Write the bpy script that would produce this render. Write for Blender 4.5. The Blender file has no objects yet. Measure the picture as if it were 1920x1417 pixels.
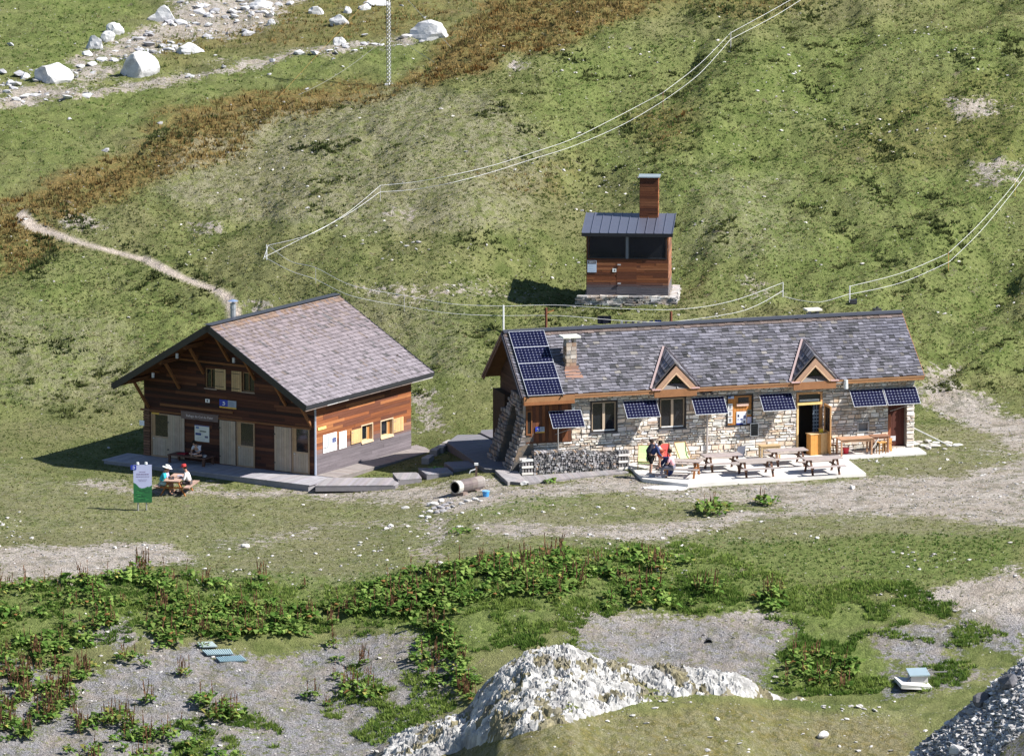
import bpy, bmesh, math, random
import numpy as np
from mathutils import Vector, Matrix

# ---------------------------------------------------------------- camera, sky, sun, exposure
R = math.radians
SC = bpy.context.scene
COL = SC.collection
F_PX, PITCH, DIST, LOCP = 12000.0, R(9.9), 300.0, R(10.6)
CAM = Vector((0.0, -DIST*math.cos(LOCP), DIST*math.sin(LOCP)))
cd = bpy.data.cameras.new('camera'); cam = bpy.data.objects.new('camera', cd); COL.objects.link(cam)
cd.sensor_width = 36.0; cd.lens = F_PX*36/1920; cd.clip_start = 5; cd.clip_end = 3000
cam.location = CAM; cam.rotation_euler = (R(90)-PITCH, 0, 0)
SC.camera = cam
SUN_AZ, SUN_EL = R(-16), R(43)
SUN = Vector((math.cos(SUN_EL)*math.cos(SUN_AZ), math.cos(SUN_EL)*math.sin(SUN_AZ), math.sin(SUN_EL)))
w = bpy.data.worlds.new('World'); SC.world = w; w.use_nodes = True
nt = w.node_tree; nt.nodes.clear()
sky = nt.nodes.new('ShaderNodeTexSky'); sky.sky_type = 'NISHITA'; sky.sun_disc = False
sky.sun_elevation = SUN_EL; sky.sun_rotation = math.atan2(SUN.x, SUN.y); sky.altitude = 2500; sky.dust_density = 0.6
bg = nt.nodes.new('ShaderNodeBackground'); bg.inputs[1].default_value = 0.08
wo = nt.nodes.new('ShaderNodeOutputWorld')
nt.links.new(sky.outputs[0], bg.inputs[0]); nt.links.new(bg.outputs[0], wo.inputs[0])
sl = bpy.data.lights.new('sun', 'SUN'); sl.energy = 5.0; sl.angle = R(0.53); sl.color = (1.0, 0.96, 0.90)
so = bpy.data.objects.new('sun', sl); COL.objects.link(so); so.location = (60, -30, 90)
so.rotation_euler = SUN.to_track_quat('Z', 'Y').to_euler()
SC.view_settings.view_transform = 'Standard'; SC.view_settings.look = 'None'
SC.view_settings.exposure = 1.0; SC.view_settings.gamma = 1
SC.render.film_transparent = False
SC.cycles.max_bounces = 5; SC.cycles.diffuse_bounces = 3

rnd = random.Random(7)
RNG = np.random.default_rng(11)
CP, SP = math.cos(PITCH), math.sin(PITCH)
def ray(u, v):
    a = (u-960)/F_PX; b = (708.5-v)/F_PX
    return Vector((a, CP + b*SP, -SP + b*CP))
def gp(u, v, z):
    d = ray(u, v); t = (z-CAM.z)/d.z
    return CAM + d*t
def proj(x, y, z):
    dx = x-CAM.x; dy = y-CAM.y; dz = z-CAM.z
    dep = dy*CP - dz*SP; up = dy*SP + dz*CP
    return 960 + F_PX*dx/dep, 708.5 - F_PX*up/dep

# ---------------------------------------------------------------- numpy noise
def _hash(ix, iy, s):
    h = (ix.astype(np.int64)*374761393 + iy.astype(np.int64)*668265263 + s*1274126177) & 0x7fffffff
    h = ((h ^ (h >> 13))*1103515245) & 0x7fffffff
    return ((h ^ (h >> 16)) & 0xffff)/65535.0
def vnoise(x, y, s=0):
    ix = np.floor(x); iy = np.floor(y); fx = x-ix; fy = y-iy
    ux = fx*fx*fx*(fx*(fx*6-15)+10); uy = fy*fy*fy*(fy*(fy*6-15)+10)
    a = _hash(ix, iy, s); b = _hash(ix+1, iy, s); c = _hash(ix, iy+1, s); d = _hash(ix+1, iy+1, s)
    return (a*(1-ux)+b*ux)*(1-uy) + (c*(1-ux)+d*ux)*uy
def fbm(x, y, scale, octs=4, s=0, gain=0.5):
    x = np.asarray(x, float)/scale; y = np.asarray(y, float)/scale; r = 0; a = 1; t = 0
    for o in range(octs):
        cx, sx_ = math.cos(0.6*o+0.3), math.sin(0.6*o+0.3)
        r = r + a*(vnoise(x*cx-y*sx_+17*o, x*sx_+y*cx+31*o, s+o)*2-1); t += a; a *= gain
        x = x*2.03; y = y*2.03
    return r/t
def sstep(a, b, x):
    t = np.clip((x-a)/(b-a), 0, 1); return t*t*(3-2*t)
def softplus(t, k): return k*np.logaddexp(0, t/k)
def smax(a, b, k): return b + softplus(a-b, k)
def smin(a, b, k): return -smax(-a, -b, k)

# ---------------------------------------------------------------- terrain height
def hF(x, y):
    y0 = np.interp(x, [-40, -24, -18, -13, -8, -3, 3, 8, 14, 20, 40], [11.5, 11.5, 12, 12.5, 10, 7.5, 8.5, 10.5, 12.5, 14, 17])
    zb = np.interp(x, [-14, -7, -4, -1.5, 1], [-.76, -.74, -.60, -.25, -.10])
    zb = zb - .07*sstep(-1.5, -6.5, y)*sstep(-6, 2, x) - .15*sstep(1, -5, y)*sstep(-4, -9, x)
    return zb + 0.31*softplus(y-y0, 1.3)
_cu = [-700, -300, 0, 60, 130, 230, 290, 330, 420, 520, 640, 730, 760, 800, 860, 930, 1000, 1100, 1300]
_cv = [640, 520, 405, 372, 335, 300, 240, 212, 192, 177, 166, 160, 140, 112, 62, 0, -60, -140, -260]
_cx = []; _cy = []
for u_, v_ in zip(_cu, _cv):
    d_ = ray(u_, v_); tt = np.linspace(270, 480, 2200)
    X_ = CAM.x+d_.x*tt; Y_ = CAM.y+d_.y*tt; Z_ = CAM.z+d_.z*tt
    k_ = np.argmax(Z_ < hF(X_, Y_)); _cx.append(X_[k_]); _cy.append(Y_[k_])
def ycrest(x): return np.interp(x, _cx, _cy)
_ru = [200, 400, 600, 690, 720, 870, 905, 940, 985, 1025, 1065, 1130, 1190, 1250, 1380, 1440, 1560, 1700, 1800, 1960, 2300]
_rv = [1560, 1500, 1440, 1410, 1388, 1332, 1290, 1252, 1222, 1216, 1214, 1244, 1250, 1254, 1268, 1300, 1314, 1326, 1332, 1335, 1340]
_rx = []; _rz = []
YR = -46.0
for u_, v_ in zip(_ru, _rv):
    d_ = ray(u_, v_); t_ = (YR-CAM.y)/d_.y; p_ = CAM+d_*t_; _rx.append(p_.x); _rz.append(p_.z)
_su = [1560, 1640, 1700, 1750, 1800, 1840, 1870, 1920, 2050, 2400]; _sv = [1560, 1480, 1422, 1375, 1330, 1306, 1275, 1238, 1200, 1230]
_sx = []; _sz = []
YS = -54.0
for u_, v_ in zip(_su, _sv):
    d_ = ray(u_, v_); t_ = (YS-CAM.y)/d_.y; p_ = CAM+d_*t_; _sx.append(p_.x); _sz.append(p_.z)
PADS = []
def base_h(x, y):
    x = np.asarray(x, float); y = np.asarray(y, float)
    yc = ycrest(x); f = hF(x, y); zc = hF(x, yc)
    g = smin(f, zc-.5*(y-yc), .35)
    far = 1.1 + .063*(y-70) + 1.2*fbm(x, y, 30, 3, 5)
    z = np.where(y > 15, smax(g, far, .5), f)
    yb = -23.5 + 1.5*fbm(x, x*0, 9, 2, 3)
    bank = z - .3*softplus(yb-y, 1.2)
    fl = np.interp(x, [-30, 5, 12, 22], [-5.6, -5.1, -4.0, -3.6])
    bank = smax(bank, fl, .4)
    rz = np.interp(x, _rx, _rz); ridge = smin(rz-.27*(YR-y), rz-.95*(y-YR), .12)
    z = np.where(y < -18, smax(bank, ridge, .12), z)
    sz = np.interp(x, _sx, _sz); sc = smin(sz-.35*(YS-y), sz-1.0*(y-YS), .1)
    z = np.where(y < -44, smax(z, np.maximum(sc, -30), .1), z)
    for px_, py_, pz_, pr_ in PADS:
        k = sstep(pr_*2.2, pr_, np.hypot(x-px_, y-py_)); z = z*(1-k)+(pz_+.13*np.maximum(y-py_+1.5, 0))*k
    return np.maximum(z, -12+0*z)
def flat_mask(x, y):          # 0 on built-up ground, 1 on open ground
    def box(cx, cy, ax, ay, a):
        c, s = math.cos(a), math.sin(a); lx = (x-cx)*c+(y-cy)*s; ly = -(x-cx)*s+(y-cy)*c
        return np.maximum(np.abs(lx)-ax, np.abs(ly)-ay)
    d = np.minimum(box(-11.5, 3.2, 7.5, 7.0, R(-32)), box(9.8, 1.0, 12.5, 5.5, R(17)))
    d = np.minimum(d, box(-3.5, 0, 5, 4, 0))
    return sstep(-.5, 3, d)
def height(x, y):
    x = np.asarray(x, float); y = np.asarray(y, float)
    z = base_h(x, y); m = flat_mask(x, y)
    slope = sstep(8, 18, y)
    n = .8*fbm(x, y, 9, 3, 21)*slope
    h1 = fbm(x, y*.8, 2.6, 5, 33, .6)
    n = n + (.05+.34*slope*sstep(190, 90, y))*h1
    n = n + (.035+.13*slope)*fbm(x, y, .8, 3, 47, .6)
    rg = np.clip(1-np.abs(fbm(x*.7, y, 6, 3, 61))*3.2, 0, 1)*slope
    n = n - .35*rg**2*sstep(0, .35, fbm(x, y, 13, 2, 71))
    n = n + slope*(1.3*np.exp(-((x+10)/6.5)**2-((y-29)/9)**2) - 1.5*np.exp(-((x-4-.12*(y-35))/3.6)**2-((y-40)/14)**2))
    fold = (1-np.abs(fbm(x-.35*y, y*.55+.3*x, 8.5, 4, 91, .5))*2.6)*sstep(3, 12, x)*slope
    n = n + .75*fold - .16*np.clip(1-np.abs(fbm(x*.8, y*1.1, 3.0, 3, 95))*5, 0, 1)*slope*sstep(-.1, .3, fbm(x, y, 10, 2, 97))
    near = sstep(-20, -30, y)
    n = n + near*(.24*fbm(x, y, 2.2, 5, 81, .6)+.05*fbm(x, y, .6, 2, 83))
    return z + n*m
def G(u, v, dz=0.0):          # the point of the ground seen at a pixel
    d = ray(u, v); tt = np.linspace(215, 620, 8000)
    X = CAM.x+d.x*tt; Y = CAM.y+d.y*tt; Z = CAM.z+d.z*tt
    k = int(np.argmax(Z < height(X, Y)+dz)); k = max(k, 1)
    return Vector((float(X[k]), float(Y[k]), float(height(X[k], Y[k]))))
OB = G(1100, 562); PADS.append((OB.x+.3, OB.y+1.6, OB.z-.27, 3.8))
def gz(x, y): return float(height(np.array([x]), np.array([y]))[0])

# ---------------------------------------------------------------- object helpers
def tag(o, label=None, cat=None, group=None, kind=None):
    if label: o['label'] = label
    if cat: o['category'] = cat
    if group: o['group'] = group
    if kind: o['kind'] = kind
    return o
def thing(name, label, cat, loc=(0, 0, 0), rz=0.0, group=None):
    o = bpy.data.objects.new(name, None); COL.objects.link(o); o.empty_display_size = .3
    o.location = loc; o.rotation_euler = (0, 0, rz); return tag(o, label, cat, group)
def copy_tree(o, parent=None):
    c = o.copy(); COL.objects.link(c)
    if parent is not None: c.parent = parent
    for ch in [k for k in bpy.data.objects if k.parent == o]: copy_tree(ch, c)
    return c
class MB:
    def __init__(s, col=(.5, .5, .5)): s.v = []; s.f = []; s.c = []; s.col = col
    def face(s, pts, col=None):
        n = len(s.v); s.v += [tuple(p) for p in pts]; s.f.append(tuple(range(n, n+len(pts)))); s.c.append(col or s.col)
    def add(s, pts, faces, col=None):
        n = len(s.v); s.v += [tuple(p) for p in pts]
        for f in faces: s.f.append(tuple(n+i for i in f)); s.c.append(col or s.col)
    def box(s, c, size, col=None, M=None, jit=0.0):      # centre, full size
        x, y, z = size[0]/2, size[1]/2, size[2]/2
        P = [Vector((a*x, b*y, e*z)) for e in (-1, 1) for b in (-1, 1) for a in (-1, 1)]
        if jit: P = [p+Vector((rnd.uniform(-jit, jit), rnd.uniform(-jit, jit), rnd.uniform(-jit, jit))) for p in P]
        if M is not None: P = [M @ p for p in P]
        P = [p+Vector(c) for p in P]
        s.add(P, [(0, 2, 3, 1), (4, 5, 7, 6), (0, 1, 5, 4), (2, 6, 7, 3), (0, 4, 6, 2), (1, 3, 7, 5)], col)
    def bb(s, x0, x1, y0, y1, z0, z1, col=None): s.box(((x0+x1)/2, (y0+y1)/2, (z0+z1)/2), (x1-x0, y1-y0, z1-z0), col)
    def beam(s, a, b, w_, h_, col=None, up=(0, 0, 1)):
        a = Vector(a); b = Vector(b); d = (b-a); L = d.length; d.normalize()
        r = d.cross(Vector(up)); r = r.normalized() if r.length > 1e-5 else Vector((1, 0, 0)); n = r.cross(d)
        M = Matrix((r, d, n)).transposed()
        s.box((a+b)/2, (w_, L, h_), col, M)
    def tube(s, a, b, r0, r1=None, n=8, col=None, caps=True):
        r1 = r0 if r1 is None else r1
        a = Vector(a); b = Vector(b); d = (b-a).normalized()
        q = d.to_track_quat('Z', 'Y'); k = len(s.v)
        for p, r in ((a, r0), (b, r1)):
            for i in range(n):
                t = 2*math.pi*i/n; s.v.append(tuple(p + q @ Vector((r*math.cos(t), r*math.sin(t), 0))))
        for i in range(n):
            j = (i+1) % n; s.f.append((k+i, k+j, k+n+j, k+n+i)); s.c.append(col or s.col)
        if caps:
            s.f.append(tuple(k+i for i in reversed(range(n)))); s.c.append(col or s.col)
            s.f.append(tuple(k+n+i for i in range(n))); s.c.append(col or s.col)
    def poly(s, pts, n, th, col=None):      # planar outline pts thickened by th along -n
        n = Vector(n).normalized(); A = [Vector(p) for p in pts]; B = [p-n*th for p in A]; m = len(A)
        s.add(A+B, [tuple(range(m)), tuple(range(2*m-1, m-1, -1))] + [(i, i+m, (i+1) % m+m, (i+1) % m) for i in range(m)], col)
    def rock(s, c, r, col=None, sq=(1, 1, .6), seed=0, sub=1, rough=.25):
        rr = random.Random(seed); bm = bmesh.new(); bmesh.ops.create_icosphere(bm, subdivisions=sub, radius=1)
        a = rr.uniform(0, 6.3); ca, sa = math.cos(a), math.sin(a); P = []
        ph = [(Vector((rr.gauss(0, 1), rr.gauss(0, 1), rr.gauss(0, 1))).normalized(), rr.uniform(.55, .9)) for _ in range(9)]
        for v in bm.verts:
            p = v.co.copy()
            for n_, o_ in ph:
                d_ = p.dot(n_)-o_
                if d_ > 0: p -= n_*d_
            p *= 1+rr.uniform(-rough, rough)*.5
            p = Vector((p.x*sq[0], p.y*sq[1], p.z*sq[2]))*r
            P.append(Vector((p.x*ca-p.y*sa, p.x*sa+p.y*ca, p.z))+Vector(c))
        s.add(P, [tuple(v.index for v in f.verts) for f in bm.faces], col); bm.free()
    def build(s, name, mat, parent=None, smooth=False, loc=None, rz=None):
        me = bpy.data.meshes.new(name); me.from_pydata(s.v, [], s.f)
        ca = me.color_attributes.new('col', 'FLOAT_COLOR', 'CORNER')
        cnt = np.array([len(f) for f in s.f]); cc = np.array([tuple(c)[:3] for c in s.c], float).reshape(-1, 3)
        arr = np.ones((cnt.sum(), 4), np.float32); arr[:, :3] = np.repeat(cc, cnt, axis=0)
        ca.data.foreach_set('color', arr.ravel())
        bm = bmesh.new(); bm.from_mesh(me); bmesh.ops.recalc_face_normals(bm, faces=bm.faces); bm.to_mesh(me); bm.free()
        if smooth: me.polygons.foreach_set('use_smooth', [True]*len(me.polygons))
        me.materials.append(mat); me.update()
        o = bpy.data.objects.new(name, me); COL.objects.link(o)
        if parent is not None: o.parent = parent
        if loc is not None: o.location = loc
        if rz is not None: o.rotation_euler = (0, 0, rz)
        return o

# ---------------------------------------------------------------- materials
class NT:
    def __init__(s, name):
        s.m = bpy.data.materials.new(name); s.m.use_nodes = True; s.t = s.m.node_tree; s.t.nodes.clear()
        s.out = s.n('ShaderNodeOutputMaterial'); s.b = s.n('ShaderNodeBsdfPrincipled'); s.l(s.b.outputs[0], s.out.inputs[0])
        s.b.inputs['Specular IOR Level'].default_value = .25
    def n(s, k, **kw):
        q = s.t.nodes.new(k)
        for a, b in kw.items(): setattr(q, a, b)
        return q
    def l(s, a, b): s.t.links.new(a, b)
    def val(s, x, sock):
        if hasattr(x, 'default_value') and hasattr(x, 'is_linked') or isinstance(x, bpy.types.NodeSocket): s.l(x, sock)
        else: sock.default_value = x
    def coord(s, scale=(1, 1, 1), rot=(0, 0, 0)):
        tc = s.n('ShaderNodeTexCoord'); mp = s.n('ShaderNodeMapping'); mp.inputs['Scale'].default_value = scale
        mp.inputs['Rotation'].default_value = rot; s.l(tc.outputs['Object'], mp.inputs[0]); return mp.outputs[0]
    def noise(s, vec, scale, detail=4, rough=.6, dist=0):
        q = s.n('ShaderNodeTexNoise'); q.inputs['Scale'].default_value = scale; q.inputs['Detail'].default_value = detail
        q.inputs['Roughness'].default_value = rough; q.inputs['Distortion'].default_value = dist; s.l(vec, q.inputs['Vector']); return q.outputs['Fac']
    def ramp(s, fac, stops):
        q = s.n('ShaderNodeValToRGB'); e = q.color_ramp.elements
        while len(e) < len(stops): e.new(.5)
        for el, (p, c) in zip(e, stops):
            el.position = p; el.color = (c, c, c, 1) if isinstance(c, (int, float)) else (*c, 1)
        s.l(fac, q.inputs[0]); return q.outputs[0]
    def mix(s, fac, a, b, mode='MIX'):
        q = s.n('ShaderNodeMix', data_type='RGBA', blend_type=mode)
        s.val(fac, q.inputs[0])
        for x, i in ((a, 6), (b, 7)):
            if isinstance(x, bpy.types.NodeSocket): s.l(x, q.inputs[i])
            else: q.inputs[i].default_value = (x, x, x, 1) if isinstance(x, (int, float)) else (*x, 1)
        return q.outputs[2]
    def math(s, op, a, b=0.0, clamp=False):
        q = s.n('ShaderNodeMath', operation=op, use_clamp=clamp); s.val(a, q.inputs[0]); s.val(b, q.inputs[1]); return q.outputs[0]
    def bump(s, h, strength=.5, dist=.05):
        q = s.n('ShaderNodeBump'); q.inputs['Strength'].default_value = strength; q.inputs['Distance'].default_value = dist
        s.l(h, q.inputs['Height']); s.l(q.outputs[0], s.b.inputs['Normal'])
def vmat(name, rough=.75, nscale=6, namt=.35, stretch=(1, 1, 1), bump=.3, bd=.01, spec=.25, metal=0.0, fine=40, tint=None):
    """surface whose base colour is stored per face, broken up by noise"""
    m = NT(name); at = m.n('ShaderNodeVertexColor', layer_name='col'); co = m.coord(stretch)
    n1 = m.noise(co, nscale, 5, .65); n2 = m.noise(co, fine, 3, .6)
    k = m.math('ADD', m.math('MULTIPLY', n1, namt*1.3), m.math('MULTIPLY', n2, namt*.7))
    k = m.math('ADD', k, 1-namt)
    c = m.mix(1.0, at.outputs[0], m.mix(0.0, k, k), 'MULTIPLY')
    if tint:
        t = m.ramp(m.noise(co, tint[1], 4, .6), [(.48, 0), (.68, 1)]); c = m.mix(m.math('MULTIPLY', t, tint[2]), c, tint[0])
    m.l(c, m.b.inputs['Base Color']); m.b.inputs['Roughness'].default_value = rough; m.b.inputs['Metallic'].default_value = metal
    m.b.inputs['Specular IOR Level'].default_value = spec
    if bump: m.bump(k, bump, bd)
    return m.m
M = {}
M['wood'] = vmat('weathered_wood', .8, 3, .5, (1, 1, 1), .4, .01)
M['wood_x'] = vmat('plank_wood', .75, 2.2, .75, (.35, .35, 5), .5, .012, fine=14)
M['paint'] = vmat('painted_surface', .45, 4, .12, bump=.05, spec=.4)
M['shingle'] = vmat('wood_shingle', .8, 5, .4, (1, 1, 1), .5, .012)
M['slate'] = vmat('stone_slate', .55, 5, .4, (1, 1, 1), .5, .012, spec=.5)
M['stone'] = vmat('rubble_stone', .85, 7, .45, (1, 1, 1), .7, .03, tint=((.34, .22, .12), 2.2, .55))
M['metal'] = vmat('dull_metal', .4, 3, .2, bump=.05, spec=.5, metal=.3)
M['concrete'] = vmat('concrete', .85, 1.1, .38, bump=.3, bd=.01)
M['cloth'] = vmat('fabric', .9, 14, .3, bump=.5, bd=.01, spec=.1)
M['skin'] = vmat('skin', .6, 20, .12, bump=.1, spec=.3)
M['leaf'] = vmat('broad_leaf', .6, 2, .3, bump=.2, spec=.2)
M['rockm'] = vmat('limestone', .9, 2.0, .45, (1, 1, 1.6), .9, .06, fine=14, tint=((.20, .19, .2), 1.3, .5))
M['tape'] = vmat('white_tape', .6, 5, .05, bump=0)
def leafmat(name, tr):
    m = NT(name); at = m.n('ShaderNodeVertexColor', layer_name='col'); d = m.n('ShaderNodeBsdfDiffuse'); t = m.n('ShaderNodeBsdfTranslucent'); x = m.n('ShaderNodeMixShader'); x.inputs[0].default_value = tr
    k = m.ramp(m.noise(m.coord(), 3, 3), [(.3, .85), (.7, 1.15)]); c = m.mix(1.0, at.outputs[0], k, 'MULTIPLY')
    m.l(c, d.inputs[0]); m.l(c, t.inputs[0]); m.l(d.outputs[0], x.inputs[1]); m.l(t.outputs[0], x.inputs[2]); m.l(x.outputs[0], m.out.inputs[0]); return m.m
M['leaf'] = leafmat('broad_leaf', .35)
g_ = NT('window_glass'); g_.b.inputs['Base Color'].default_value = (.012, .014, .018, 1); g_.b.inputs['Roughness'].default_value = .08
g_.b.inputs['Specular IOR Level'].default_value = .6; M['glass'] = g_.m
p_ = NT('solar_cells'); at_ = p_.n('ShaderNodeVertexColor', layer_name='col'); p_.l(at_.outputs[0], p_.b.inputs['Base Color'])
p_.b.inputs['Roughness'].default_value = .3; p_.b.inputs['Specular IOR Level'].default_value = .08; M['solar'] = p_.m
# ---------------------------------------------------------------- ground zones (where each soil and grass lies)
def sdf_poly(px, py, pts):
    pts = np.array(pts, float); n = len(pts); d = np.full(px.shape, 1e9); ins = np.zeros(px.shape, bool)
    for i in range(n):
        ax, ay = pts[i]; bx, by = pts[(i+1) % n]; ex, ey = bx-ax, by-ay
        t = np.clip(((px-ax)*ex+(py-ay)*ey)/(ex*ex+ey*ey+1e-9), 0, 1)
        d = np.minimum(d, np.hypot(px-ax-t*ex, py-ay-t*ey))
        c = ((ay > py) != (by > py)) & (px < (bx-ax)*(py-ay)/(by-ay+1e-12)+ax); ins ^= c
    return np.where(ins, d, -d)
GRAVEL = [
 ([(1720, 690), (1770, 700), (1850, 760), (1940, 790), (1940, 870), (1830, 815), (1760, 790), (1730, 745)], 1.0),
 ([(1940, 860), (1940, 990), (1750, 975), (1560, 965), (1400, 990), (1230, 1020), (1050, 1003), (900, 1010), (860, 990), (980, 975), (1200, 985), (1380, 960), (1560, 945), (1700, 930), (1800, 880)], .85),
 ([(600, 918), (740, 912), (820, 905), (930, 893), (960, 912), (1180, 886), (1240, 908), (1300, 920), (1500, 905), (1620, 890), (1940, 890), (1940, 960), (1560, 960), (1480, 940), (1300, 930), (1130, 925), (980, 935), (900, 945), (850, 955), (760, 935), (640, 932)], .95),
 ([(-30, 1030), (150, 1020), (345, 1020), (330, 1045), (130, 1085), (-30, 1100)], 1.0),
 ([(160, 900), (230, 900), (420, 903), (590, 918), (760, 925), (620, 940), (400, 925), (200, 915)], .8),
 ([(800, 965), (835, 972), (805, 1060), (775, 1060)], .8),
 ([(430, 1015), (800, 960), (820, 975), (600, 1010), (440, 1035)], .45),
 ([(-30, 1215), (150, 1265), (300, 1210), (500, 1230), (640, 1190), (740, 1170), (880, 1250), (890, 1300), (860, 1340), (760, 1380), (700, 1440), (-30, 1440)], .74),
 ([(160, 1180), (260, 1165), (300, 1190), (240, 1215)], .8),
 ([(1080, 1130), (1180, 1135), (1300, 1150), (1480, 1150), (1520, 1170), (1490, 1230), (1450, 1290), (1380, 1275), (1250, 1260), (1150, 1240), (1100, 1180)], .76),
 ([(1640, 1190), (1770, 1155), (1850, 1190), (1800, 1250), (1680, 1250)], .8),
 ([(1700, 1105), (1860, 1075), (1940, 1060), (1940, 1230), (1840, 1200), (1790, 1140)], .95),
 ([(1620, 1270), (1760, 1240), (1900, 1250), (1800, 1300), (1650, 1310)], .6),
 ([(1370, 520), (1440, 520), (1460, 560), (1400, 560)], .45), ([(880, 525), (990, 560), (700, 560), (640, 530)], .45),
 ([(440, 560), (520, 575), (520, 600), (440, 600)], .9), ([(770, 745), (830, 740), (850, 800), (775, 810)], .7),
 ([(1770, 200), (1850, 180), (1860, 215), (1790, 230)], 1.0), ([(1840, 310), (1880, 310), (1885, 340), (1842, 342)], 1.0),
 ([(950, 118), (985, 120), (985, 132), (945, 130)], 1.0), ([(120, 398), (165, 402), (160, 425), (95, 425)], 1.0), ([(390, 425), (440, 425), (440, 438), (395, 438)], .9),
 ([(720, 385), (745, 385), (745, 405), (715, 405)], .8),
 ([(-30, 178), (120, 168), (250, 150), (420, 122), (560, 98), (640, 85), (760, 70), (760, 84), (640, 100), (420, 135), (250, 165), (100, 190), (-30, 200)], 1.0),
 ([(120, 135), (250, 60), (330, 10), (420, -20), (640, -20), (520, 30), (430, 60), (330, 95), (240, 115), (140, 160)], .8),
]
BROWN = [
 ([(30, 385), (90, 340), (230, 285), (330, 200), (520, 165), (730, 150), (765, 168), (620, 205), (480, 240), (420, 310), (320, 350), (200, 385), (100, 410), (60, 405)], 1.0),
 ([(740, 165), (930, -30), (1300, -30), (1180, 40), (1060, 90), (940, 110), (830, 155), (800, 172)], 1.0),
 ([(-30, 375), (40, 370), (70, 410), (120, 460), (60, 490), (-30, 520)], .9),
 ([(250, 65), (640, -20), (940, -20), (800, 60), (500, 90), (300, 120)], .5),
 ([(880, 330), (1100, 280), (1080, 370), (940, 375)], .45), ([(1180, 220), (1290, 200), (1270, 270), (1190, 270)], .5),
 ([(1520, 250), (1760, 160), (1900, 130), (1900, 300), (1640, 330)], .28),
 ([(840, 1380), (1100, 1330), (1400, 1320), (1700, 1340), (1720, 1440), (800, 1440)], .5),
 ([(1000, -30), (1600, -30), (1500, 30), (1200, 30)], .45),
]
GREYV = [
 ([(1560, 840), (1940, 780), (1940, 1000), (1200, 1010), (850, 1000), (900, 930), (1300, 915)], .8),   # thin, stony turf
 ([(330, 250), (560, 200), (760, 165), (960, 200), (1060, 300), (960, 430), (700, 440), (500, 420), (330, 380)], .9),
 ([(560, 560), (900, 560), (900, 720), (800, 700), (640, 580)], .5),
 ([(-30, 560), (200, 600), (260, 700), (200, 760), (-30, 740)], .6),
 ([(1300, 300), (1500, 330), (1480, 480), (1300, 480)], .5),
 ([(-30, 860), (200, 900), (900, 930), (800, 1000), (-30, 1000)], .6),
 ([(-30, 940), (500, 950), (800, 1000), (700, 1080), (400, 1100), (300, 1020), (-30, 1010)], .6),
 ([(850, 940), (1250, 950), (1600, 980), (1300, 1040), (850, 1060)], .6),
 ([(1580, 860), (1920, 840), (1920, 900), (1600, 920)], .7),
 ([(900, 1330), (1700, 1330), (1720, 1440), (800, 1440)], .6),
]
LUSH = [
 ([(1040, 100), (1500, 60), (1920, 60), (1920, 700), (1740, 690), (1700, 590), (1300, 560), (1250, 380), (1050, 250)], .55),
 ([(-30, 430), (150, 480), (420, 560), (400, 620), (200, 700), (-30, 760)], .45),
 ([(-30, 200), (400, 140), (760, 85), (740, 150), (330, 200), (100, 330), (-30, 360)], .5), ([(-30, -30), (330, -30), (120, 130), (-30, 150)], .6),
 ([(1250, 1010), (1920, 990), (1920, 1060), (1700, 1100), (1500, 1090), (1300, 1080)], .8),
 ([(-30, 1110), (250, 1070), (450, 1080), (700, 1070), (900, 1040), (1200, 1020), (1500, 1100), (1780, 1130), (1620, 1180), (1480, 1160), (1100, 1130), (860, 1230), (720, 1170), (300, 1190), (-30, 1240)], 1.0),
 ([(1480, 1170), (1640, 1180), (1680, 1260), (1600, 1310), (1460, 1290)], 1.0),
 ([(760, 1240), (870, 1250), (880, 1330), (800, 1330)], .9), ([(330, 1340), (500, 1330), (560, 1380), (300, 1440), (150, 1440)], .7),
 ([(600, 1000), (760, 560), (900, 560), (920, 700), (780, 840)], .3), ([(860, 930), (1100, 920), (1100, 950), (900, 970)], .7), ([(1280, 920), (1560, 900), (1560, 965), (1300, 975)], .5),
]
PATH = [(-12, 374, 10), (16, 384, 13), (40, 400, 16), (60, 425, 18), (110, 442, 13), (180, 464, 8), (250, 482, 8), (275, 488, 14), (310, 506, 16), (350, 524, 10), (408, 545, 12), (428, 560, 16), (438, 585, 18), (440, 610, 20)]
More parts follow.
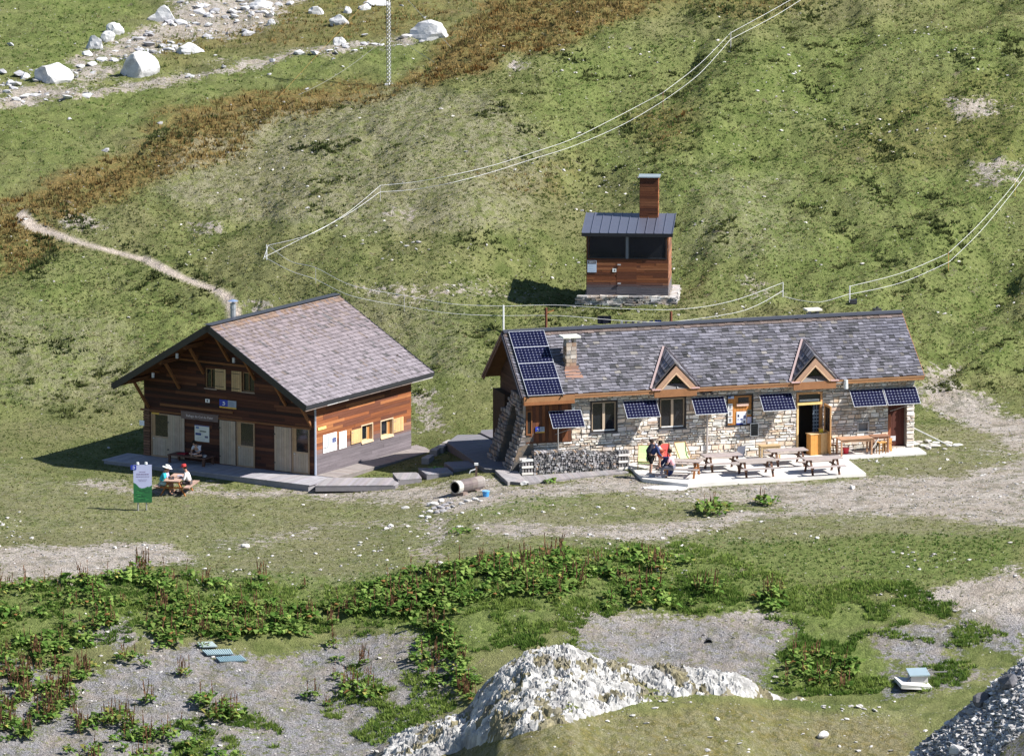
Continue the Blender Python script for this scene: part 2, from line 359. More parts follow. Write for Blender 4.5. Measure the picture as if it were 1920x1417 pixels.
def zones(x, y, z):
    u, v = proj(x, y, z)
    wx = 75*fbm(x, y, 4.0, 5, 101, .6); wy = 24*fbm(x, y, 3.6, 5, 131, .6); k = 3.0
    def zone(L, soft):
        m = np.zeros(x.shape)
        for pts, s in L:
            P = [(a, b*k) for a, b in pts]
            us = np.array([p[0] for p in P]); vs = np.array([p[1] for p in P])
            sel = (u > us.min()-90) & (u < us.max()+90) & (v*k > vs.min()-90) & (v*k < vs.max()+90)
            if sel.any():
                d = sdf_poly((u+wx)[sel], ((v+wy)*k)[sel], P); m[sel] = np.maximum(m[sel], s*sstep(-soft, soft, d))
        return m
    g = zone(GRAVEL, 48); b = zone(BROWN, 40); gr = zone(GREYV, 50); lu = zone(LUSH, 30)
    p = np.zeros(x.shape); pu = u+.05*wx; pv = v+.05*wy
    for (a0, b0, w0), (a1, b1, w1) in zip(PATH[:-1], PATH[1:]):
        ex, ey = a1-a0, (b1-b0)*1.6; t = np.clip(((pu-a0)*ex+(pv-b0)*1.6*ey)/(ex*ex+ey*ey), 0, 1)
        d = np.hypot(pu-a0-t*ex/1.0, (pv-b0)*1.6-t*ey); ww = (w0+t*(w1-w0))*.66
        p = np.maximum(p, sstep(ww+4, ww-3, d))
    p = p*(y < ycrest(x)+1)
    scree = sstep(.0, .6, np.interp(x, _sx, _sz)-.35*np.maximum(YS-y, 0)-1.0*np.maximum(y-YS, 0) - (base_h(x, y)-.35))*(y < -45)*(x > 10)
    g = np.maximum(g, scree); scree = np.maximum(scree, sstep(1130, 1190, v)*(y < -20)*(1-.5*sstep(1150, 1350, u-.6*(v-1250))*0))
    return g, b, gr, lu, p, scree

xs = np.concatenate([[-260, -180, -120, -90, -70, -56, -50], np.arange(-46, -32, .4), np.arange(-32, 32, .19), np.arange(32, 46, .4), [50, 56, 70, 90, 120, 180, 260]])
ys = np.concatenate([[-200, -140, -100, -80, -72], np.arange(-66, 62, .2), np.arange(62, 150, .45), np.arange(150, 200, 1.0), [210, 230, 260, 300, 360, 450, 600]])
XX, YY = np.meshgrid(xs, ys); ZZ = height(XX, YY)
far_hill = .35*np.maximum(YY-200, 0); ZZ = ZZ + far_hill
nx, ny = len(xs), len(ys)
V = np.stack([XX.ravel(), YY.ravel(), ZZ.ravel()], 1)
I = np.arange(nx*ny).reshape(ny, nx)
Q = np.stack([I[:-1, :-1].ravel(), I[:-1, 1:].ravel(), I[1:, 1:].ravel(), I[1:, :-1].ravel()], 1)
def grid_obj(name, V, Q, mat, attrs):
    me = bpy.data.meshes.new(name); me.vertices.add(len(V)); me.vertices.foreach_set('co', V.astype(np.float32).ravel())
    k = Q.shape[1]
    me.loops.add(len(Q)*k); me.loops.foreach_set('vertex_index', Q.astype(np.int32).ravel())
    me.polygons.add(len(Q)); me.polygons.foreach_set('loop_start', np.arange(0, len(Q)*k, k, dtype=np.int32))
    for nm, arr in attrs.items():
        a = me.color_attributes.new(nm, 'FLOAT_COLOR', 'POINT'); c = np.ones((len(V), 4), np.float32); c[:, :arr.shape[1]] = arr
        a.data.foreach_set('color', c.ravel())
    me.polygons.foreach_set('use_smooth', np.ones(len(Q), bool)); me.update(calc_edges=True)
    me.materials.append(mat); o = bpy.data.objects.new(name, me); COL.objects.link(o); return o
zg, zb_, zgr, zlu, zp, zsc = zones(V[:, 0], V[:, 1], V[:, 2])

m = NT('alpine_turf')
a1 = m.n('ShaderNodeVertexColor', layer_name='zone_a'); a2 = m.n('ShaderNodeVertexColor', layer_name='zone_b')
s1 = m.n('ShaderNodeSeparateColor'); s2 = m.n('ShaderNodeSeparateColor'); m.l(a1.outputs[0], s1.inputs[0]); m.l(a2.outputs[0], s2.inputs[0])
co = m.coord()
nb = m.noise(co, .14, 4, .6); nm_ = m.noise(co, .7, 5, .65); nf = m.noise(co, 4.0, 5, .7); nff = m.noise(co, 16, 3, .7)
grass = m.mix(m.ramp(nm_, [(.38, 0), (.62, 1)]), (.108, .132, .043), (.198, .210, .084))
grass = m.mix(m.ramp(nb, [(.45, 0), (.62, .55)]), grass, (.185, .17, .090))
grass = m.mix(m.math('MULTIPLY', s2.outputs['Red'], .7), grass, m.mix(m.ramp(nf, [(.4, 0), (.65, 1)]), (.094, .140, .034), (.178, .225, .066)))
heath = m.mix(m.ramp(nf, [(.38, 0), (.62, 1)]), (.10, .075, .03), (.25, .18, .07))
heath = m.mix(m.ramp(nm_, [(.45, 0), (.65, .8)]), heath, (.14, .14, .05))
c = m.mix(m.math('MULTIPLY', s1.outputs['Green'], m.ramp(nf, [(.3, .5), (.5, 1)])), grass, heath)
stony = m.mix(m.ramp(nff, [(.4, 0), (.6, 1)]), (.20, .19, .11), (.31, .285, .21))
fs = m.math('MULTIPLY', s1.outputs['Blue'], m.ramp(m.noise(co, 2.2, 5, .75), [(.42, 0), (.56, .85)]))
c = m.mix(fs, c, stony)
# ochre and grey bare spots anywhere
bs = m.ramp(m.noise(co, .9, 5, .7, .4), [(.62, 0), (.70, .7)])
c = m.mix(bs, c, (.17, .14, .11))
grav = m.mix(m.ramp(nff, [(.3, 0), (.65, 1)]), (.29, .255, .225), (.50, .455, .41))
cool = m.mix(m.ramp(nff, [(.35, 0), (.65, 1)]), (.135, .132, .142), (.34, .335, .35))
grav = m.mix(s2.outputs['Blue'], grav, cool)
grav = m.mix(m.ramp(nm_, [(.4, 0), (.62, .6)]), grav, (.30, .25, .20))
grav = m.mix(m.ramp(m.noise(co, 1.1, 6, .75), [(.5, 0), (.6, .6)]), grav, (.12, .12, .075))
ge = m.math('ADD', s1.outputs['Red'], m.math('MULTIPLY', m.math('SUBTRACT', m.noise(co, 3.0, 5, .75), .5), 3.2))
gm_ = m.math('MULTIPLY', m.ramp(ge, [(.36, 0), (.60, 1)]), m.ramp(s1.outputs['Red'], [(.03, 0), (.3, 1)]))
c = m.mix(gm_, c, grav)
c = m.mix(s2.outputs['Green'], c, m.mix(nf, (.38, .32, .27), (.52, .45, .39)))
# fine value break-up and pale pebbles
k = m.math('ADD', m.math('MULTIPLY', nf, .7), m.math('MULTIPLY', nff, .6)); k = m.math('ADD', k, .38)
c = m.mix(1.0, c, m.mix(0.0, k, k), 'MULTIPLY')
vo = m.n('ShaderNodeTexVoronoi'); vo.inputs['Scale'].default_value = 3.2; m.l(co, vo.inputs['Vector'])
dots = m.math('MULTIPLY', m.ramp(vo.outputs['Distance'], [(.10, 1), (.17, 0)]), m.ramp(m.noise(co, 1.3, 3, .7), [(.5, 0), (.58, .8)]))
c = m.mix(dots, c, (.42, .39, .36))
m.l(c, m.b.inputs['Base Color']); m.b.inputs['Roughness'].default_value = .95; m.b.inputs['Specular IOR Level'].default_value = .05
hb = m.math('ADD', m.math('MULTIPLY', m.noise(co, 2.4, 6, .7), 1.0), m.math('MULTIPLY', nff, .35))
m.bump(hb, 1.0, .32)
M['turf'] = m.m
ground = tag(grid_obj('terrain', V, Q, M['turf'], {'zone_a': np.stack([zg, zb_, zgr], 1), 'zone_b': np.stack([zlu, zp, zsc], 1)}), kind='structure')
# ---------------------------------------------------------------- wall and roof makers
def jc(c, a=.15, h=.04):
    k = 1+rnd.uniform(-a, a); return (max(0, c[0]*k*(1+rnd.uniform(-h, h))), max(0, c[1]*k), max(0, c[2]*k*(1+rnd.uniform(-h, h))))
def lerp3(a, b, t): return tuple(a[i]+(b[i]-a[i])*t for i in range(3))
def breaks(h, hs, holes):
    zs = [0.0]
    while zs[-1] < h-1e-6:
        zs.append(min(h, zs[-1]+(hs() if callable(hs) else hs)))
    for hl in holes:
        for z in (hl[2], hl[3]):
            zs = [q for q in zs if abs(q-z) > .035 or q in (0.0, h)]
            if 0 < z < h: zs.append(z)
    return sorted(set(zs))
def spans(z0, z1, lo, hi, holes):
    out = [(lo, hi)]
    for a, b, c, d in holes:
        if c < (z0+z1)/2 < d:
            nx_ = []
            for p, q in out:
                if b <= p or a >= q: nx_.append((p, q))
                else:
                    if a > p: nx_.append((p, a))
                    if b < q: nx_.append((b, q))
            out = nx_
    return [(p, q) for p, q in out if q-p > .01]
def plane_map(kind, off):     # (u along wall, z, out) -> local point
    return {'front': lambda u, z, o: (u, off-o, z), 'right': lambda u, z, o: (off+o, u, z),
            'left': lambda u, z, o: (off-o, u, z), 'back': lambda u, z, o: (u, off+o, z)}[kind]
def slab_piece(mb, P, u0, u1, z0, z1, o0, o1, col, lo=None, hi=None, jit=0.0):
    """one board or stone; lo/hi(z) give slanted ends"""
    j = lambda: rnd.uniform(-jit, jit)
    a0 = max(u0, lo(z0)) if lo else u0; a1 = max(u0, lo(z1)) if lo else u0
    b0 = min(u1, hi(z0)) if hi else u1; b1 = min(u1, hi(z1)) if hi else u1
    if b0-a0 < .01: return
    b1 = max(b1, a1)
    q = [(a0+abs(j()), z0+abs(j())), (b0-abs(j()), z0+abs(j())), (b1-abs(j()), z1-abs(j())), (a1+abs(j()), z1-abs(j()))]
    mb.add([P(u, z, o0) for u, z in q]+[P(u, z, o1+(j() if jit else 0)*.6) for u, z in q],
           [(3, 2, 1, 0), (4, 5, 6, 7), (0, 1, 5, 4), (1, 2, 6, 5), (2, 3, 7, 6), (3, 0, 4, 7)], col)
def boards(mb, P, w_, h, colf, row=.145, holes=(), lo=None, hi=None, th=.14, seg=(1.6, 4.0), u_off=0.0, gap=.006):
    zs = breaks(h, row, holes)
    segs = {}
    for z0, z1 in zip(zs[:-1], zs[1:]):
        bi = int((z0+.002)/row)
        if bi not in segs:
            us = [u_off-rnd.uniform(0, 2)]; 
            while us[-1] < u_off+w_: us.append(us[-1]+rnd.uniform(*seg))
            segs[bi] = [(a, b, rnd.random(), rnd.uniform(0, .012)) for a, b in zip(us[:-1], us[1:])]
        l_ = max(u_off, lo(z0)) if lo else u_off; h_ = min(u_off+w_, hi(z0)) if hi else u_off+w_
        for p, q in spans(z0, z1, l_, h_, holes):
            for a, b, r_, o_ in segs[bi]:
                a2, b2 = max(a, p), min(b, q)
                if b2-a2 > .012: slab_piece(mb, P, a2+(.002 if a2 == a else 0), b2, z0+(gap if z0 > bi*row+.001 or True else 0), z1, -th, .018+o_, colf((a2+b2)/2, (z0+z1)/2, r_), lo, hi)
def rubble(mb, P, w_, h, colf, holes=(), lo=None, hi=None, u_off=0.0, row=(.09, .32), sw=(.14, .58), out=None, back=.35, relief=.05):
    zs = breaks(h, lambda: rnd.uniform(*row), holes)
    for z0, z1 in zip(zs[:-1], zs[1:]):
        l_ = max(u_off, lo(z0)) if lo else u_off; h_ = min(u_off+w_, hi(z0)) if hi else u_off+w_
        for p, q in spans(z0, z1, l_, h_, holes):
            mb_o = out((z0+z1)/2) if out else 0
            slab_piece(mb, P, p, q, z0, z1+.002, -back, mb_o-.012, (.30, .27, .235), lo, hi)
            a = p
            while a < q-.03:
                b = min(q, a+rnd.uniform(*sw)*(1.0 if z1-z0 > .14 else .8))
                if q-b < .12: b = q
                zz = z0+rnd.uniform(0, .012); z2 = z1-rnd.uniform(0, .016)
                if z1-z0 > .17 and rnd.random() < .5:
                    zm = z0+(z1-z0)*rnd.uniform(.4, .6)
                    slab_piece(mb, P, a+.006, b-.006, zz, zm-.006, -.02+mb_o, mb_o+rnd.uniform(.0, relief), colf(), lo, hi, .03)
                    zz = zm+.006
                slab_piece(mb, P, a+.006, b-.006, zz, z2, -.02+mb_o, mb_o+rnd.uniform(.0, relief), colf(), lo, hi, .034)
                a = b
def shingles(mb, O, A, D, L, S, rows, colf, wd=(.10, .24), th=.03, skip=None, jag=.015):
    """O top corner, A unit vector along the ridge, D unit vector down the slope"""
    O = Vector(O); A = Vector(A); D = Vector(D); N = D.cross(A)
    if N.z < 0: N = -N
    e = S/rows
    for r in range(rows):
        a = -rnd.uniform(0, .1)
        while a < L:
            w_ = rnd.uniform(*wd); a0, a1 = max(a, 0), min(a+w_-.008, L); a += w_
            if a1-a0 < .02 or (skip and skip((a0+a1)/2, (r+.5)*e)): continue
            d0 = r*e-.02; d1 = (r+1)*e+.02+rnd.uniform(-jag, jag); t0 = .004; t1 = th+rnd.uniform(-.006, .01)
            p = [O+A*a0+D*d0+N*t0, O+A*a1+D*d0+N*t0, O+A*a1+D*d1+N*t1, O+A*a0+D*d1+N*(t1+rnd.uniform(-.006, .006))]
            q = [O+A*a0+D*d1-N*.005, O+A*a1+D*d1-N*.005]
            c = colf((a0+a1)/2, r/rows)
            mb.add(p+q, [(0, 1, 2, 3), (3, 2, 5, 4), (0, 3, 4), (1, 5, 2)], c)
class Frame:
    def __init__(s, o, rz): s.o = Vector(o); s.rz = rz; s.R = Matrix.Rotation(rz, 3, 'Z'); s.Ri = s.R.inverted()
    def hit(s, u, v, axis, val):       # pixel ray against a local plane
        d = s.Ri @ ray(u, v); c = s.Ri @ (CAM-s.o); t = (val-c[axis])/d[axis]; return c+d*t
    def w(s, p): return s.o + s.R @ Vector(p)
    def l(s, p): return s.Ri @ (Vector(p)-s.o)
def spiral_logo(mb, P, u0, z0, s, col=(.75, .8, .9)):       # white curl on the blue park square
    pts = []
    for i in range(15):
        t = i/14*5.0-2.3; r = .34*s*(1-.035*i); pts.append((u0+r*math.cos(t), z0+r*math.sin(t)*1.05))
    for (a, b), (c, d) in zip(pts[:-1], pts[1:]):
        n = Vector((d-b, a-c)).normalized()*s*.06
        mb.face([P(a+n.x, b+n.y, .006), P(c+n.x, d+n.y, .006), P(c-n.x, d-n.y, .006), P(a-n.x, b-n.y, .006)], col)
    mb.face([P(u0-.1*s, z0-.05*s, .006), P(u0+.05*s, z0-.08*s, .006), P(u0+.08*s, z0+.08*s, .006), P(u0-.06*s, z0+.08*s, .006)], col)
def park_sign(P_, u0, z0, w_, h, parent):
    P = lambda u, z, o: P_(u, z, o+.032)
    mb = MB(); b = .2*h
    mb.add([P(u0, z0, .02), P(u0+w_*.5, z0, .02), P(u0+w_*.5, z0+h, .02), P(u0, z0+h, .02), P(u0, z0, .0), P(u0+w_*.5, z0, .0), P(u0+w_*.5, z0+h, .0), P(u0, z0+h, .0)],
           [(0, 1, 2, 3), (4, 5, 1, 0), (3, 2, 6, 7), (0, 3, 7, 4), (1, 5, 6, 2)], (.015, .04, .35))
    mb.face([P(u0+w_*.5, z0, .021), P(u0+w_, z0, .021), P(u0+w_, z0+h, .021), P(u0+w_*.5, z0+h, .021)], (.25, .30, .38))
    mb.face([P(u0, z0-b-.01, .021), P(u0+w_, z0-b-.01, .021), P(u0+w_, z0-.01, .021), P(u0, z0-.01, .021)], (.62, .38, .06))
    PP = lambda u, z, o: P(u, z, o+.02)
    spiral_logo(mb, PP, u0+w_*.25, z0+h*.5, min(w_*.5, h)*.85)
    for i in range(4):
        z = z0+h*(.2+.17*i); mb.face([P(u0+w_*.56, z, .024), P(u0+w_*(.9-.06*(i % 2)), z, .024), P(u0+w_*(.9-.06*(i % 2)), z+h*.06, .024), P(u0+w_*.56, z+h*.06, .024)], (.12, .16, .28))
    return mb.build('park_sign', M['paint'], parent)
def text_mesh(name, body, size, mat, parent, loc, rot, col=(1, 1, 1), ext=.002):
    cu = bpy.data.curves.new(name, 'FONT'); cu.body = body; cu.size = size; cu.extrude = ext; cu.align_x = 'CENTER'; cu.resolution_u = 2
    ob = bpy.data.objects.new(name, cu); dg = bpy.context.evaluated_depsgraph_get(); COL.objects.link(ob)
    dg.update(); me = bpy.data.meshes.new_from_object(ob.evaluated_get(dg)); bpy.data.objects.remove(ob)
    ca = me.color_attributes.new('col', 'FLOAT_COLOR', 'CORNER'); ca.data.foreach_set('color', [*col, 1]*len(me.loops))
    me.materials.clear(); me.materials.append(mat); o = bpy.data.objects.new(name, me); COL.objects.link(o); o.parent = parent
    o.location = loc; o.rotation_euler = rot; return o
def poster(P_, u0, z0, u1, z1, parent, name='poster', base=(.75, .76, .78), blocks=(), frame=None, seed=0, lines=6):
    P = lambda u, z, o: P_(u, z, o+.032)
    mb = MB(); t = .018
    mb.add([P(u0, z0, t), P(u1, z0, t), P(u1, z1, t), P(u0, z1, t), P(u0, z0, 0), P(u1, z0, 0), P(u1, z1, 0), P(u0, z1, 0)],
           [(0, 1, 2, 3), (4, 5, 1, 0), (3, 2, 6, 7), (0, 3, 7, 4), (1, 5, 6, 2)], frame or base)
    if frame:
        e = .03; mb.face([P(u0+e, z0+e, t+.002), P(u1-e, z0+e, t+.002), P(u1-e, z1-e, t+.002), P(u0+e, z1-e, t+.002)], base)
    r = random.Random(seed); W, H = u1-u0, z1-z0
    for (a, b, c, d, col) in blocks:
        mb.face([P(u0+a*W, z0+b*H, t+.004), P(u0+c*W, z0+b*H, t+.004), P(u0+c*W, z0+d*H, t+.004), P(u0+a*W, z0+d*H, t+.004)], col)
    for i in range(lines):
        z = z0+H*(.1+.8*i/max(1, lines)); a = r.uniform(.1, .2); b = r.uniform(.5, .9)
        mb.face([P(u0+a*W, z, t+.003), P(u0+b*W, z, t+.003), P(u0+b*W, z+H*.012, t+.003), P(u0+a*W, z+H*.012, t+.003)], (.25, .25, .3))
    return mb.build(name, M['paint'], parent)
def plank_panel(mb, P, u0, u1, z0, z1, o0, o1, colf, n=6, gap=.008):
    e = (u1-u0)/n
    for i in range(n): slab_piece(mb, P, u0+i*e+gap/2, u0+(i+1)*e-gap/2, z0, z1, o0, o1+rnd.uniform(0, .004), colf())
def rect_frame(mb, P, u0, u1, z0, z1, o0, o1, w_, col):
    slab_piece(mb, P, u0, u1, z0, z0+w_, o0, o1, col); slab_piece(mb, P, u0, u1, z1-w_, z1, o0, o1, col)
    slab_piece(mb, P, u0, u0+w_, z0+w_, z1-w_, o0, o1, col); slab_piece(mb, P, u1-w_, u1, z0+w_, z1-w_, o0, o1, col)
def pane(P, u0, u1, z0, z1, o, parent, name='pane'):
    mb = MB(); mb.face([P(u0, z0, o), P(u1, z0, o), P(u1, z1, o), P(u0, z1, o)]); return mb.build(name, M['glass'], parent)
def solar(name, Mx, parent, W=1.62, H=1.0, nc=10, nr=6, strut=None):
    """panel lying in its own xy plane (x right, y up the slope), Mx places it in the parent"""
    fr = MB((.50, .52, .56)); f = .016
    for a, b, c, d in ((0, W, 0, f), (0, W, H-f, H), (0, f, f, H-f), (W-f, W, f, H-f)): fr.bb(a, b, c, d, -.035, .006)
    fr.bb(f, W-f, f, H-f, -.02, -.004, (.24, .26, .35))
    fr.v = [tuple(Mx @ Vector(p)) for p in fr.v]; o = fr.build(name, M['metal'], parent)
    c_ = MB(); cw, ch = (W-2*f)/nc, (H-2*f)/nr; k = .15
    for i in range(nc):
        for j in range(nr):
            x0, y0 = f+i*cw+.0035, f+j*ch+.0035; x1, y1 = x0+cw-.007, y0+ch-.007; q = k*cw
            b = rnd.uniform(.85, 1.15)
            c_.face([Mx @ Vector((x, y, 0)) for x, y in ((x0+q, y0), (x1-q, y0), (x1, y0+q), (x1, y1-q), (x1-q, y1), (x0+q, y1), (x0, y1-q), (x0, y0+q))], (.004*b, .005*b, .024*b))
    c_.build('solar_cells', M['solar'], o); return o

# ================================================================ the wooden chalet
CH0 = gp(592, 892, -.6); CA = R(-32.3); GW, SW_ = 9.76, 8.1
_f = Frame(CH0, CA); CHF = Frame(_f.w((-GW, 0, 0)), CA)
chalet = thing('timber_chalet', 'large dark timber chalet with steep grey shingle roof and pale shutters', 'building', CHF.o, CA)
PEAK_Z, EAVE_Z, HALF = 6.9, 3.6, 5.5; TAN = (PEAK_Z-EAVE_Z)/HALF
def roofz(x): return PEAK_Z-abs(x-GW/2)*TAN
ORANGE = [(.24, .082, .03), (.20, .066, .025), (.155, .052, .023), (.29, .115, .045), (.12, .044, .025), (.21, .072, .028)]
def wood_side(u, z, r):
    c = ORANGE[int(r*5.99)]; c = tuple(q*(.9+.3*((r*37) % 1)) for q in c)
    t = max(0, min(1, (1.45-z)/.55 + (r-.5)*.5)); g = .9+.35*((r*91) % 1)
    if t > 0: c = lerp3(c, (.125*g, .108*g, .118*g), t)
    return c
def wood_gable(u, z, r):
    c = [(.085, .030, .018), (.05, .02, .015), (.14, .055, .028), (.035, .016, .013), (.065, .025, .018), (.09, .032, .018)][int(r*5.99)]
    return tuple(q*.72*(.85+.4*((r*53) % 1)) for q in c)  # boards coloured darker to paint in the shade on the gable
TH = .17   # roof thickness
PF = plane_map('front', 0); PR = plane_map('right', GW)
def cw(u, v, o=0.0): p = CHF.hit(u, v, 1, -o); return p.x, p.z
def cs(u, v, o=0.0): p = CHF.hit(u, v, 0, GW+o); return p.y, p.z
top_l = lambda z: (GW/2-(PEAK_Z-TH-z)/TAN); top_h = lambda z: (GW/2+(PEAK_Z-TH-z)/TAN)
side_h = roofz(GW)-TH-.05
# side windows (pixels to wall coordinates)
sw1 = (*[cs(674, 0)[0], cs(694, 0)[0]], cs(684, 826)[1], cs(684, 797)[1])
sw2 = (*[cs(710.5, 0)[0], cs(732.5, 0)[0]], cs(721, 817)[1], cs(721, 788)[1])
mb = MB(); boards(mb, PR, SW_, side_h, wood_side, .15, [sw1, sw2]); mb.build('side_wall', M['wood_x'], chalet)
gw = [(cw(379, 0)[0], cw(400, 0)[0], cw(389, 727)[1], cw(389, 690)[1]), (cw(449, 0)[0], cw(472, 0)[0], cw(460, 734)[1], cw(460, 698)[1])]
mb = MB(); boards(mb, PF, GW, PEAK_Z-TH, wood_gable, .15, gw, top_l, top_h); mb.build('gable_wall', M['wood_x'], chalet)
mb = MB(); boards(mb, plane_map('back', SW_), GW, PEAK_Z-TH, wood_gable, .3, (), top_l, top_h); mb.build('back_wall', M['wood_x'], chalet)
mb = MB(); boards(mb, plane_map('left', 0), SW_, side_h, wood_side, .15, ()); mb.build('side_wall', M['wood_x'], chalet)
mb = MB((.07, .07, .075)); mb.bb(-.1, GW+.12, -.1, SW_+.1, -1.2, -.02); mb.build('plinth', M['concrete'], chalet)
# roof
rf = thing('roof', None, None); rf.parent = chalet
F0, B0 = -1.7, SW_+1.0
sl = math.hypot(HALF, PEAK_Z-EAVE_Z); dn = Vector((HALF, 0, -(PEAK_Z-EAVE_Z))).normalized(); dl = Vector((-dn.x, 0, dn.z))
nR = Vector((-dn.z, 0, dn.x)); 
deck = MB((.10, .045, .02))
for s_ in (1, -1):
    e = GW/2+s_*(HALF-.03)
    P0 = [(GW/2, F0+.03, PEAK_Z-.03), (e, F0+.03, EAVE_Z-.03+.018), (e, B0-.03, EAVE_Z-.012), (GW/2, B0-.03, PEAK_Z-.03)]
    deck.poly(P0 if s_ > 0 else P0[::-1], (nR.x*s_, 0, nR.z), .13)
o_deck = deck.build('roof_deck', M['wood'], chalet)
bpy.data.objects.remove(rf)
def sh_col(a, t):
    r_ = rnd.random(); g = rnd.uniform(.13, .215)
    if t < .05 and rnd.random() < .7: return (g*1.15, g*.80, g*.62)
    k = max(0, .5-t)*.5+.03
    if r_ < k: return (g*.92, g*.74, g*.68)
    if r_ > .95: return (g*.62, g*.58, g*.60)
    w_ = min(1, t*1.2); return (g*(1.10+.04*w_), g*(.90+.12*w_), g*(.93+.19*w_))
mb = MB(); shingles(mb, (GW/2, F0, PEAK_Z), (0, 1, 0), dn, B0-F0, sl, 26, sh_col, (.08, .22), .055)
mb.build('shingle_roof', M['shingle'], o_deck)
mb = MB(); shingles(mb, (GW/2, F0, PEAK_Z), (0, 1, 0), dl, B0-F0, sl, 26, sh_col, (.08, .22), .055)
mb.build('shingle_roof', M['shingle'], o_deck)
mb = MB((.035, .037, .043))
for s_ in (1, -1):      # verge boards front and back, eave gutter strips
    for y in (F0-.03, B0+.03):
        a = Vector((GW/2-.05*s_, y, PEAK_Z-.10)); b = Vector((GW/2+s_*HALF, y, EAVE_Z-.10)); mb.beam(a, b, .05, .30, (.022, .022, .026))
    mb.beam((GW/2+s_*(HALF+.02), F0-.05, EAVE_Z-.07), (GW/2+s_*(HALF+.02), B0+.05, EAVE_Z-.07), .05, .17)
mb.beam((GW/2+.09, F0-.04, PEAK_Z+.035), (GW/2+.09, B0+.04, PEAK_Z+.035), .26, .02, (.055, .06, .08)); mb.beam((GW/2-.09, F0-.04, PEAK_Z+.04), (GW/2-.09, B0+.04, PEAK_Z+.04), .24, .02, (.055, .06, .08))
mb.build('roof_trim', M['metal'], o_deck)
mb = MB((.20, .16, .13))     # old timber below the eave gutter, with white flaking
for y0 in np.arange(F0, B0-.1, .9):
    mb.beam((GW/2+HALF-.04, y0, EAVE_Z-.20), (GW/2+HALF-.04, min(y0+.89, B0), EAVE_Z-.20), .07, .08, rnd.choice([(.20, .16, .14), (.34, .32, .3), (.15, .12, .11), (.45, .43, .42)]))
mb.build('eave_board', M['wood'], o_deck)
# purlins with struts
px_s = [.25, 2.05, 3.45, GW/2, 6.35, 8.1, 9.55]
for i, x in enumerate(px_s):
    z = roofz(x)-.32
    mb = MB((.10, .045, .02)); mb.beam((x, F0+.12, z), (x, .0, z), .14, .2); mb.build('purlin', M['wood'], chalet)
    if i in (0, 1, 2, 4, 5, 6):
        xx = x
        mb = MB((.17, .075, .03)); mb.beam((xx, F0+.55, z-.10), (xx+.02, -.06, max(z-1.45, 1.9)), .11, .11, up=(1, 0, 0)); mb.build('brace', M['wood'], chalet)
mb = MB((.17, .075, .03)); mb.beam((GW/2, F0+.5, roofz(GW/2)-.5), (GW/2+.05, -.06, 5.0), .11, .11, up=(1, 0, 0)); mb.build('brace', M['wood'], chalet)
mb = MB((.16, .07, .03))
for (ua, va), (ub, vb), wd in (((330, 668), (462, 690), .10), ((265, 770), (585, 800), .09), ((302, 757), (438, 773), .12), ((262, 690), (300, 700), .08)):
    a = cw(ua, va); b = cw(ub, vb); zz = (a[1]+b[1])/2; mb.bb(a[0], b[0], -.09, -.03, zz-wd/2, zz+wd/2)
mb.build('wall_rail', M['wood'], chalet)
for (u, v) in ((293, 699), (338, 663), (444, 671)):
    x, z = cw(u, v, 1.4); mb = MB((.35, .36, .38)); mb.tube((x, -1.66, z+.05), (x, -1.66, z-.18), .07, .07, 8); mb.build('wall_lamp', M['metal'], chalet)
# upper windows with shutters
PALE = lambda: jc((.36, .29, .22), .1)
PALE2 = lambda: jc((.42, .30, .17), .12)
for k, (a, b, c, d) in enumerate(gw):
    f = MB((.20, .12, .06)); rect_frame(f, PF, a, b, c, d, -.12, -.04, .05, (.24, .15, .08)); slab_piece(f, PF, (a+b)/2-.02, (a+b)/2+.02, c+.05, d-.05, -.12, -.05, (.2, .12, .06))
    slab_piece(f, PF, a-.04, b+.04, c-.05, c, -.05, .06, (.3, .24, .2)); o = f.build('window', M['wood'], chalet)
    pane(PF, a+.05, b-.05, c+.05, d-.05, -.10, o)
sh = [((399, 419), (691, 729)), ((430, 449), (695, 733))]
for (ua, ub), (va, vb) in sh:
    a, b = cw(ua, 0)[0], cw(ub, 0)[0]; um = (ua+ub)/2; z1, z0 = cw(um, va)[1], cw(um, vb)[1]
    f = MB(); plank_panel(f, PF, a, b, z0, z1, .035, .07, PALE2, 5); o = f.build('shutter', M['wood'], chalet)
    for z in (z0+.12, z1-.14): hg = MB((.03, .03, .03)); hg.bb(a+.02, b-.1, -.083, -.076, z, z+.03); hg.build('hinge', M['metal'], o)
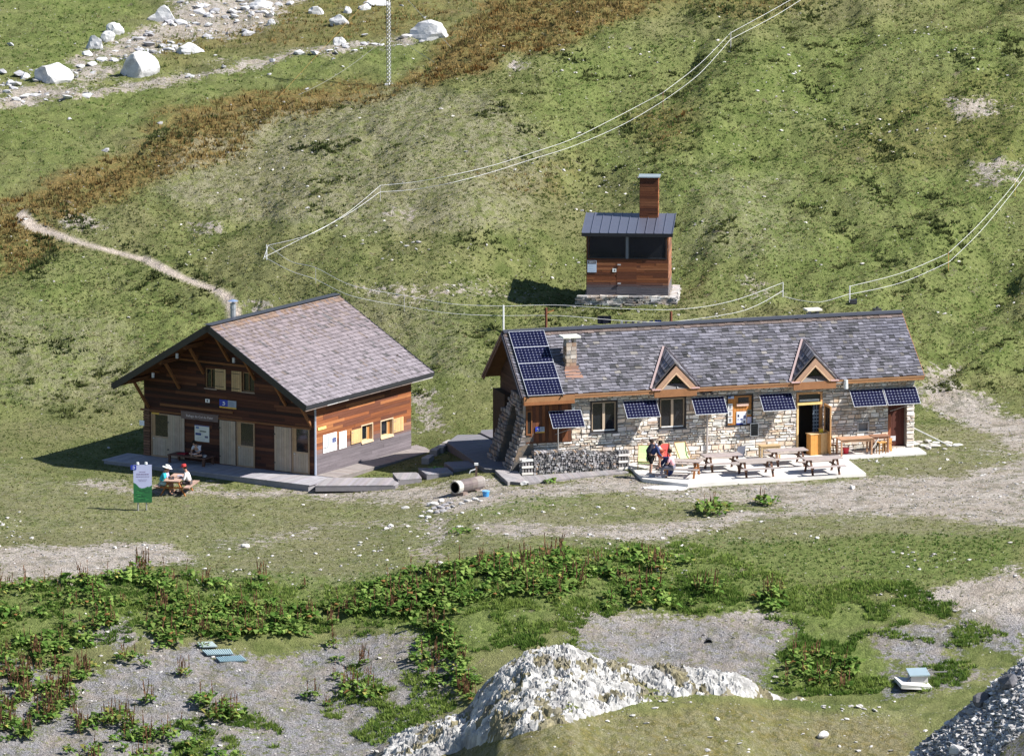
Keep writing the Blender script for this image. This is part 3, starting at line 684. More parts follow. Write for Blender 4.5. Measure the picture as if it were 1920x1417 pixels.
# doors with leaf shutters
doors = [((285, 311), (774, 851), (309, 340), (778, 863)), ((447, 473), (790, 874), (407, 437), (788, 872)), ((552, 577), (801, 889), (511, 543), (800, 886))]
for (ua, ub), (va, vb), (sa, sb), (s0, s1) in doors:
    a, b = cw(ua-8, 0)[0], cw(ub, 0)[0]; um = (ua+ub)/2; z1 = cw(um, va)[1]; z0 = .03
    f = MB((.26, .17, .10)); rect_frame(f, PF, a, b, z0, z1, .03, .075, .07, (.30, .20, .12))
    zm = z0+(z1-z0)*.44; plank_panel(f, PF, a+.07, b-.07, z0+.07, zm, .03, .055, PALE, 6); slab_piece(f, PF, a+.07, b-.07, zm, zm+.08, .03, .07, (.36, .26, .17))
    slab_piece(f, PF, a+.07, a+.24, zm+.08, z1-.07, .03, .06, (.34, .22, .12))
    o = f.build('door', M['wood'], chalet)
    g = MB(); g.face([PF(a+.24, zm+.08, .045), PF(b-.07, zm+.08, .045), PF(b-.07, z1-.07, .045), PF(a+.24, z1-.07, .045)]); g.build('pane', M['glass'], o)
    hd = MB((.5, .5, .5)); hd.bb(a+.12, a+.20, -.12, -.075, zm-.05, zm-.02); hd.build('handle', M['metal'], o)
    a, b = cw(sa, 0)[0], cw(sb, 0)[0]; um = (sa+sb)/2; z1 = cw(um, s0, .06)[1]
    f = MB(); plank_panel(f, PF, a, b, .06, z1, .04, .085, PALE, 7); o = f.build('door_shutter', M['wood'], chalet)
    for z in (.4, z1-.4): hg = MB((.04, .04, .04)); hg.bb(a-.03, a+.06, -.10, -.088, z, z+.06); hg.build('hinge', M['metal'], o)
for (u0, v0, u1) in ((286, 773.5, 300), (448, 788, 464)):
    a, z = cw(u0, v0); b = cw(u1, v0)[0]; mb = MB((.55, .33, .05)); mb.bb(a, b, -.08, -.02, z-.04, z+.04); mb.build('yellow_plate', M['paint'], chalet)
# log ends at the left corner
mb = MB()
for i in range(18): mb.bb(.0, .36, -.13+.02*(i % 2), -.02, .05+i*.125, .05+i*.125+.10, jc((.15, .08, .05), .3))
mb.build('corner_logs', M['wood'], chalet)
P = PF
a, z1 = cw(265, 786.5); b, z0 = cw(274, 797); poster(lambda u, z, o: PF(u, z, o+.11), a, z0, b, z1, chalet, 'notice', lines=3)
a, z1 = cw(386, 746.5); b, z0 = cw(394, 753.5); poster(P, a, z0-.03, b, z1-.02, chalet, 'notice', lines=0, blocks=[(.3, .2, .7, .8, (.1, .1, .12))])
a, z1 = cw(366, 795.5); b, _ = cw(386.5, 0); z0 = cw(376, 827)[1]
poster(P, a, z0, b, z1, chalet, 'info_poster', (.62, .62, .56), [(0, .95, 1, 1, (.04, .07, .25)), (.08, .78, .3, .9, (.12, .18, .35)), (.35, .6, .8, .68, (.1, .12, .1)), (.05, .38, .45, .52, (.03, .05, .18)), (.7, .25, .92, .38, (.1, .1, .16))], lines=9, seed=3)
a, z1 = cw(412.5, 745); b, _ = cw(438.5, 0); z0 = cw(425, 762)[1]
park_sign(P, a, z0, b-a, z1-z0-.08, chalet)
a, z1 = cw(342, 771.0); b, _ = cw(405, 0); z0 = z1-.30; z1 += .06
nb_ = MB(); rr_ = random.Random(5); us = np.linspace(a, b, 9)
for i in range(8): slab_piece(nb_, P, us[i], us[i+1], z0-.02*rr_.random(), z1-.04+.03*rr_.random(), .02, .115, (.15, .11, .10))
nbo = nb_.build('name_board', M['wood'], chalet)
text_mesh('lettering', "Refuge du Col du Palet", .165, M['paint'], nbo, ((a+b)/2, -.119, (z0+z1)/2-.08), (R(90), 0, 0), (.62, .54, .54))
# side wall: windows, shutters, panels
for (a, b, c, d), (ua, ub, va, vb, vc, vd) in ((sw1, (653, 673, 808, 834, 803, 830)), (sw2, (733.5, 752, 786, 812, 780, 806))):
    f = MB(); rect_frame(f, PR, a-.05, b+.05, c-.05, d+.05, -.13, .045, .055, (.55, .42, .28)); slab_piece(f, PR, a-.05, b+.05, c-.12, c-.052, -.05, .075, (.6, .45, .3))
    rect_frame(f, PR, a+.005, b-.28, c+.005, d-.005, -.14, -.08, .05, (.5, .36, .2)); slab_piece(f, PR, b-.28, b-.005, c+.0, d, -.145, -.11, (.36, .16, .05))
    o = f.build('window', M['wood'], chalet); pane(PR, a+.05, b-.33, c+.05, d-.05, -.12, o)
    y0, y1 = cs(ua, 0)[0], cs(ub, 0)[0]; za = cs(ua, va)[1]; zb2 = cs(ua, vb)[1]
    f = MB(); plank_panel(f, PR, y0, y1, zb2, za, .035, .07, lambda: jc((.55, .36, .17), .12), 6); o = f.build('shutter', M['wood'], chalet)
    for z in (zb2+.1, za-.12): hg = MB((.3, .3, .3)); hg.box(PR(y0+.1, z, .078), (.008, .14, .03)); hg.build('hinge', M['metal'], o)
y0, y1 = cs(600, 0)[0], cs(626, 0)[0]; z1 = cs(600, 817)[1]; z0 = cs(600, 851)[1]
poster(PR, y0, z0, y1, z1, chalet, 'map_panel', (.72, .74, .74), [(.02, .25, .38, .3, (.12, .14, .16)), (.36, .3, .40, .85, (.08, .12, .14)), (.25, .85, .37, .9, (.1, .12, .14)), (.66, .45, .95, .72, (.08, .10, .22)), (.8, .52, .88, .6, (.6, .65, .8)), (.05, .05, .2, .2, (.55, .56, .6))], lines=0)
y0, y1 = cs(630.5, 0)[0], cs(644.5, 0)[0]; z1 = cs(631, 811)[1]; z0 = cs(631, 843)[1]
poster(PR, y0, z0, y1, z1, chalet, 'poster', (.75, .76, .72), [(.65, .82, .9, .87, (.15, .18, .4))], lines=0)
y0, z1 = cs(595, 806); y1 = cs(606, 0)[0]; poster(PR, y0, z1-.02, y1, z1+.10, chalet, 'yellow_plate', (.75, .65, .2), lines=0)
mb = MB((.45, .50, .60)); mb.tube((GW+.03, -.06, .05), (GW+.03, -.06, 2.6), .05, n=8); mb.tube((GW+.03, -.06, 2.6), (GW+.03, -.06, 3.3), .05, n=8, col=(.25, .27, .32)); mb.build('downpipe', M['metal'], chalet)
# flue behind the ridge
pz = CHF.hit(437, 600, 0, GW/2-.55); mb = MB((.30, .32, .34)); mb.tube((pz.x, pz.y, PEAK_Z-.6), (pz.x, pz.y, PEAK_Z+.62), .13, n=10); mb.tube((pz.x, pz.y, PEAK_Z+.35), (pz.x, pz.y, PEAK_Z+.45), .15, n=10)
mb.tube((pz.x, pz.y, PEAK_Z+.72), (pz.x, pz.y, PEAK_Z+.80), .26, .05, n=12, col=(.22, .3, .45)); mb.tube((pz.x, pz.y, PEAK_Z+.6), (pz.x, pz.y, PEAK_Z+.73), .05, n=6); mb.build('flue', M['metal'], chalet)

# chalet deck: boards
def decking(name, pts, z, label, th=.14, board=.14, along=0.0, col=(.20, .18, .19), cat='deck', group=None, jitc=.12):
    """boards laid over a convex outline (world xy points)"""
    c0 = Vector((sum(p[0] for p in pts)/len(pts), sum(p[1] for p in pts)/len(pts), z)); c, s = math.cos(along), math.sin(along)
    L = [((p[0]-c0.x)*c+(p[1]-c0.y)*s, -(p[0]-c0.x)*s+(p[1]-c0.y)*c) for p in pts]
    ys_ = [p[1] for p in L]; mb = MB()
    def cut(yy):
        xs_ = []
        for (x0, y0), (x1, y1) in zip(L, L[1:]+L[:1]):
            if (y0 <= yy < y1) or (y1 <= yy < y0): xs_.append(x0+(x1-x0)*(yy-y0)/(y1-y0))
        return (min(xs_), max(xs_)) if len(xs_) > 1 else None
    y = min(ys_)
    while y < max(ys_)-.01:
        y2 = min(y+board, max(ys_)); e = 1e-3
        a = cut(y+e); b = cut(y2-e)
        if a and b:
            cc = jc(col, jitc); g = .006; dz = rnd.uniform(-.003, .003)
            q = [(a[0], y+g), (a[1], y+g), (b[1], y2), (b[0], y2)]
            mb.add([(x, yy, -.035) for x, yy in q]+[(x, yy, dz) for x, yy in q], [(3, 2, 1, 0), (4, 5, 6, 7), (0, 1, 5, 4), (1, 2, 6, 5), (2, 3, 7, 6), (3, 0, 4, 7)], cc)
        y = y2
    t = thing(name, label, cat, c0, along, group)
    mb.build('boards', M['wood'], t)
    fr = MB(tuple(q*.7 for q in col)); n = len(L)
    k = .985; Lk = [(x*k, y*k) for x, y in L]
    fr.add([(x, y, -.036) for x, y in Lk]+[(x, y, -th) for x, y in Lk], [tuple(range(n)), tuple(range(2*n-1, n-1, -1))]+[(i, (i+1) % n, (i+1) % n+n, i+n) for i in range(n)])
    fr.build('deck_frame', M['wood'], t); return t
wl = lambda *p: tuple(CHF.w((*p, 0)))[:2]
decking('timber_deck', [wl(-1.0, -2.1), wl(GW+1.1, -2.15), wl(GW+1.1, -.02), wl(GW, -.02), wl(-1.0, -.02)], -.58, 'long grey timber deck under the gable overhang of the chalet', along=CA+R(90), col=(.30, .29, .31), th=.3)
decking('side_ramp', [wl(GW+.03, 0), wl(GW+1.1, 0), wl(GW+1.25, SW_+.3), wl(GW+.9, SW_+1.6), wl(GW-.3, SW_+1.2), wl(GW-.3, SW_+.12), wl(GW+.03, SW_+.1)], -.56, 'narrow boardwalk running along the sunlit side wall of the chalet', along=CA, col=(.25, .22, .21), cat='boardwalk', th=.3)
def gq(pts, z): return [tuple(gp(u, v, z))[:2] for u, v in pts]
decking('boardwalk', gq([(590, 910), (612, 895), (735, 895), (748, 905), (742, 909)], -.50), -.50, 'wedge-shaped slatted ramp ending at the chalet deck corner', along=R(80), col=(.27, .25, .26), cat='boardwalk', th=.28)
decking('timber_step', gq([(736, 886), (783, 885), (791, 896), (746, 899)], -.40), -.40, 'lowest timber platform step between the two huts', along=R(85), col=(.26, .24, .25), cat='step', group='platform steps between the huts', th=.42)
decking('timber_step', gq([(784, 877), (838, 876), (850, 886), (800, 889)], -.32), -.32, 'middle timber platform step between the two huts', along=R(85), col=(.24, .23, .25), cat='step', group='platform steps between the huts', th=.45)
decking('timber_step', gq([(832, 866), (888, 863), (903, 875), (850, 878)], -.22), -.22, 'highest timber platform step, next to the big ramp', along=R(5), col=(.20, .19, .21), cat='step', group='platform steps between the huts', th=.55)
decking('entrance_platform', gq([(838, 829), (858, 815), (902, 814), (965, 845), (975, 878), (910, 879), (880, 858)], -.03), -.03, 'wide dark grey timber platform in front of the stone arch', along=R(40), col=(.17, .165, .18), cat='deck', th=.5, jitc=.06)
decking('entrance_platform', gq([(901, 811), (903, 806), (950, 803), (965, 842)], .04), .04, 'small upper timber platform behind the stone arch', along=R(40), col=(.16, .155, .17), cat='deck', th=.4, jitc=.06)
for i, (u, v) in enumerate(((815, 842), (827, 836), (838, 829), (800, 848))):
    decking('timber_step', gq([(u-10, v+1), (u+2, v-5), (u+14, v-5), (u+4, v+2)], -.25+.06*i), -.25+.06*i if i < 3 else -.3, ['second pale plank step of the short flight behind the chalet corner', 'third pale plank step, just below the topmost of the short flight', 'topmost pale plank step, touching the wide platform', 'lowest pale plank step, closest to the chalet corner'][i], along=R(30), col=(.33, .31, .30), cat='step', group='plank steps behind the chalet', th=.3)
decking('walkway', gq([(928, 881), (968, 879), (980, 895), (952, 903)], -.04), -.04, 'pale slatted landing at the left end of the log pile', along=R(120), col=(.30, .28, .28), cat='walkway', th=.3)
decking('walkway', gq([(953, 902), (978, 892), (1172, 879), (1179, 885), (1100, 892), (990, 905)], -.06), -.06, 'long narrow plank walkway in front of the log pile', along=R(100), col=(.27, .25, .25), cat='walkway', th=.16)
# ================================================================ the stone hut
HA = R(17); HW, HD = 19.2, 5.4
HF = Frame(gp(985, 879, 0), HA)
hut = thing('stone_hut', 'long low stone hut with dark shingle roof, two dormers and solar panels', 'building', HF.o, HA)
HFT = math.tan(R(39)); OV = .45
def hw(u, v, o=0.0): p = HF.hit(u, v, 1, -o); return p.x, p.z
HP = plane_map('front', 0); HL = plane_map('left', 0); HR_ = plane_map('right', HW); HB = plane_map('back', HD)
e_ = HF.hit(1733, 704, 1, -OV); HE_Z = e_.z
e2 = HF.hit(1400, 720, 1, -OV); HE_Z = (HE_Z+e2.z)/2
MID = HD/2; RZ = HE_Z + (MID+OV)*HFT
XL = -.25; XR = HW+.30
def hz(y): return RZ-abs(y-MID)*HFT
STONE = lambda: jc(rnd.choice([(.74, .68, .60), (.66, .62, .57), (.78, .74, .68), (.58, .46, .36), (.52, .49, .46), (.70, .60, .49), (.80, .77, .72), (.62, .56, .51)]), .14)
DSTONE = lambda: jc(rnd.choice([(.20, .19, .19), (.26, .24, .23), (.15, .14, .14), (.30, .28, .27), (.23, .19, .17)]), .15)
X = lambda u: hw(u, 800)[0]
def Z(u, v, o=0.0): return hw(u, v, o)[1]
win = [(X(1107), X(1157), Z(1132, 810), Z(1132, 751)), (X(1235), X(1285.5), Z(1260, 803), Z(1260, 744))]
cab = (X(1362), X(1411), Z(1386, 798), Z(1386, 739.5))
door = (X(1493), X(1541), .0, Z(1516, 735))
store = (X(1665), X(1699.5), .04, Z(1682, 755))
niche = (X(1608.5), X(1626.5), Z(1618, 807), Z(1618, 792))
bay = (0.02, X(1071), Z(1030, 829), HE_Z)
topz = hz(0)-.14
mb = MB(); rubble(mb, HP, HW, topz, STONE, win+[cab, door, store, niche, (bay[0], bay[1], bay[2], topz)], back=.40, relief=.06)
mb.build('front_wall', M['stone'], hut)
mb = MB(); rubble(mb, HR_, HD, RZ-.2, STONE, (), lambda z: MID-(RZ-.2-z)/HFT, lambda z: MID+(RZ-.2-z)/HFT, row=(.15, .3), sw=(.25, .6)); mb.build('end_wall', M['stone'], hut)
mb = MB(); rubble(mb, HB, HW-.5, topz, STONE, (), row=(.3, .5), sw=(.5, 1.2), u_off=.5); mb.build('back_wall', M['stone'], hut)
mb = MB((.16, .155, .15)); mb.bb(bay[1]+.02, HW-.02, -.085, .0, topz-.02-.17, topz-.02, (.20, .195, .19)); mb.build('wall_plate', M['concrete'], hut)
# dark interior lining so that openings read as rooms
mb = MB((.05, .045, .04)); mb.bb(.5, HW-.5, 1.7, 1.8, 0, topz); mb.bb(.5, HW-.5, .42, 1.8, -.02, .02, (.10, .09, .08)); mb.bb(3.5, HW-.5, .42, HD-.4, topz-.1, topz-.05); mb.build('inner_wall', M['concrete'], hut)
# left gable: timber above, stone arch below
mb = MB(); boards(mb, plane_map('left', .45), HD, RZ-.25, lambda u, z, r: jc((.06, .035, .025), .3), .16, (), lambda z: MID-(RZ-.25-z)/HFT, lambda z: MID+(RZ-.25-z)/HFT); mb.build('gable_wall', M['wood_x'], hut)
mb = MB()
arch_top, aw0, aw1 = 3.35, -.02, 3.5
flare = lambda z: .72*max(0, 1-z/2.5)**1.3
ya, yb2, ysp = 1.15, 2.35, 1.9        # opening
zz = -.1
while zz < arch_top:
    z2 = min(arch_top, zz+rnd.uniform(.13, .24)); zc_ = (zz+z2)/2
    half = (yb2-ya)/2*(1 if zc_ < ysp else max(0, 1-((zc_-ysp)/(2.75-ysp))**2)**.5 if zc_ < 2.75 else 0)
    mc = (ya+yb2)/2; outer0 = aw0-.1*flare(zc_); outer1 = aw1+.25*flare(zc_)
    if zc_ > 2.3: outer1 = min(outer1, mc+1.25-(zc_-2.3)*.8); outer0 = max(outer0, mc-1.45+(zc_-2.3)*.55)
    rngs = [(outer0, mc-half), (mc+half, outer1)] if half > .02 else [(outer0, outer1)]
    for p, q in rngs:
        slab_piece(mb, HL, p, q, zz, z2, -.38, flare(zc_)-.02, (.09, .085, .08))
        a = p
        while a < q-.02:
            b = min(q, a+rnd.uniform(.2, .5)); b = q if q-b < .1 else b
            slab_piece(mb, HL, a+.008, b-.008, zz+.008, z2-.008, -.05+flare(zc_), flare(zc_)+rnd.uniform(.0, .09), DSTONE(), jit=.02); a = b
    zz = z2
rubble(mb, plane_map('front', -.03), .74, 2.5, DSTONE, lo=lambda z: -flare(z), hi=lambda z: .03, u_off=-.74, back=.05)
mb.build('stone_arch', M['stone'], hut)
mb = MB((.045, .028, .02)); mb.bb(.06, .45, 3.5, HD, -.1, 2.9); mb.build('porch_panel', M['wood'], hut); mb = MB((.045, .028, .02)); mb.bb(.10, .44, .0, .3, 2.2, topz); mb.build('porch_panel', M['wood'], hut)
# timber bay at the left end of the front
mb = MB()
n_ = 14; e = (bay[1]-bay[0])/n_
for i in range(n_): slab_piece(mb, HP, bay[0]+i*e, bay[0]+(i+1)*e-.008, bay[2], topz, -.15, .03+rnd.uniform(0, .012), jc(rnd.choice([(.13, .048, .022), (.08, .032, .018), (.18, .07, .03)]), .2))
mb.bb(bay[0], bay[1], -.06, .0, bay[2]-.0, bay[2]+.07, (.10, .04, .02)); mb.build('timber_bay', M['wood'], hut)
mb = MB(); a, z1 = hw(984.5, 770); b, z0 = hw(997, 815); rect_frame(mb, HP, a+.03, b, z0, z1, .04, .10, .06, (.20, .08, .03)); mb.bb(a+.09, b-.06, -.065, -.05, z0+.06, z1-.06, (.02, .015, .012)); mb.build('bay_window', M['wood'], hut)
a, z1 = hw(1003, 800); b, z0 = hw(1020, 808); park_sign(lambda u, z, o: HP(u, z, o+.03), a, z0, b-a, z1-z0, hut)
# roof
dnv = Vector((0, -1, -HFT)).normalized(); dbv = Vector((0, 1, -HFT)).normalized(); SL = (MID+OV)/math.cos(R(39))
deck = MB((.14, .07, .03))
for s_ in (-1, 1):
    yE = MID+s_*(MID+OV-.03)
    pts = [(XL+.03, MID, RZ-.02), (XR-.03, MID, RZ-.02), (XR-.03, yE, HE_Z-.0), (XL+.03, yE, HE_Z-.0)]
    deck.poly(pts, (0, s_*math.sin(R(39)), math.cos(R(39))), .13)
od = deck.build('roof_deck', M['wood'], hut)
def sc2(a, t):
    g = rnd.choice([rnd.uniform(.07, .11), rnd.uniform(.10, .17)]); r_ = rnd.random()
    if t < .05: return jc((.13, .10, .09), .3)
    if r_ < .12: return (g*.55, g*.55, g*.6)
    if r_ > .97: return (g*1.4, g*1.3, g*1.2)
    k = .25*fb_(a, t)
    g *= 1.12; return (g*(1.0+k*.5), g*(.97+k*.4), g*(1.13+k*.2))
def fb_(a, t): return float(fbm(np.array([a]), np.array([t*4]), 2.0, 3, 9)[0])
DORM = []
for (ua, ub, ux, vb_) in ((1226, 1306, 1262, 724), (1487, 1567, 1515, 709)):
    xa = HF.hit(ua, vb_, 1, -OV).x; xb = HF.hit(ub, vb_-3, 1, -OV).x; DORM.append((xa, xb))
def skipd(a, d):
    y = MID-d*math.cos(R(39))
    for xa, xb in DORM:
        c_ = (xa+xb)/2; h_ = (xb-xa)/2+.12; t = (y+OV)/1.25
        if t < 1 and abs(a+XL-c_) < h_*(1-t): return True
    return False
mb = MB(); shingles(mb, (XL, MID, RZ), (1, 0, 0), dnv, XR-XL, SL, 22, sc2, (.13, .36), .06, skipd, .035); mb.build('shingle_roof', M['slate'], od)
mb = MB(); shingles(mb, (XL, MID, RZ), (1, 0, 0), dbv, XR-XL, SL, 16, sc2, (.2, .5), .04); mb.build('shingle_roof', M['slate'], od)
mb = MB((.055, .06, .075)); mb.beam((XL-.02, MID-.1, RZ+.0), (XR+.02, MID-.1, RZ+.0), .26, .03, up=(0, -.5, 1)); mb.beam((XL-.02, MID+.1, RZ+.0), (XR+.02, MID+.1, RZ+.0), .26, .03, up=(0, .5, 1)); mb.build('ridge_cap', M['metal'], od)
mb = MB()
segs = [(bay[1]+.0, DORM[0][0]-.0), (DORM[0][0], DORM[0][1]), (DORM[0][1], DORM[1][0]), (DORM[1][0], DORM[1][1]), (DORM[1][1], XR)]
for i, (a, b) in enumerate(segs):
    hgt = .19 if i % 2 == 0 else .36; yy = -OV-.02-(.03 if i % 2 else 0)
    mb.bb(a+.003, b-.003, yy-.03, yy+.03, HE_Z-.02-hgt, HE_Z-.02, jc((.25, .12, .055), .08))
    if i % 2 == 0: mb.bb(a+.003, b-.003, yy-.05, yy-.032, HE_Z-.07, HE_Z-.01, (.30, .17, .09))
mb.build('fascia', M['wood'], od)
mb = MB((.27, .135, .06)); mb.bb(XL+.02, bay[1]-.003, -OV-.10, -OV+.05, HE_Z-.28, HE_Z-.03); mb.bb(XL+.02, bay[1]-.003, -OV-.12, -OV+.05, HE_Z-.42, HE_Z-.285, (.24, .10, .04)); mb.build('fascia', M['wood'], od)
for s_ in (-1, 1):
    mb = MB((.10, .055, .04)); a = Vector((XL-.03, MID, RZ-.14)); b = Vector((XL-.03, MID+s_*(MID+OV), HE_Z-.14)); mb.beam(a, b, .06, .26, (.07, .06, .065) if s_ < 0 else (.16, .10, .075))
    mb.beam(a+Vector((-.06, 0, .02)), b+Vector((-.06, 0, .02)), .05, .12, (.06, .06, .075) if s_ < 0 else (.17, .11, .085))
    mb.build('verge_board', M['wood'], od); mb = MB()
    a = Vector((XR+.02, MID, RZ-.12)); b = Vector((XR+.02, MID+s_*(MID+OV), HE_Z-.12)); mb.beam(a, b, .05, .2, (.22, .11, .05)); mb.build('verge_board', M['wood'], od)
mb = MB(); 0 and mb.build('verge_board', M['wood'], od)
# dormers
for k, (xa, xb) in enumerate(DORM):
    c_ = (xa+xb)/2; hw_ = (xb-xa)/2; yf = -OV-.02; zb0 = HE_Z-.02; ah = hw_*1.05
    mb = MB()
    yb_ = yf+1.95; za2 = HE_Z+(yb_+OV)*HFT+.06; za1 = za2-.25-.25
    ap = Vector((c_-.02, yf-.0, zb0+ah+.16)); bk = Vector((c_+.10, yb_, za2))
    for s_ in (-1, 1):
        ft = Vector((c_+s_*(hw_+.12), yf, zb0+.02)); fb2 = Vector((c_+s_*(hw_+.12), yf+.04, HE_Z+.04))
        for j in range(5):
            t0, t1 = j/5, (j+1)/5
            p0 = ap.lerp(ft, t0); p1 = ap.lerp(ft, t1); q0 = bk.lerp(fb2, t0); q1 = bk.lerp(fb2, t1)
            w_ = Vector((s_*.02, 0, .035))
            n = max(2, int(5*(1-t0)))
            for i in range(n):
                a, b = i/n, (i+1)/n-.04
                mb.add([p0.lerp(q0, a), p0.lerp(q0, b), p1.lerp(q1, b)+w_, p1.lerp(q1, a)+w_], [(0, 1, 2, 3)], sc2(i, .5))
        mb.add([ap, ft, fb2, bk, ap-Vector((0, 0, .07)), ft-Vector((0, 0, .07)), fb2-Vector((0, 0, .07)), bk-Vector((0, 0, .07))], [(4, 5, 6, 7), (0, 1, 5, 4), (0, 3, 2, 1)], (.07, .06, .06))
    dm = mb.build('dormer', M['slate'], od)
    mb = MB((.42, .24, .14))
    zt = zb0+ah
    for s_ in (-1, 1):
        mb.beam((c_, yf-.09, zt+.02), (c_+s_*(hw_-.02), yf-.09, zb0+.0), .06, .20, (.40, .23, .13), up=(0, 1, 0)) if 0 else None
        a = Vector((c_, yf-.10, zt)); b = Vector((c_+s_*hw_, yf-.10, zb0)); d = (b-a).normalized(); n = Vector((d.z, 0, -d.x))*s_
        if n.z > 0: n = -n
        mb.add([a, b, b+n*.0+Vector((-s_*.26, 0, 0)), a+Vector((0, 0, -.30))]+[q+Vector((0, .10, 0)) for q in (a, b, b+Vector((-s_*.26, 0, 0)), a+Vector((0, 0, -.30)))],
               [(0, 1, 2, 3), (7, 6, 5, 4), (0, 1, 5, 4), (2, 3, 7, 6), (1, 2, 6, 5)], (.34, .21, .14))
        mb.add([a+Vector((0, -.02, -.30)), b+Vector((-s_*.27, -.02, 0)), b+Vector((-s_*.36, -.02, 0)), a+Vector((0, -.02, -.40))]+[q+Vector((0, .30, 0)) for q in (a+Vector((0, 0, -.30)), b+Vector((-s_*.27, 0, 0)), b+Vector((-s_*.36, 0, 0)), a+Vector((0, 0, -.40)))],
               [(0, 1, 2, 3), (7, 6, 5, 4), (2, 3, 7, 6), (0, 1, 5, 4)], (.5, .34, .22))
    mb.build('dormer_frame', M['wood'], dm)
    mb = MB((.18, .17, .17)); y2 = yf+.12; mb.add([(c_-hw_+.3, yf-.05, zb0), (c_+hw_-.3, yf-.05, zb0), (c_+hw_-.5, y2+.1, zb0+.22), (c_-hw_+.5, y2+.1, zb0+.22)], [(0, 1, 2, 3)]); mb.bb(c_-.02+.1, c_+.02+.1, yf-.06, y2+.05, zb0+.02, zb0+.1, (.6, .6, .6)); mb.build('dormer_sill', M['metal'], dm)
    mb = MB(); y3 = yf+.28; mb.face([(c_-hw_, y3, zb0), (c_+hw_, y3, zb0), (c_, y3, zt)]); mb.build('pane', M['glass'], dm)
    mb = MB((.36, .27, .26))
    a = bk+Vector((0, -.02, .0)); b = Vector((c_-hw_-.16, yf-.05, HE_Z+.02)); mb.beam(a+Vector((-.05, 0, .05)), b+Vector((-.02, 0, .05)), .10, .03, up=(0, -.6, .8))
    b2 = Vector((c_+hw_+.16, yf-.05, HE_Z+.02)); mb.beam(a+Vector((.03, 0, .06)), b2+Vector((0, 0, .05)), .07, .03, (.07, .06, .07), up=(0, -.6, .8))
    mb.bb(c_-hw_-.12, c_-hw_+.35, yf-.12, yf-.0, zb0-.01, zb0+.05, (.6, .4, .38)); mb.bb(c_+hw_-.3, c_+hw_+.12, yf-.12, yf-.0, zb0-.01, zb0+.05, (.6, .4, .38)); mb.build('copper_flashing', M['metal'], dm)
# stone chimney
pc = HF.hit(1069, 690, 1, .9); cx_ = pc.x; cy_ = .95; base_z = hz(cy_)
mb = MB()
cw_, cd_, chh = .50, .46, 1.32
for i in range(8):
    z0 = base_z-.45+i*.19; z1 = z0+.185
    for (P_, a, b) in ((plane_map('front', cy_-cd_/2), cx_-cw_/2, cx_+cw_/2), (plane_map('left', cx_-cw_/2), cy_-cd_/2, cy_+cd_/2), (plane_map('right', cx_+cw_/2), cy_-cd_/2, cy_+cd_/2)):
        m_ = a+(b-a)*rnd.uniform(.35, .65)
        for p, q in ((a, m_), (m_, b)): slab_piece(mb, P_, p+.004, q-.004, z0, z1, -.1, rnd.uniform(.0, .03), jc(rnd.choice([(.36, .30, .25), (.28, .25, .23), (.45, .4, .36), (.3, .2, .14)]), .15), jit=.012)
mb.bb(cx_-cw_/2+.02, cx_+cw_/2-.02, cy_-cd_/2+.02, cy_+cd_/2-.02, base_z-.4, base_z+chh-.30, (.2, .18, .16))
zt = base_z-.45+8*.19
for dx, dy in ((-1, -1), (1, -1), (-1, 1), (1, 1)): mb.bb(cx_+dx*.18-.06, cx_+dx*.18+.06, cy_+dy*.16-.06, cy_+dy*.16+.06, zt, zt+.22, (.4, .36, .32))
ch = mb.build('chimney', M['stone'], od)
mb = MB((.58, .58, .52)); mb.box((cx_, cy_, zt+.26), (.86, .72, .08)); mb.build('chimney_cap', M['concrete'], ch)
mb = MB((.30, .17, .12)); z_ = lambda y: hz(y)+.06
mb.add([(cx_-.36, cy_-.3, z_(cy_-.3)), (cx_+.36, cy_-.3, z_(cy_-.3)), (cx_+.45, cy_-.72, z_(cy_-.72)), (cx_-.40, cy_-.72, z_(cy_-.72)), (cx_-.36, cy_-.3, z_(cy_-.3)-.05), (cx_+.36, cy_-.3, z_(cy_-.3)-.05), (cx_+.45, cy_-.72, z_(cy_-.72)-.06), (cx_-.40, cy_-.72, z_(cy_-.72)-.06)], [(0, 1, 2, 3), (4, 5, 6, 7), (2, 3, 7, 6), (0, 1, 5, 4), (1, 2, 6, 5), (0, 3, 7, 4)]); mb.bb(cx_-.33, cx_+.33, cy_-.31, cy_-.28, base_z-.45, base_z-.02, (.33, .19, .14)); mb.build('flashing', M['metal'], ch)
p2 = HF.hit(1524, 592, 1, MID+.6)
mb = MB((.3, .28, .27)); mb.bb(p2.x-.25, p2.x+.25, MID+.4, MID+.8, RZ-.6, RZ+.02)
for dx in (-.2, .2): mb.bb(p2.x+dx-.06, p2.x+dx+.06, MID+.42, MID+.54, RZ+.02, RZ+.18)
ch2 = mb.build('chimney', M['stone'], od); mb = MB((.58, .55, .48)); mb.box((p2.x, MID+.6, RZ+.20), (.75, .6, .08)); mb.build('chimney_cap', M['concrete'], ch2)
mb = MB((.05, .05, .05)); mb.bb(HW-.9, HW-.55, MID+.35, MID+.7, RZ-.4, RZ+.1); mb.tube((HW-.72, MID+.5, RZ+.1), (HW-.72, MID+.5, RZ+.2), .06, n=8); mb.build('roof_vent', M['metal'], od)
# roof solar panels
up = -dnv; nrm = Vector((0, -math.sin(R(39)), math.cos(R(39))))
tl = HF.hit(960, 622, 1, MID); x0 = None
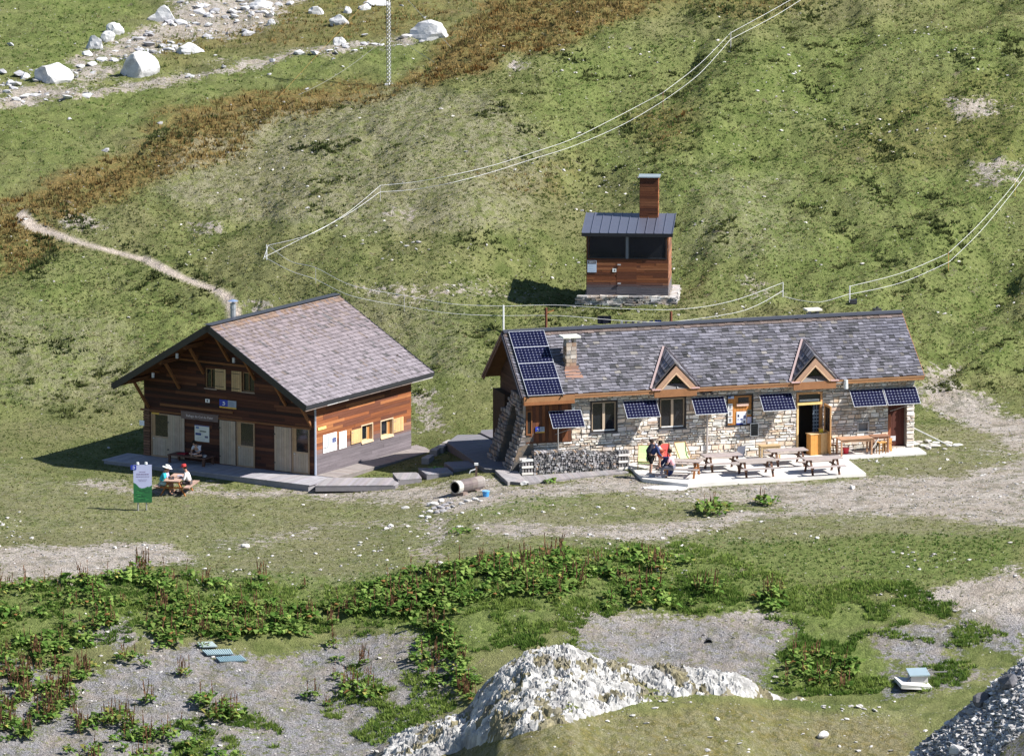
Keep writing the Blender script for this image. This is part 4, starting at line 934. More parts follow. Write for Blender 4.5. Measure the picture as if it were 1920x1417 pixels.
# intersect with the lifted roof plane
def roof_hit(u, v, lift=.14):
    d = HF.Ri @ ray(u, v); c = HF.Ri @ (CAM-HF.o); p0 = Vector((0, MID, RZ))+nrm*lift; t = (p0-c).dot(nrm)/d.dot(nrm); return c+d*t
A_ = roof_hit(1057, 739); B_ = roof_hit(1025, 619); Cc = roof_hit(990, 742)
Wp = A_.x-Cc.x; Hp = (B_-A_).dot(up)/4
for i in range(4):
    o = Vector((Cc.x, Cc.y, Cc.z))+up*(Hp*i); o.x = (Cc.x+ (roof_hit(960, 622).x-Cc.x)*0)
    Mx = Matrix((( 1, up.x, nrm.x, o.x), (0, up.y, nrm.y, o.y), (0, up.z, nrm.z, o.z), (0, 0, 0, 1)))
    solar('roof_solar_panel', Mx, hut, Wp, Hp-.006)
mb = MB((.012, .013, .016)); L_ = 4*Hp
for q in (.02, Wp-.06): a = Vector((Cc.x+q, Cc.y, Cc.z))-nrm*.07-up*.1; mb.beam(a, a+up*(L_+.2), .05, .05, up=nrm)
mb.build('panel_rail', M['metal'], hut)
# wall solar panels on tilted brackets
T46 = R(44); upw = Vector((0, math.cos(T46), math.sin(T46))); nw = Vector((0, -math.sin(T46), math.cos(T46)))
for k, (u, v, ub) in enumerate(((1028.5, 771, 1089), (1167.5, 752.5, 1230), (1296, 746, 1357), (1423, 739.5, 1484), (1592.5, 731.5, 1654), (1656, 728, 1717))):
    t = HF.hit(u, v, 1, -.16); W_ = HF.hit(ub, v-3.5, 1, -.16).x-t.x
    Hh = .98; o = t-upw*Hh
    Mx = Matrix(((1, upw.x, nw.x, o.x), (0, upw.y, nw.y, o.y), (0, upw.z, nw.z, o.z), (0, 0, 0, 1)))
    s_ = solar('wall_solar_panel', Mx, hut, W_, Hh)
    mb = MB((.30, .29, .28)); lo_ = o+Vector((W_*.8, .03, 0)); mb.tube(lo_+upw*.02, (lo_.x-.9, -.03, lo_.z-.45), .017, n=5); mb.build('strut', M['metal'], s_)
    mb = MB((.30, .29, .28)); mb.tube(o+Vector((W_*.1, .02, -.03)), (o.x+W_*.1, -.03, o.z+.1), .017, n=5); mb.build('strut', M['metal'], s_)
p = hw(1036, 800); mb = MB((.35, .33, .31)); mb.tube((p[0], -.9+.02, bay[2]-.2), (p[0], -.86, HF.hit(1036, 801, 1, -.8).z), .025, n=6); mb.build('panel_post', M['metal'], hut)
# windows
for (a, b, c, d) in win:
    f = MB((.30, .22, .14)); rect_frame(f, HP, a+.002, b-.002, c+.002, d-.002, -.12, .055, .055, (.035, .03, .03))
    rect_frame(f, HP, a+.06, b-.06, c+.06, d-.06, -.10, -.02, .06, (.36, .27, .18)); m_ = (a+b)/2; slab_piece(f, HP, m_-.06, m_+.06, c+.12, d-.12, -.09, -.01, (.42, .33, .24))
    slab_piece(f, HP, a-.03, b+.03, c-.06, c-.002, -.05, .09, (.10, .10, .11)); slab_piece(f, HP, a+.13, b-.13, c+.065, c+.12, -.02, .02, (.6, .6, .6))
    o = f.build('window', M['wood'], hut); pane(HP, a+.12, m_-.06, c+.12, d-.12, -.06, o); pane(HP, m_+.06, b-.12, c+.12, d-.12, -.06, o)
# notice cabinet
a, b, c, d = cab; f = MB((.34, .14, .04)); rect_frame(f, HP, a+.002, b-.002, c+.002, d-.002, -.15, .06, .05, (.025, .02, .02))
plank_panel(f, HP, a+.05, b-.05, c+.05, d-.05, -.12, -.03, lambda: jc((.40, .17, .045), .1), 8)
fu = lambda u: HF.hit(u, 770, 1, 0).x
rect_frame(f, HP, fu(1380), fu(1409), Z(1395, 758), Z(1395, 741.5), -.03, .0, .08, (.33, .15, .05)); slab_piece(f, HP, fu(1381), fu(1403), Z(1392, 761), Z(1392, 756), -.03, .04, (.55, .38, .3))
oc = f.build('notice_board', M['wood'], hut); pane(HP, fu(1384), fu(1404), Z(1395, 754.5), Z(1395, 744.5), -.01, oc)
PQ = lambda u, z, o: HP(u, z, o-.05)
for i, (v0, v1) in enumerate(((757, 768.5), (770, 781), (782.5, 793))): poster(PQ, fu(1365), Z(1369, v1), fu(1373.5), Z(1369, v0), oc, 'small_notice', (.62, .62, .6), [(.25, .2, .75, .8, (.18, .18, .2))], lines=0)
poster(PQ, fu(1364.5), Z(1370, 747.5), fu(1376), Z(1370, 741), oc, 'small_notice', (.35, .42, .55), [(.1, .3, .5, .7, (.05, .1, .3))], lines=0)
poster(PQ, fu(1381), Z(1390, 798), fu(1399.5), Z(1390, 771.5), oc, 'map_poster', (.62, .64, .7), [(0, 0, .65, .2, (.01, .03, .22)), (.1, .62, .28, .8, (.03, .03, .06)), (.7, .5, .95, .72, (.1, .12, .25)), (.4, .4, .6, .52, (.06, .07, .2)), (.7, .18, .9, .35, (.05, .05, .1)), (.08, .42, .3, .5, (.2, .2, .3))], lines=3, seed=4)
poster(PQ, fu(1401), Z(1405, 777), fu(1409), Z(1405, 768), oc, 'small_notice', (.05, .05, .05), lines=0, frame=(.3, .28, .2)); poster(PQ, fu(1401), Z(1405, 793.5), fu(1410), Z(1405, 781.5), oc, 'small_notice', (.42, .40, .52), lines=0)
# chalk board on the wall
poster(lambda u, z, o: HP(u, z, o+.06), X(1405.5), Z(1412, 817), X(1421), Z(1412, 792.5), hut, 'menu_board', (.012, .014, .014), [(.25, .8, .75, .815, (.2, .22, .2)), (.2, .62, .8, .63, (.12, .13, .12)), (.2, .5, .75, .51, (.12, .13, .12)), (.2, .38, .8, .39, (.12, .13, .12))], frame=(.62, .62, .6), lines=0)
# main door with transom window
a, b, c, d = door; zt = Z(1516, 757)
f = MB(); OR = (.52, .30, .12); rect_frame(f, HP, a+.002, b-.002, zt, d-.002, -.2, .05, .09, (.46, .25, .11)); slab_piece(f, HP, a+.002, a+.10, .02, zt, -.25, .05, (.62, .42, .2)); slab_piece(f, HP, b-.10, b-.002, .02, zt, -.25, .05, (.36, .19, .08))
slab_piece(f, HP, a+.0, b-.05, zt-.02, zt+.09, .05, .16, (.62, .46, .18)); slab_piece(f, HP, a+.15, b-.15, zt+.12, zt+.22, -.05, .02, (.6, .6, .57))
od2 = f.build('door_frame', M['wood'], hut); pane(HP, a+.09, b-.09, zt+.09, d-.09, -.04, od2)
mb = MB((.03, .04, .06)); mb.bb(b-.42, b-.12, .12, .16, .5, zt-.03)
for i in range(9): mb.bb(b-.42, b-.12, .115, .119, .6+i*.17, .66+i*.17, (.2, .25, .3))
for i in range(2): mb.bb(b-.38+i*.13, b-.34+i*.13, .112, .114, .5, zt-.03, (.16, .2, .24))
mb.build('curtain', M['cloth'], hut)
f = MB(); PD = plane_map('left', b+.10); ln = .95
rect_frame(f, PD, -ln, -.06, 1.0, zt-.0, -.03, .02, .11, (.48, .27, .12)); ol = f.build('door_leaf', M['wood'], hut); pane(PD, -ln+.11, -.17, 1.11, zt-.11, -.005, ol)
f = MB(); plank_panel(f, PD, -ln, -.06, .06, .99, -.03, .02, lambda: jc((.50, .26, .09), .08), 5); f.build('door_leaf', M['wood'], hut)
# niche, storeroom door, downpipe, lamps
a, b, c, d = niche; f = MB((.32, .31, .29)); rect_frame(f, HP, a-.06, b+.06, c-.06, d+.06, -.0, .08, .07, (.36, .35, .33)); slab_piece(f, HP, a, b, c, d, -.2, -.05, (.22, .21, .2)); f.build('wall_niche', M['concrete'], hut)
a, b, c, d = store; f = MB(); plank_panel(f, HP, a+.02, b-.02, .04, d, -.35, -.28, lambda: jc((.085, .028, .02), .12), 6)
slab_piece(f, HP, a+.002, a+.14, Z(1668, 824), Z(1668, 777), -.2, -.02, (.26, .09, .045)); o = f.build('storeroom_door', M['wood'], hut)
poster(lambda u, z, o_: HP(u, z, o_-.30), X(1672), Z(1676, 828), X(1683), Z(1676, 819), o, 'vent_grille', (.5, .5, .52), lines=5)
u_ = 1324.5; mb = MB((.42, .38, .36)); xx = X(u_); mb.tube((xx, -.12, .05), (xx, -.12, HE_Z-.3), .05, n=8); mb.build('downpipe', M['metal'], hut)
p = HF.hit(1586, 715, 1, -.55); mb = MB((.62, .64, .64)); mb.tube((p.x, -.55, p.z+.08), (p.x, -.55, p.z-.34), .10, .12, 10); mb.beam((p.x-.8, -.5, p.z-.05), (p.x-.1, -.5, p.z-.05), .03, .04, (.4, .4, .4)); mb.build('siren', M['metal'], hut)
p = HF.hit(1324, 734, 1, -.1); mb = MB((.03, .03, .035)); mb.bb(p.x-.28, p.x+.28, -.22, -.04, p.z-.05, p.z+.05); mb.tube((p.x-.2, -.2, p.z), (p.x-.2, -.34, p.z-.05), .05, .08); mb.tube((p.x+.2, -.2, p.z), (p.x+.2, -.34, p.z-.05), .05, .08); mb.build('wall_lamp', M['metal'], hut)

# ================================================================ terrace and paving
def slab(name, pts, z, th, label, cat, col, seams=()):
    c0 = Vector((sum(p[0] for p in pts)/len(pts), sum(p[1] for p in pts)/len(pts), z)); mb = MB(col)
    L = [(p[0]-c0.x, p[1]-c0.y, 0) for p in pts]; mb.poly(L, (0, 0, 1), th); o = mb.build(name, M['concrete'], None, loc=c0); return tag(o, label, cat)
terr = gq([(1173, 868), (1205, 897), (1290, 907), (1624, 887), (1586, 857), (1490, 842), (1300, 852)], 0)
def hwl(x, y): p = HF.w((x, y, 0)); return (p.x, p.y)
slab('terrace', gq([(1173, 868), (1205, 897), (1290, 907), (1624, 887), (1586, 858)], 0)+[hwl(HF.l((*gq([(1586, 858)], 0)[0], 0)).x, -.02), hwl(HF.l((*gq([(1173, 868)], 0)[0], 0)).x, -.02)], 0.0, .34, 'bright concrete terrace full of picnic tables in front of the stone hut', 'terrace', (.60, .575, .54))
xk = HF.l((*gq([(1586, 858)], 0)[0], 0)); slab('pavement', [hwl(xk.x+.03, xk.y), gq([(1737, 848)], 0)[0], gq([(1722, 838)], 0)[0], hwl(HW-.05, -.02), hwl(xk.x+.03, -.02)], -.005, .3, 'pale concrete strip below the storeroom door of the stone hut', 'pavement', (.56, .54, .52))

# ================================================================ the small tall outbuilding
OA = R(-4); 
OF = Frame(Vector((OB.x, OB.y, OB.z)), OA)
sc_ = 12000/((OF.o-CAM).length); OWd = 152/sc_/math.cos(OA)
q = OF.hit(1268, 534, 0, OWd); ODp = max(2.2, min(3.4, q.y))
outb = thing('drying_hut', 'small tall brown wooden hut with metal roof and box chimney', 'shed', OF.o, OA)
def ow(u, v, o=0.0): p = OF.hit(u, v, 1, -o); return p.x, p.z
OP = plane_map('front', 0); OR_ = plane_map('right', OWd); ZB = ow(1175, 553)[1]; ZE = ow(1175, 437)[1]; ZBk = ZE+.10
def wo_c(u, z, r):
    c = [(.16, .054, .022), (.13, .044, .019), (.20, .074, .03), (.10, .035, .018), (.15, .05, .021), (.24, .095, .042)][int(r*5.99)]
    t = max(0, min(1, (ZB+.62-z)/.25)); return lerp3(c, (.085, .078, .088), t)
zg0 = ow(1175, 485)[1]; zg1 = ow(1175, 441)[1]
mb = MB(); boards(mb, lambda u, z, o: OP(u, z+ZB, o), OWd, ZE-ZB, lambda u, z, r: wo_c(u, z+ZB, r), .125, [(.05, OWd-.06, zg0-ZB, zg1-ZB)], seg=(1.2, 3)); mb.build('front_wall', M['wood_x'], outb)
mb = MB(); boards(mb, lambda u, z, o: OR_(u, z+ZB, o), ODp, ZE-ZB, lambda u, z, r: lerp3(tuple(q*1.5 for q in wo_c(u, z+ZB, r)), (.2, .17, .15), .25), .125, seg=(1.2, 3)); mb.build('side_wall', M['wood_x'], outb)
mb = MB(); boards(mb, lambda u, z, o: plane_map('left', 0)(u, z+ZB, o), ODp, ZE-ZB, lambda u, z, r: wo_c(u, z+ZB, r), .125); mb.build('side_wall', M['wood_x'], outb)
mb = MB(); boards(mb, lambda u, z, o: plane_map('back', ODp)(u, z+ZB, o), OWd, ZE-ZB+.1, lambda u, z, r: wo_c(u, z+ZB, r), .25); mb.build('back_wall', M['wood_x'], outb)
mx = ow(1176, 460)[0]
for a, b in ((.05, mx-.07), (mx+.07, OWd-.06)):
    f = MB((.015, .016, .02)); rect_frame(f, OP, a, b, zg0, zg1, -.1, .04, .05, (.018, .018, .022)); o = f.build('window', M['paint'], outb); pane(OP, a+.05, b-.05, zg0+.05, zg1-.05, .0, o)
f = MB((.16, .17, .20)); slab_piece(f, OP, mx-.065, mx+.065, zg0, zg1, -.1, .05, (.16, .17, .2)); f.build('mullion', M['metal'], outb)
a, b = ow(1157.5, 0)[0], ow(1195.5, 0)[0]; f = MB(); z0, z1 = ZB+.05, ow(1175, 492)[1]
boards(f, lambda u, z, o: OP(u, z+z0, o), b-a, z1-z0, lambda u, z, r: wo_c(u, z+z0, r), .125, u_off=a, th=-.033, seg=(3, 5)); do = f.build('door', M['wood_x'], outb)
for v in (496, 531): x, z = ow(1161, v); g = MB((.5, .5, .52)); g.bb(x-.08, x+.08, -.09, -.06, z-.03, z+.03); g.build('hinge', M['metal'], do)
x0, z1 = ow(1101.5, 488); x1, z0 = ow(1118.5, 510.5); poster(OP, x0, z0, x1, z1, outb, 'notice', (.42, .5, .62), [(.05, .72, .95, .98, (.09, .08, .09)), (.2, .78, .8, .92, (.3, .32, .36))], lines=4)
x0, z1 = ow(1148.5, 503); x1, z0 = ow(1155.5, 510); poster(OP, x0, z0, x1, z1, outb, 'small_sign', (.75, .77, .75), [(.4, .25, .75, .7, (.1, .12, .12))], lines=0)
# metal roof: shallow pitch, standing seams
fl = OF.hit(1091, 437, 1, -.28); fr_ = OF.hit(1261, 440, 1, -.28); bl = OF.hit(1109, 399, 1, ODp+.2)
zf = fl.z; zbk = max(bl.z, zf+.15); x0, x1 = fl.x, fr_.x; y0, y1 = -.28, ODp+.25
mb = MB((.11, .12, .165)); n = Vector((0, -(zbk-zf), y1-y0)).normalized(); mb.poly([(x0, y0, zf), (x1, y0, zf), (x1, y1, zbk), (x0, y1, zbk)], n, .05)
mb.bb(x0-.02, x1+.02, y0-.05, y0, zf-.16, zf+.01, (.015, .016, .02)); orf = mb.build('metal_roof', M['metal'], outb)
for i in range(11):
    x = x0+(x1-x0)*(i/10); s = MB((.12, .13, .18)); s.beam((x, y0, zf+.02), (x, y1, zbk+.02), .025, .05); s.build('roof_seam', M['metal'], orf)
# box chimney clad in boards
a, b = OF.hit(1200, 380, 1, ODp*.8).x, OF.hit(1233.5, 380, 1, ODp*.8).x; zt = OF.hit(1217, 333, 1, ODp*.8).z; yc0 = ODp*.8
mb = MB(); cz = zf+.2; cc = lambda u, z, r: wo_c(u, z+5, r)
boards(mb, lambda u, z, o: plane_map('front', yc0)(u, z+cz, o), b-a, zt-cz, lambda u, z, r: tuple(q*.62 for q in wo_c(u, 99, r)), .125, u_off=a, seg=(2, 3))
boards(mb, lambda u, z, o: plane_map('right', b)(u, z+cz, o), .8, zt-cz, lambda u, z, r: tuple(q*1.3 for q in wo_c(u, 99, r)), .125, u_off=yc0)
boards(mb, lambda u, z, o: plane_map('left', a)(u, z+cz, o), .8, zt-cz, lambda u, z, r: wo_c(u, 99, r), .125, u_off=yc0)
boards(mb, lambda u, z, o: plane_map('back', yc0+.8)(u, z+cz, o), b-a, zt-cz, lambda u, z, r: wo_c(u, 99, r), .125, u_off=a)
oc2 = mb.build('box_chimney', M['wood_x'], outb); mb = MB((.32, .38, .42)); mb.bb(a-.08, b+.1, yc0-.1, yc0+.95, zt, zt+.05); mb.build('chimney_cap', M['metal'], oc2)
mb = MB()
for zz in np.arange(ZB-.72, ZB-.02, .12):
    for i in range(26):
        u = -.35+(OWd+.75)*i/26; k = .10*(ZB-zz)
        mb.box((u+rnd.uniform(0, .1), -.22-k+rnd.uniform(-.08, .08), zz+.06), (rnd.uniform(.18, .5), .3, rnd.uniform(.06, .11)), jc(rnd.choice([(.34, .33, .32), (.22, .21, .21), (.45, .44, .42)]), .2), Matrix.Rotation(rnd.uniform(-.12, .12), 3, 'Z') @ Matrix.Rotation(rnd.uniform(-.1, .1), 3, 'Y'), .015)
        if i < 18: y = -.2+(ODp+.3)*i/18; mb.box((OWd+.25+k+rnd.uniform(-.08, .08), y, zz+.06), (.35, rnd.uniform(.18, .5), rnd.uniform(.06, .11)), jc((.42, .41, .40), .2), Matrix.Rotation(rnd.uniform(-.12, .12), 3, 'Z') @ Matrix.Rotation(rnd.uniform(-.1, .1), 3, 'Y'), .015)
mb.bb(-.1, OWd+.1, -.1, ODp+.1, -1.5, ZB-.01, (.15, .15, .15)); mb.build('stone_plinth', M['stone'], outb)
# ================================================================ scattered ground cover, stones, outcrops
def npoly(u, v, pts, k=3.0, soft=0):
    return sdf_poly(u, v*k, [(a, b*k) for a, b in pts])
def fast_mesh(name, verts, faces, cols, mat, smooth=False, label=None, cat=None, kind=None, group=None, fcol=True):
    """verts (n,3), faces (m,k), cols (m,3)"""
    me = bpy.data.meshes.new(name); me.vertices.add(len(verts)); me.vertices.foreach_set('co', np.asarray(verts, np.float32).ravel())
    k = faces.shape[1]; me.loops.add(faces.size); me.loops.foreach_set('vertex_index', faces.astype(np.int32).ravel())
    me.polygons.add(len(faces)); me.polygons.foreach_set('loop_start', np.arange(0, faces.size, k, dtype=np.int32))
    a = me.color_attributes.new('col', 'FLOAT_COLOR', 'CORNER'); c = np.ones((faces.size, 4), np.float32); c[:, :3] = np.repeat(cols, k, axis=0)
    a.data.foreach_set('color', c.ravel()); me.polygons.foreach_set('use_smooth', np.full(len(faces), smooth)); me.update(calc_edges=True); me.materials.append(mat)
    o = bpy.data.objects.new(name, me); COL.objects.link(o); return tag(o, label, cat, group, kind)
def blades(P, h, w_, nb_, cols, lean=.6, jc_=.25):
    """nb_ single-triangle blades at each point P (n,3)"""
    n = len(P); P = np.repeat(P, nb_, 0); h = np.repeat(h, nb_); w_ = np.repeat(w_, nb_); cols = np.repeat(cols, nb_, 0); N = len(P)
    a = RNG.uniform(0, 2*np.pi, N); b = RNG.uniform(0, 2*np.pi, N); r = RNG.uniform(0, 1, N)*h*.7
    bx = P[:, 0]+r*np.cos(b); by = P[:, 1]+r*np.sin(b); bz = P[:, 2]-.01
    dx = np.cos(a)*w_; dy = np.sin(a)*w_; l = lean*h*RNG.uniform(.2, 1, N); hh = h*RNG.uniform(.5, 1.1, N)
    V_ = np.stack([np.stack([bx-dx, by-dy, bz], 1), np.stack([bx+dx, by+dy, bz], 1), np.stack([bx+np.cos(b)*l, by+np.sin(b)*l, bz+hh], 1)], 1).reshape(-1, 3)
    F_ = np.arange(3*N).reshape(-1, 3); k = RNG.uniform(1-jc_, 1+jc_, (N, 1)); return V_, F_, cols*k
def sample(n, y0, y1):
    y = RNG.uniform(y0, y1, n*2); half = 960/F_PX*(y-CAM.y)*1.03+.6; x = RNG.uniform(-1, 1, n*2)*(960/F_PX*(y1-CAM.y)*1.03+.6)
    k = np.abs(x) < half; x, y = x[k][:n], y[k][:n]; z = height(x, y); u, v = proj(x, y, z); k = (v > -40) & (v < 1470); return x[k], y[k], z[k], u[k], v[k]
def in_building(x, y):
    a = HF.o; c, s = math.cos(HA), math.sin(HA); lx = (x-a.x)*c+(y-a.y)*s; ly = -(x-a.x)*s+(y-a.y)*c
    b = (lx > -.9) & (lx < HW+.1) & (ly > -.1) & (ly < HD+.1)
    a = CHF.o; c, s = math.cos(CA), math.sin(CA); lx = (x-a.x)*c+(y-a.y)*s; ly = -(x-a.x)*s+(y-a.y)*c
    b |= (lx > -1.1) & (lx < GW+1.3) & (ly > -2.3) & (ly < SW_+.3)
    tp = np.array([(p[0], p[1]) for p in terr]); b |= sdf_poly(x, y, [tuple(p) for p in tp]) > -.05
    b |= (np.hypot(x-OB.x-2.0, y-OB.y-1.2) < 2.2)
    return b
gmat = leafmat('grass_blades', .45)
def tufts(name, n, y0, y1, size, label):
    x, y, z, u, v = sample(n, y0, y1); g, b, gr, lu, p, sc = zones(x, y, z)
    nz = fbm(x, y, 1.6, 3, 201); keep = (g*.85+.25*nz < RNG.uniform(.1, .95, len(x))) & (p < .2) & ~in_building(x, y) & (RNG.random(len(x)) > gr*.35) & (sc < .2)
    x, y, z, g, b, gr, lu, nz = (q[keep] for q in (x, y, z, g, b, gr, lu, nz)); n = len(x)
    r = RNG.random((n, 1)); nb2 = fbm(x, y, 7, 2, 207)[:, None]
    base = np.where(r < .5+.6*nb2, [[.115, .147, .047]], [[.207, .210, .087]]); base = np.where(r > .92, [[.30, .26, .14]], base)
    base = np.where(gr[:, None]*RNG.random((n, 1)) > .3, [[.27, .255, .14]], base)
    base = np.where(b[:, None]*RNG.uniform(.6, 1.4, (n, 1)) > .5, np.where(r < .5, [[.27, .19, .075]], np.where(r < .8, [[.17, .15, .055]], [[.09, .07, .03]])), base)
    base = np.where(lu[:, None]*RNG.random((n, 1)) > .4, np.where(r < .6, [[.08, .14, .032]], [[.155, .225, .065]]), base)
    h = size*RNG.uniform(.5, 1.2, n)*(1+1.5*b+.8*lu*(y < -15)+.6*np.clip(nz, 0, 1))
    V_, F_, C_ = blades(np.stack([x, y, z], 1), h, .035+.25*h*0+.02*RNG.random(n), 4, base)
    return fast_mesh(name, V_, F_, C_, gmat, label=label, cat='grass', kind='stuff')
tufts('meadow_grass', 62000, -62, 14, .06, 'short tufted alpine grass on the level ground')
tufts('meadow_grass', 66000, 14, 62, .095, 'tufted grass covering the slope behind the huts')
tufts('meadow_grass', 22000, 62, 150, .15, 'distant grass of the far valley side')

# low shrubs, dark clumps put in as the shade of hollows on the slope
x, y, z, u, v = sample(1700, 12, 75); nz = fbm(x, y, 5, 3, 301); g, b, gr, lu, p, sc = zones(x, y, z)
keep = (nz+.25*b > .22) & (RNG.random(len(x)) < .55) & (p < .05) & ~in_building(x, y); x, y, z, b = x[keep], y[keep], z[keep], b[keep]
P_ = np.stack([x, y, z], 1); off = RNG.normal(0, 1, (len(P_), 9, 3))*[[[.32, .2, .0]]]; Q_ = (P_[:, None, :]+off).reshape(-1, 3); Q_[:, 2] = height(Q_[:, 0], Q_[:, 1])
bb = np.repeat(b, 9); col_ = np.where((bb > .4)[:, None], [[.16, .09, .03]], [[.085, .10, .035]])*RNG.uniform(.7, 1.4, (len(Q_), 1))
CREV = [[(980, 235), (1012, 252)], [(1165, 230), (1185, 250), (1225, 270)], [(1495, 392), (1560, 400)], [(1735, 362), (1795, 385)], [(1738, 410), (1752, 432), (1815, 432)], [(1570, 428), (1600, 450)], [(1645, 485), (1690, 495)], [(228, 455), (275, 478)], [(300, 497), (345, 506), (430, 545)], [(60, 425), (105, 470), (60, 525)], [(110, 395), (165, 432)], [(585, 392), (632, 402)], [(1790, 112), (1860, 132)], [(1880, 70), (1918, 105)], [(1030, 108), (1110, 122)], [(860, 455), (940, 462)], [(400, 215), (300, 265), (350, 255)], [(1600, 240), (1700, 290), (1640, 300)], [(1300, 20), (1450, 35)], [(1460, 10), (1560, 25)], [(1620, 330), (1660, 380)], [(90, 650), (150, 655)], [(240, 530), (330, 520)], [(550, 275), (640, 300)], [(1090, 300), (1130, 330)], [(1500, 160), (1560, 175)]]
CP_ = []
for pl in CREV:
    W3 = [G(a, b) for a, b in pl]
    for a_, b_3 in zip(W3[:-1], W3[1:]):
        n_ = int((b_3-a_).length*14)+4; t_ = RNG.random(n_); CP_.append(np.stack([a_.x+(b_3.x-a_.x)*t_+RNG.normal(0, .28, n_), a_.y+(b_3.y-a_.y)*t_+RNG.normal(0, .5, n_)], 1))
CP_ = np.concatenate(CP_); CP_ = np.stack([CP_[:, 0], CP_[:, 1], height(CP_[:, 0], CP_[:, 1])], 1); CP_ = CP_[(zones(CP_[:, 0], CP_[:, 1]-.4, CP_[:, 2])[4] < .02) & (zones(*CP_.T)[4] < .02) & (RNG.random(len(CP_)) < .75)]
Q_ = np.concatenate([Q_, CP_]); col_ = np.concatenate([col_, np.array([[.06, .075, .028]])*RNG.uniform(.6, 1.6, (len(CP_), 1))])  # dark clumps along the hollow lines stand in for shade under turf banks
V_, F_, C_ = blades(Q_, np.concatenate([np.full(len(Q_)-len(CP_), .17), RNG.uniform(.12, .3, len(CP_))]), np.full(len(Q_), .06), 7, col_, .7); fast_mesh('shade_shrubs', V_, F_, C_, gmat, label='low heath shrubs and dark clumps put in as shade of hollows over the slope', cat='shrubs', kind='stuff')

# small stones: eight facetted shapes copied into one mesh
def stone_mesh(name, P, s, flat, cols, label, cat='stones', mat=None, tilt=.3, kind='stuff'):
    bm = bmesh.new(); bmesh.ops.create_icosphere(bm, subdivisions=1, radius=1); base = np.array([v.co[:] for v in bm.verts]); F0 = np.array([[v.index for v in f.verts] for f in bm.faces]); bm.free()
    shapes = []
    for i in range(10):
        q = base*RNG.uniform(.65, 1.25, (len(base), 1)); q[:, 0] *= RNG.uniform(1, 1.6); 
        for _ in range(5):
            n_ = RNG.normal(0, 1, 3); n_ /= np.linalg.norm(n_); d_ = q@n_-RNG.uniform(.45, .8); q = q-np.outer(np.maximum(d_, 0), n_)
        shapes.append(q)
    S = np.array(shapes)[RNG.integers(0, 10, len(P))]; a = RNG.uniform(0, 2*np.pi, len(P)); t = RNG.normal(0, tilt, len(P))
    S = S*np.stack([s, s, s*flat], 1)[:, None, :]
    y2 = S[..., 1]*np.cos(t)[:, None]-S[..., 2]*np.sin(t)[:, None]; z2 = S[..., 1]*np.sin(t)[:, None]+S[..., 2]*np.cos(t)[:, None]
    x3 = S[..., 0]*np.cos(a)[:, None]-y2*np.sin(a)[:, None]; y3 = S[..., 0]*np.sin(a)[:, None]+y2*np.cos(a)[:, None]
    Vv = np.stack([x3, y3, z2], -1)+P[:, None, :]; nv = len(base); Ff = (F0[None]+np.arange(len(P))[:, None, None]*nv).reshape(-1, 3)
    return fast_mesh(name, Vv.reshape(-1, 3), Ff, np.repeat(cols, len(F0), 0), mat or M['rockm'], label=label, cat=cat, kind=kind)
def stones_where(n, y0, y1, prob, smin, smax, name, label, colr=((.50, .48, .46), (.30, .29, .28)), flat=.5, pw=3.0):
    x, y, z, u, v = sample(n, y0, y1); k = RNG.random(len(x)) < prob(x, y, z, u, v); k &= ~in_building(x, y); x, y, z = x[k], y[k], z[k]
    s = smin+(smax-smin)*RNG.random(len(x))**pw; t = RNG.random((len(x), 1)); cols = np.array(colr[0])*t+np.array(colr[1])*(1-t)
    return stone_mesh(name, np.stack([x, y, z+s*.15], 1), s, np.full(len(x), flat), cols, label)
stones_where(24000, -62, 60, lambda x, y, z, u, v: .05+.5*sstep(.12, .4, fbm(x, y, 6, 4, 401))+.0*x, .02, .13, 'scattered_stones', 'small pale stones strewn over the meadow and slope', ((.60, .58, .55), (.34, .32, .30)))
def pg(x, y, z): return zones(x, y, z)[0]
stones_where(30000, -62, 10, lambda x, y, z, u, v: sstep(.3, .9, pg(x, y, z))*.75, .015, .07, 'gravel_stones', 'loose grey gravel of the tracks and the gully', ((.42, .40, .39), (.20, .19, .19)), .6, 2)
RUB = [[(110, 140), (250, 60), (300, 10), (420, -20), (560, -20), (520, 30), (430, 60), (330, 95), (230, 115), (140, 160)], [(-20, 150), (50, 133), (70, 155), (-20, 178)], [(-20, 180), (250, 155), (430, 122), (640, 88), (770, 72), (770, 84), (640, 100), (420, 135), (250, 168), (-20, 205)]]
def prub(x, y, z, u, v):
    r = np.zeros(x.shape)
    for i, q in enumerate(RUB): r = np.maximum(r, sstep(-18, 12, npoly(u+18*fbm(x, y, 3, 3, 5), v, q))*(.9 if i < 2 else .55))
    return r*(y > ycrest(x)+2)*sstep(-.35, .15, fbm(x, y, 4, 4, 77)) + .012*(y > 62)
stones_where(42000, 62, 175, prub, .05, .5, 'boulder_rubble', 'white limestone rubble of the distant rockfall', ((.60, .60, .60), (.30, .30, .32)), .55, 5)
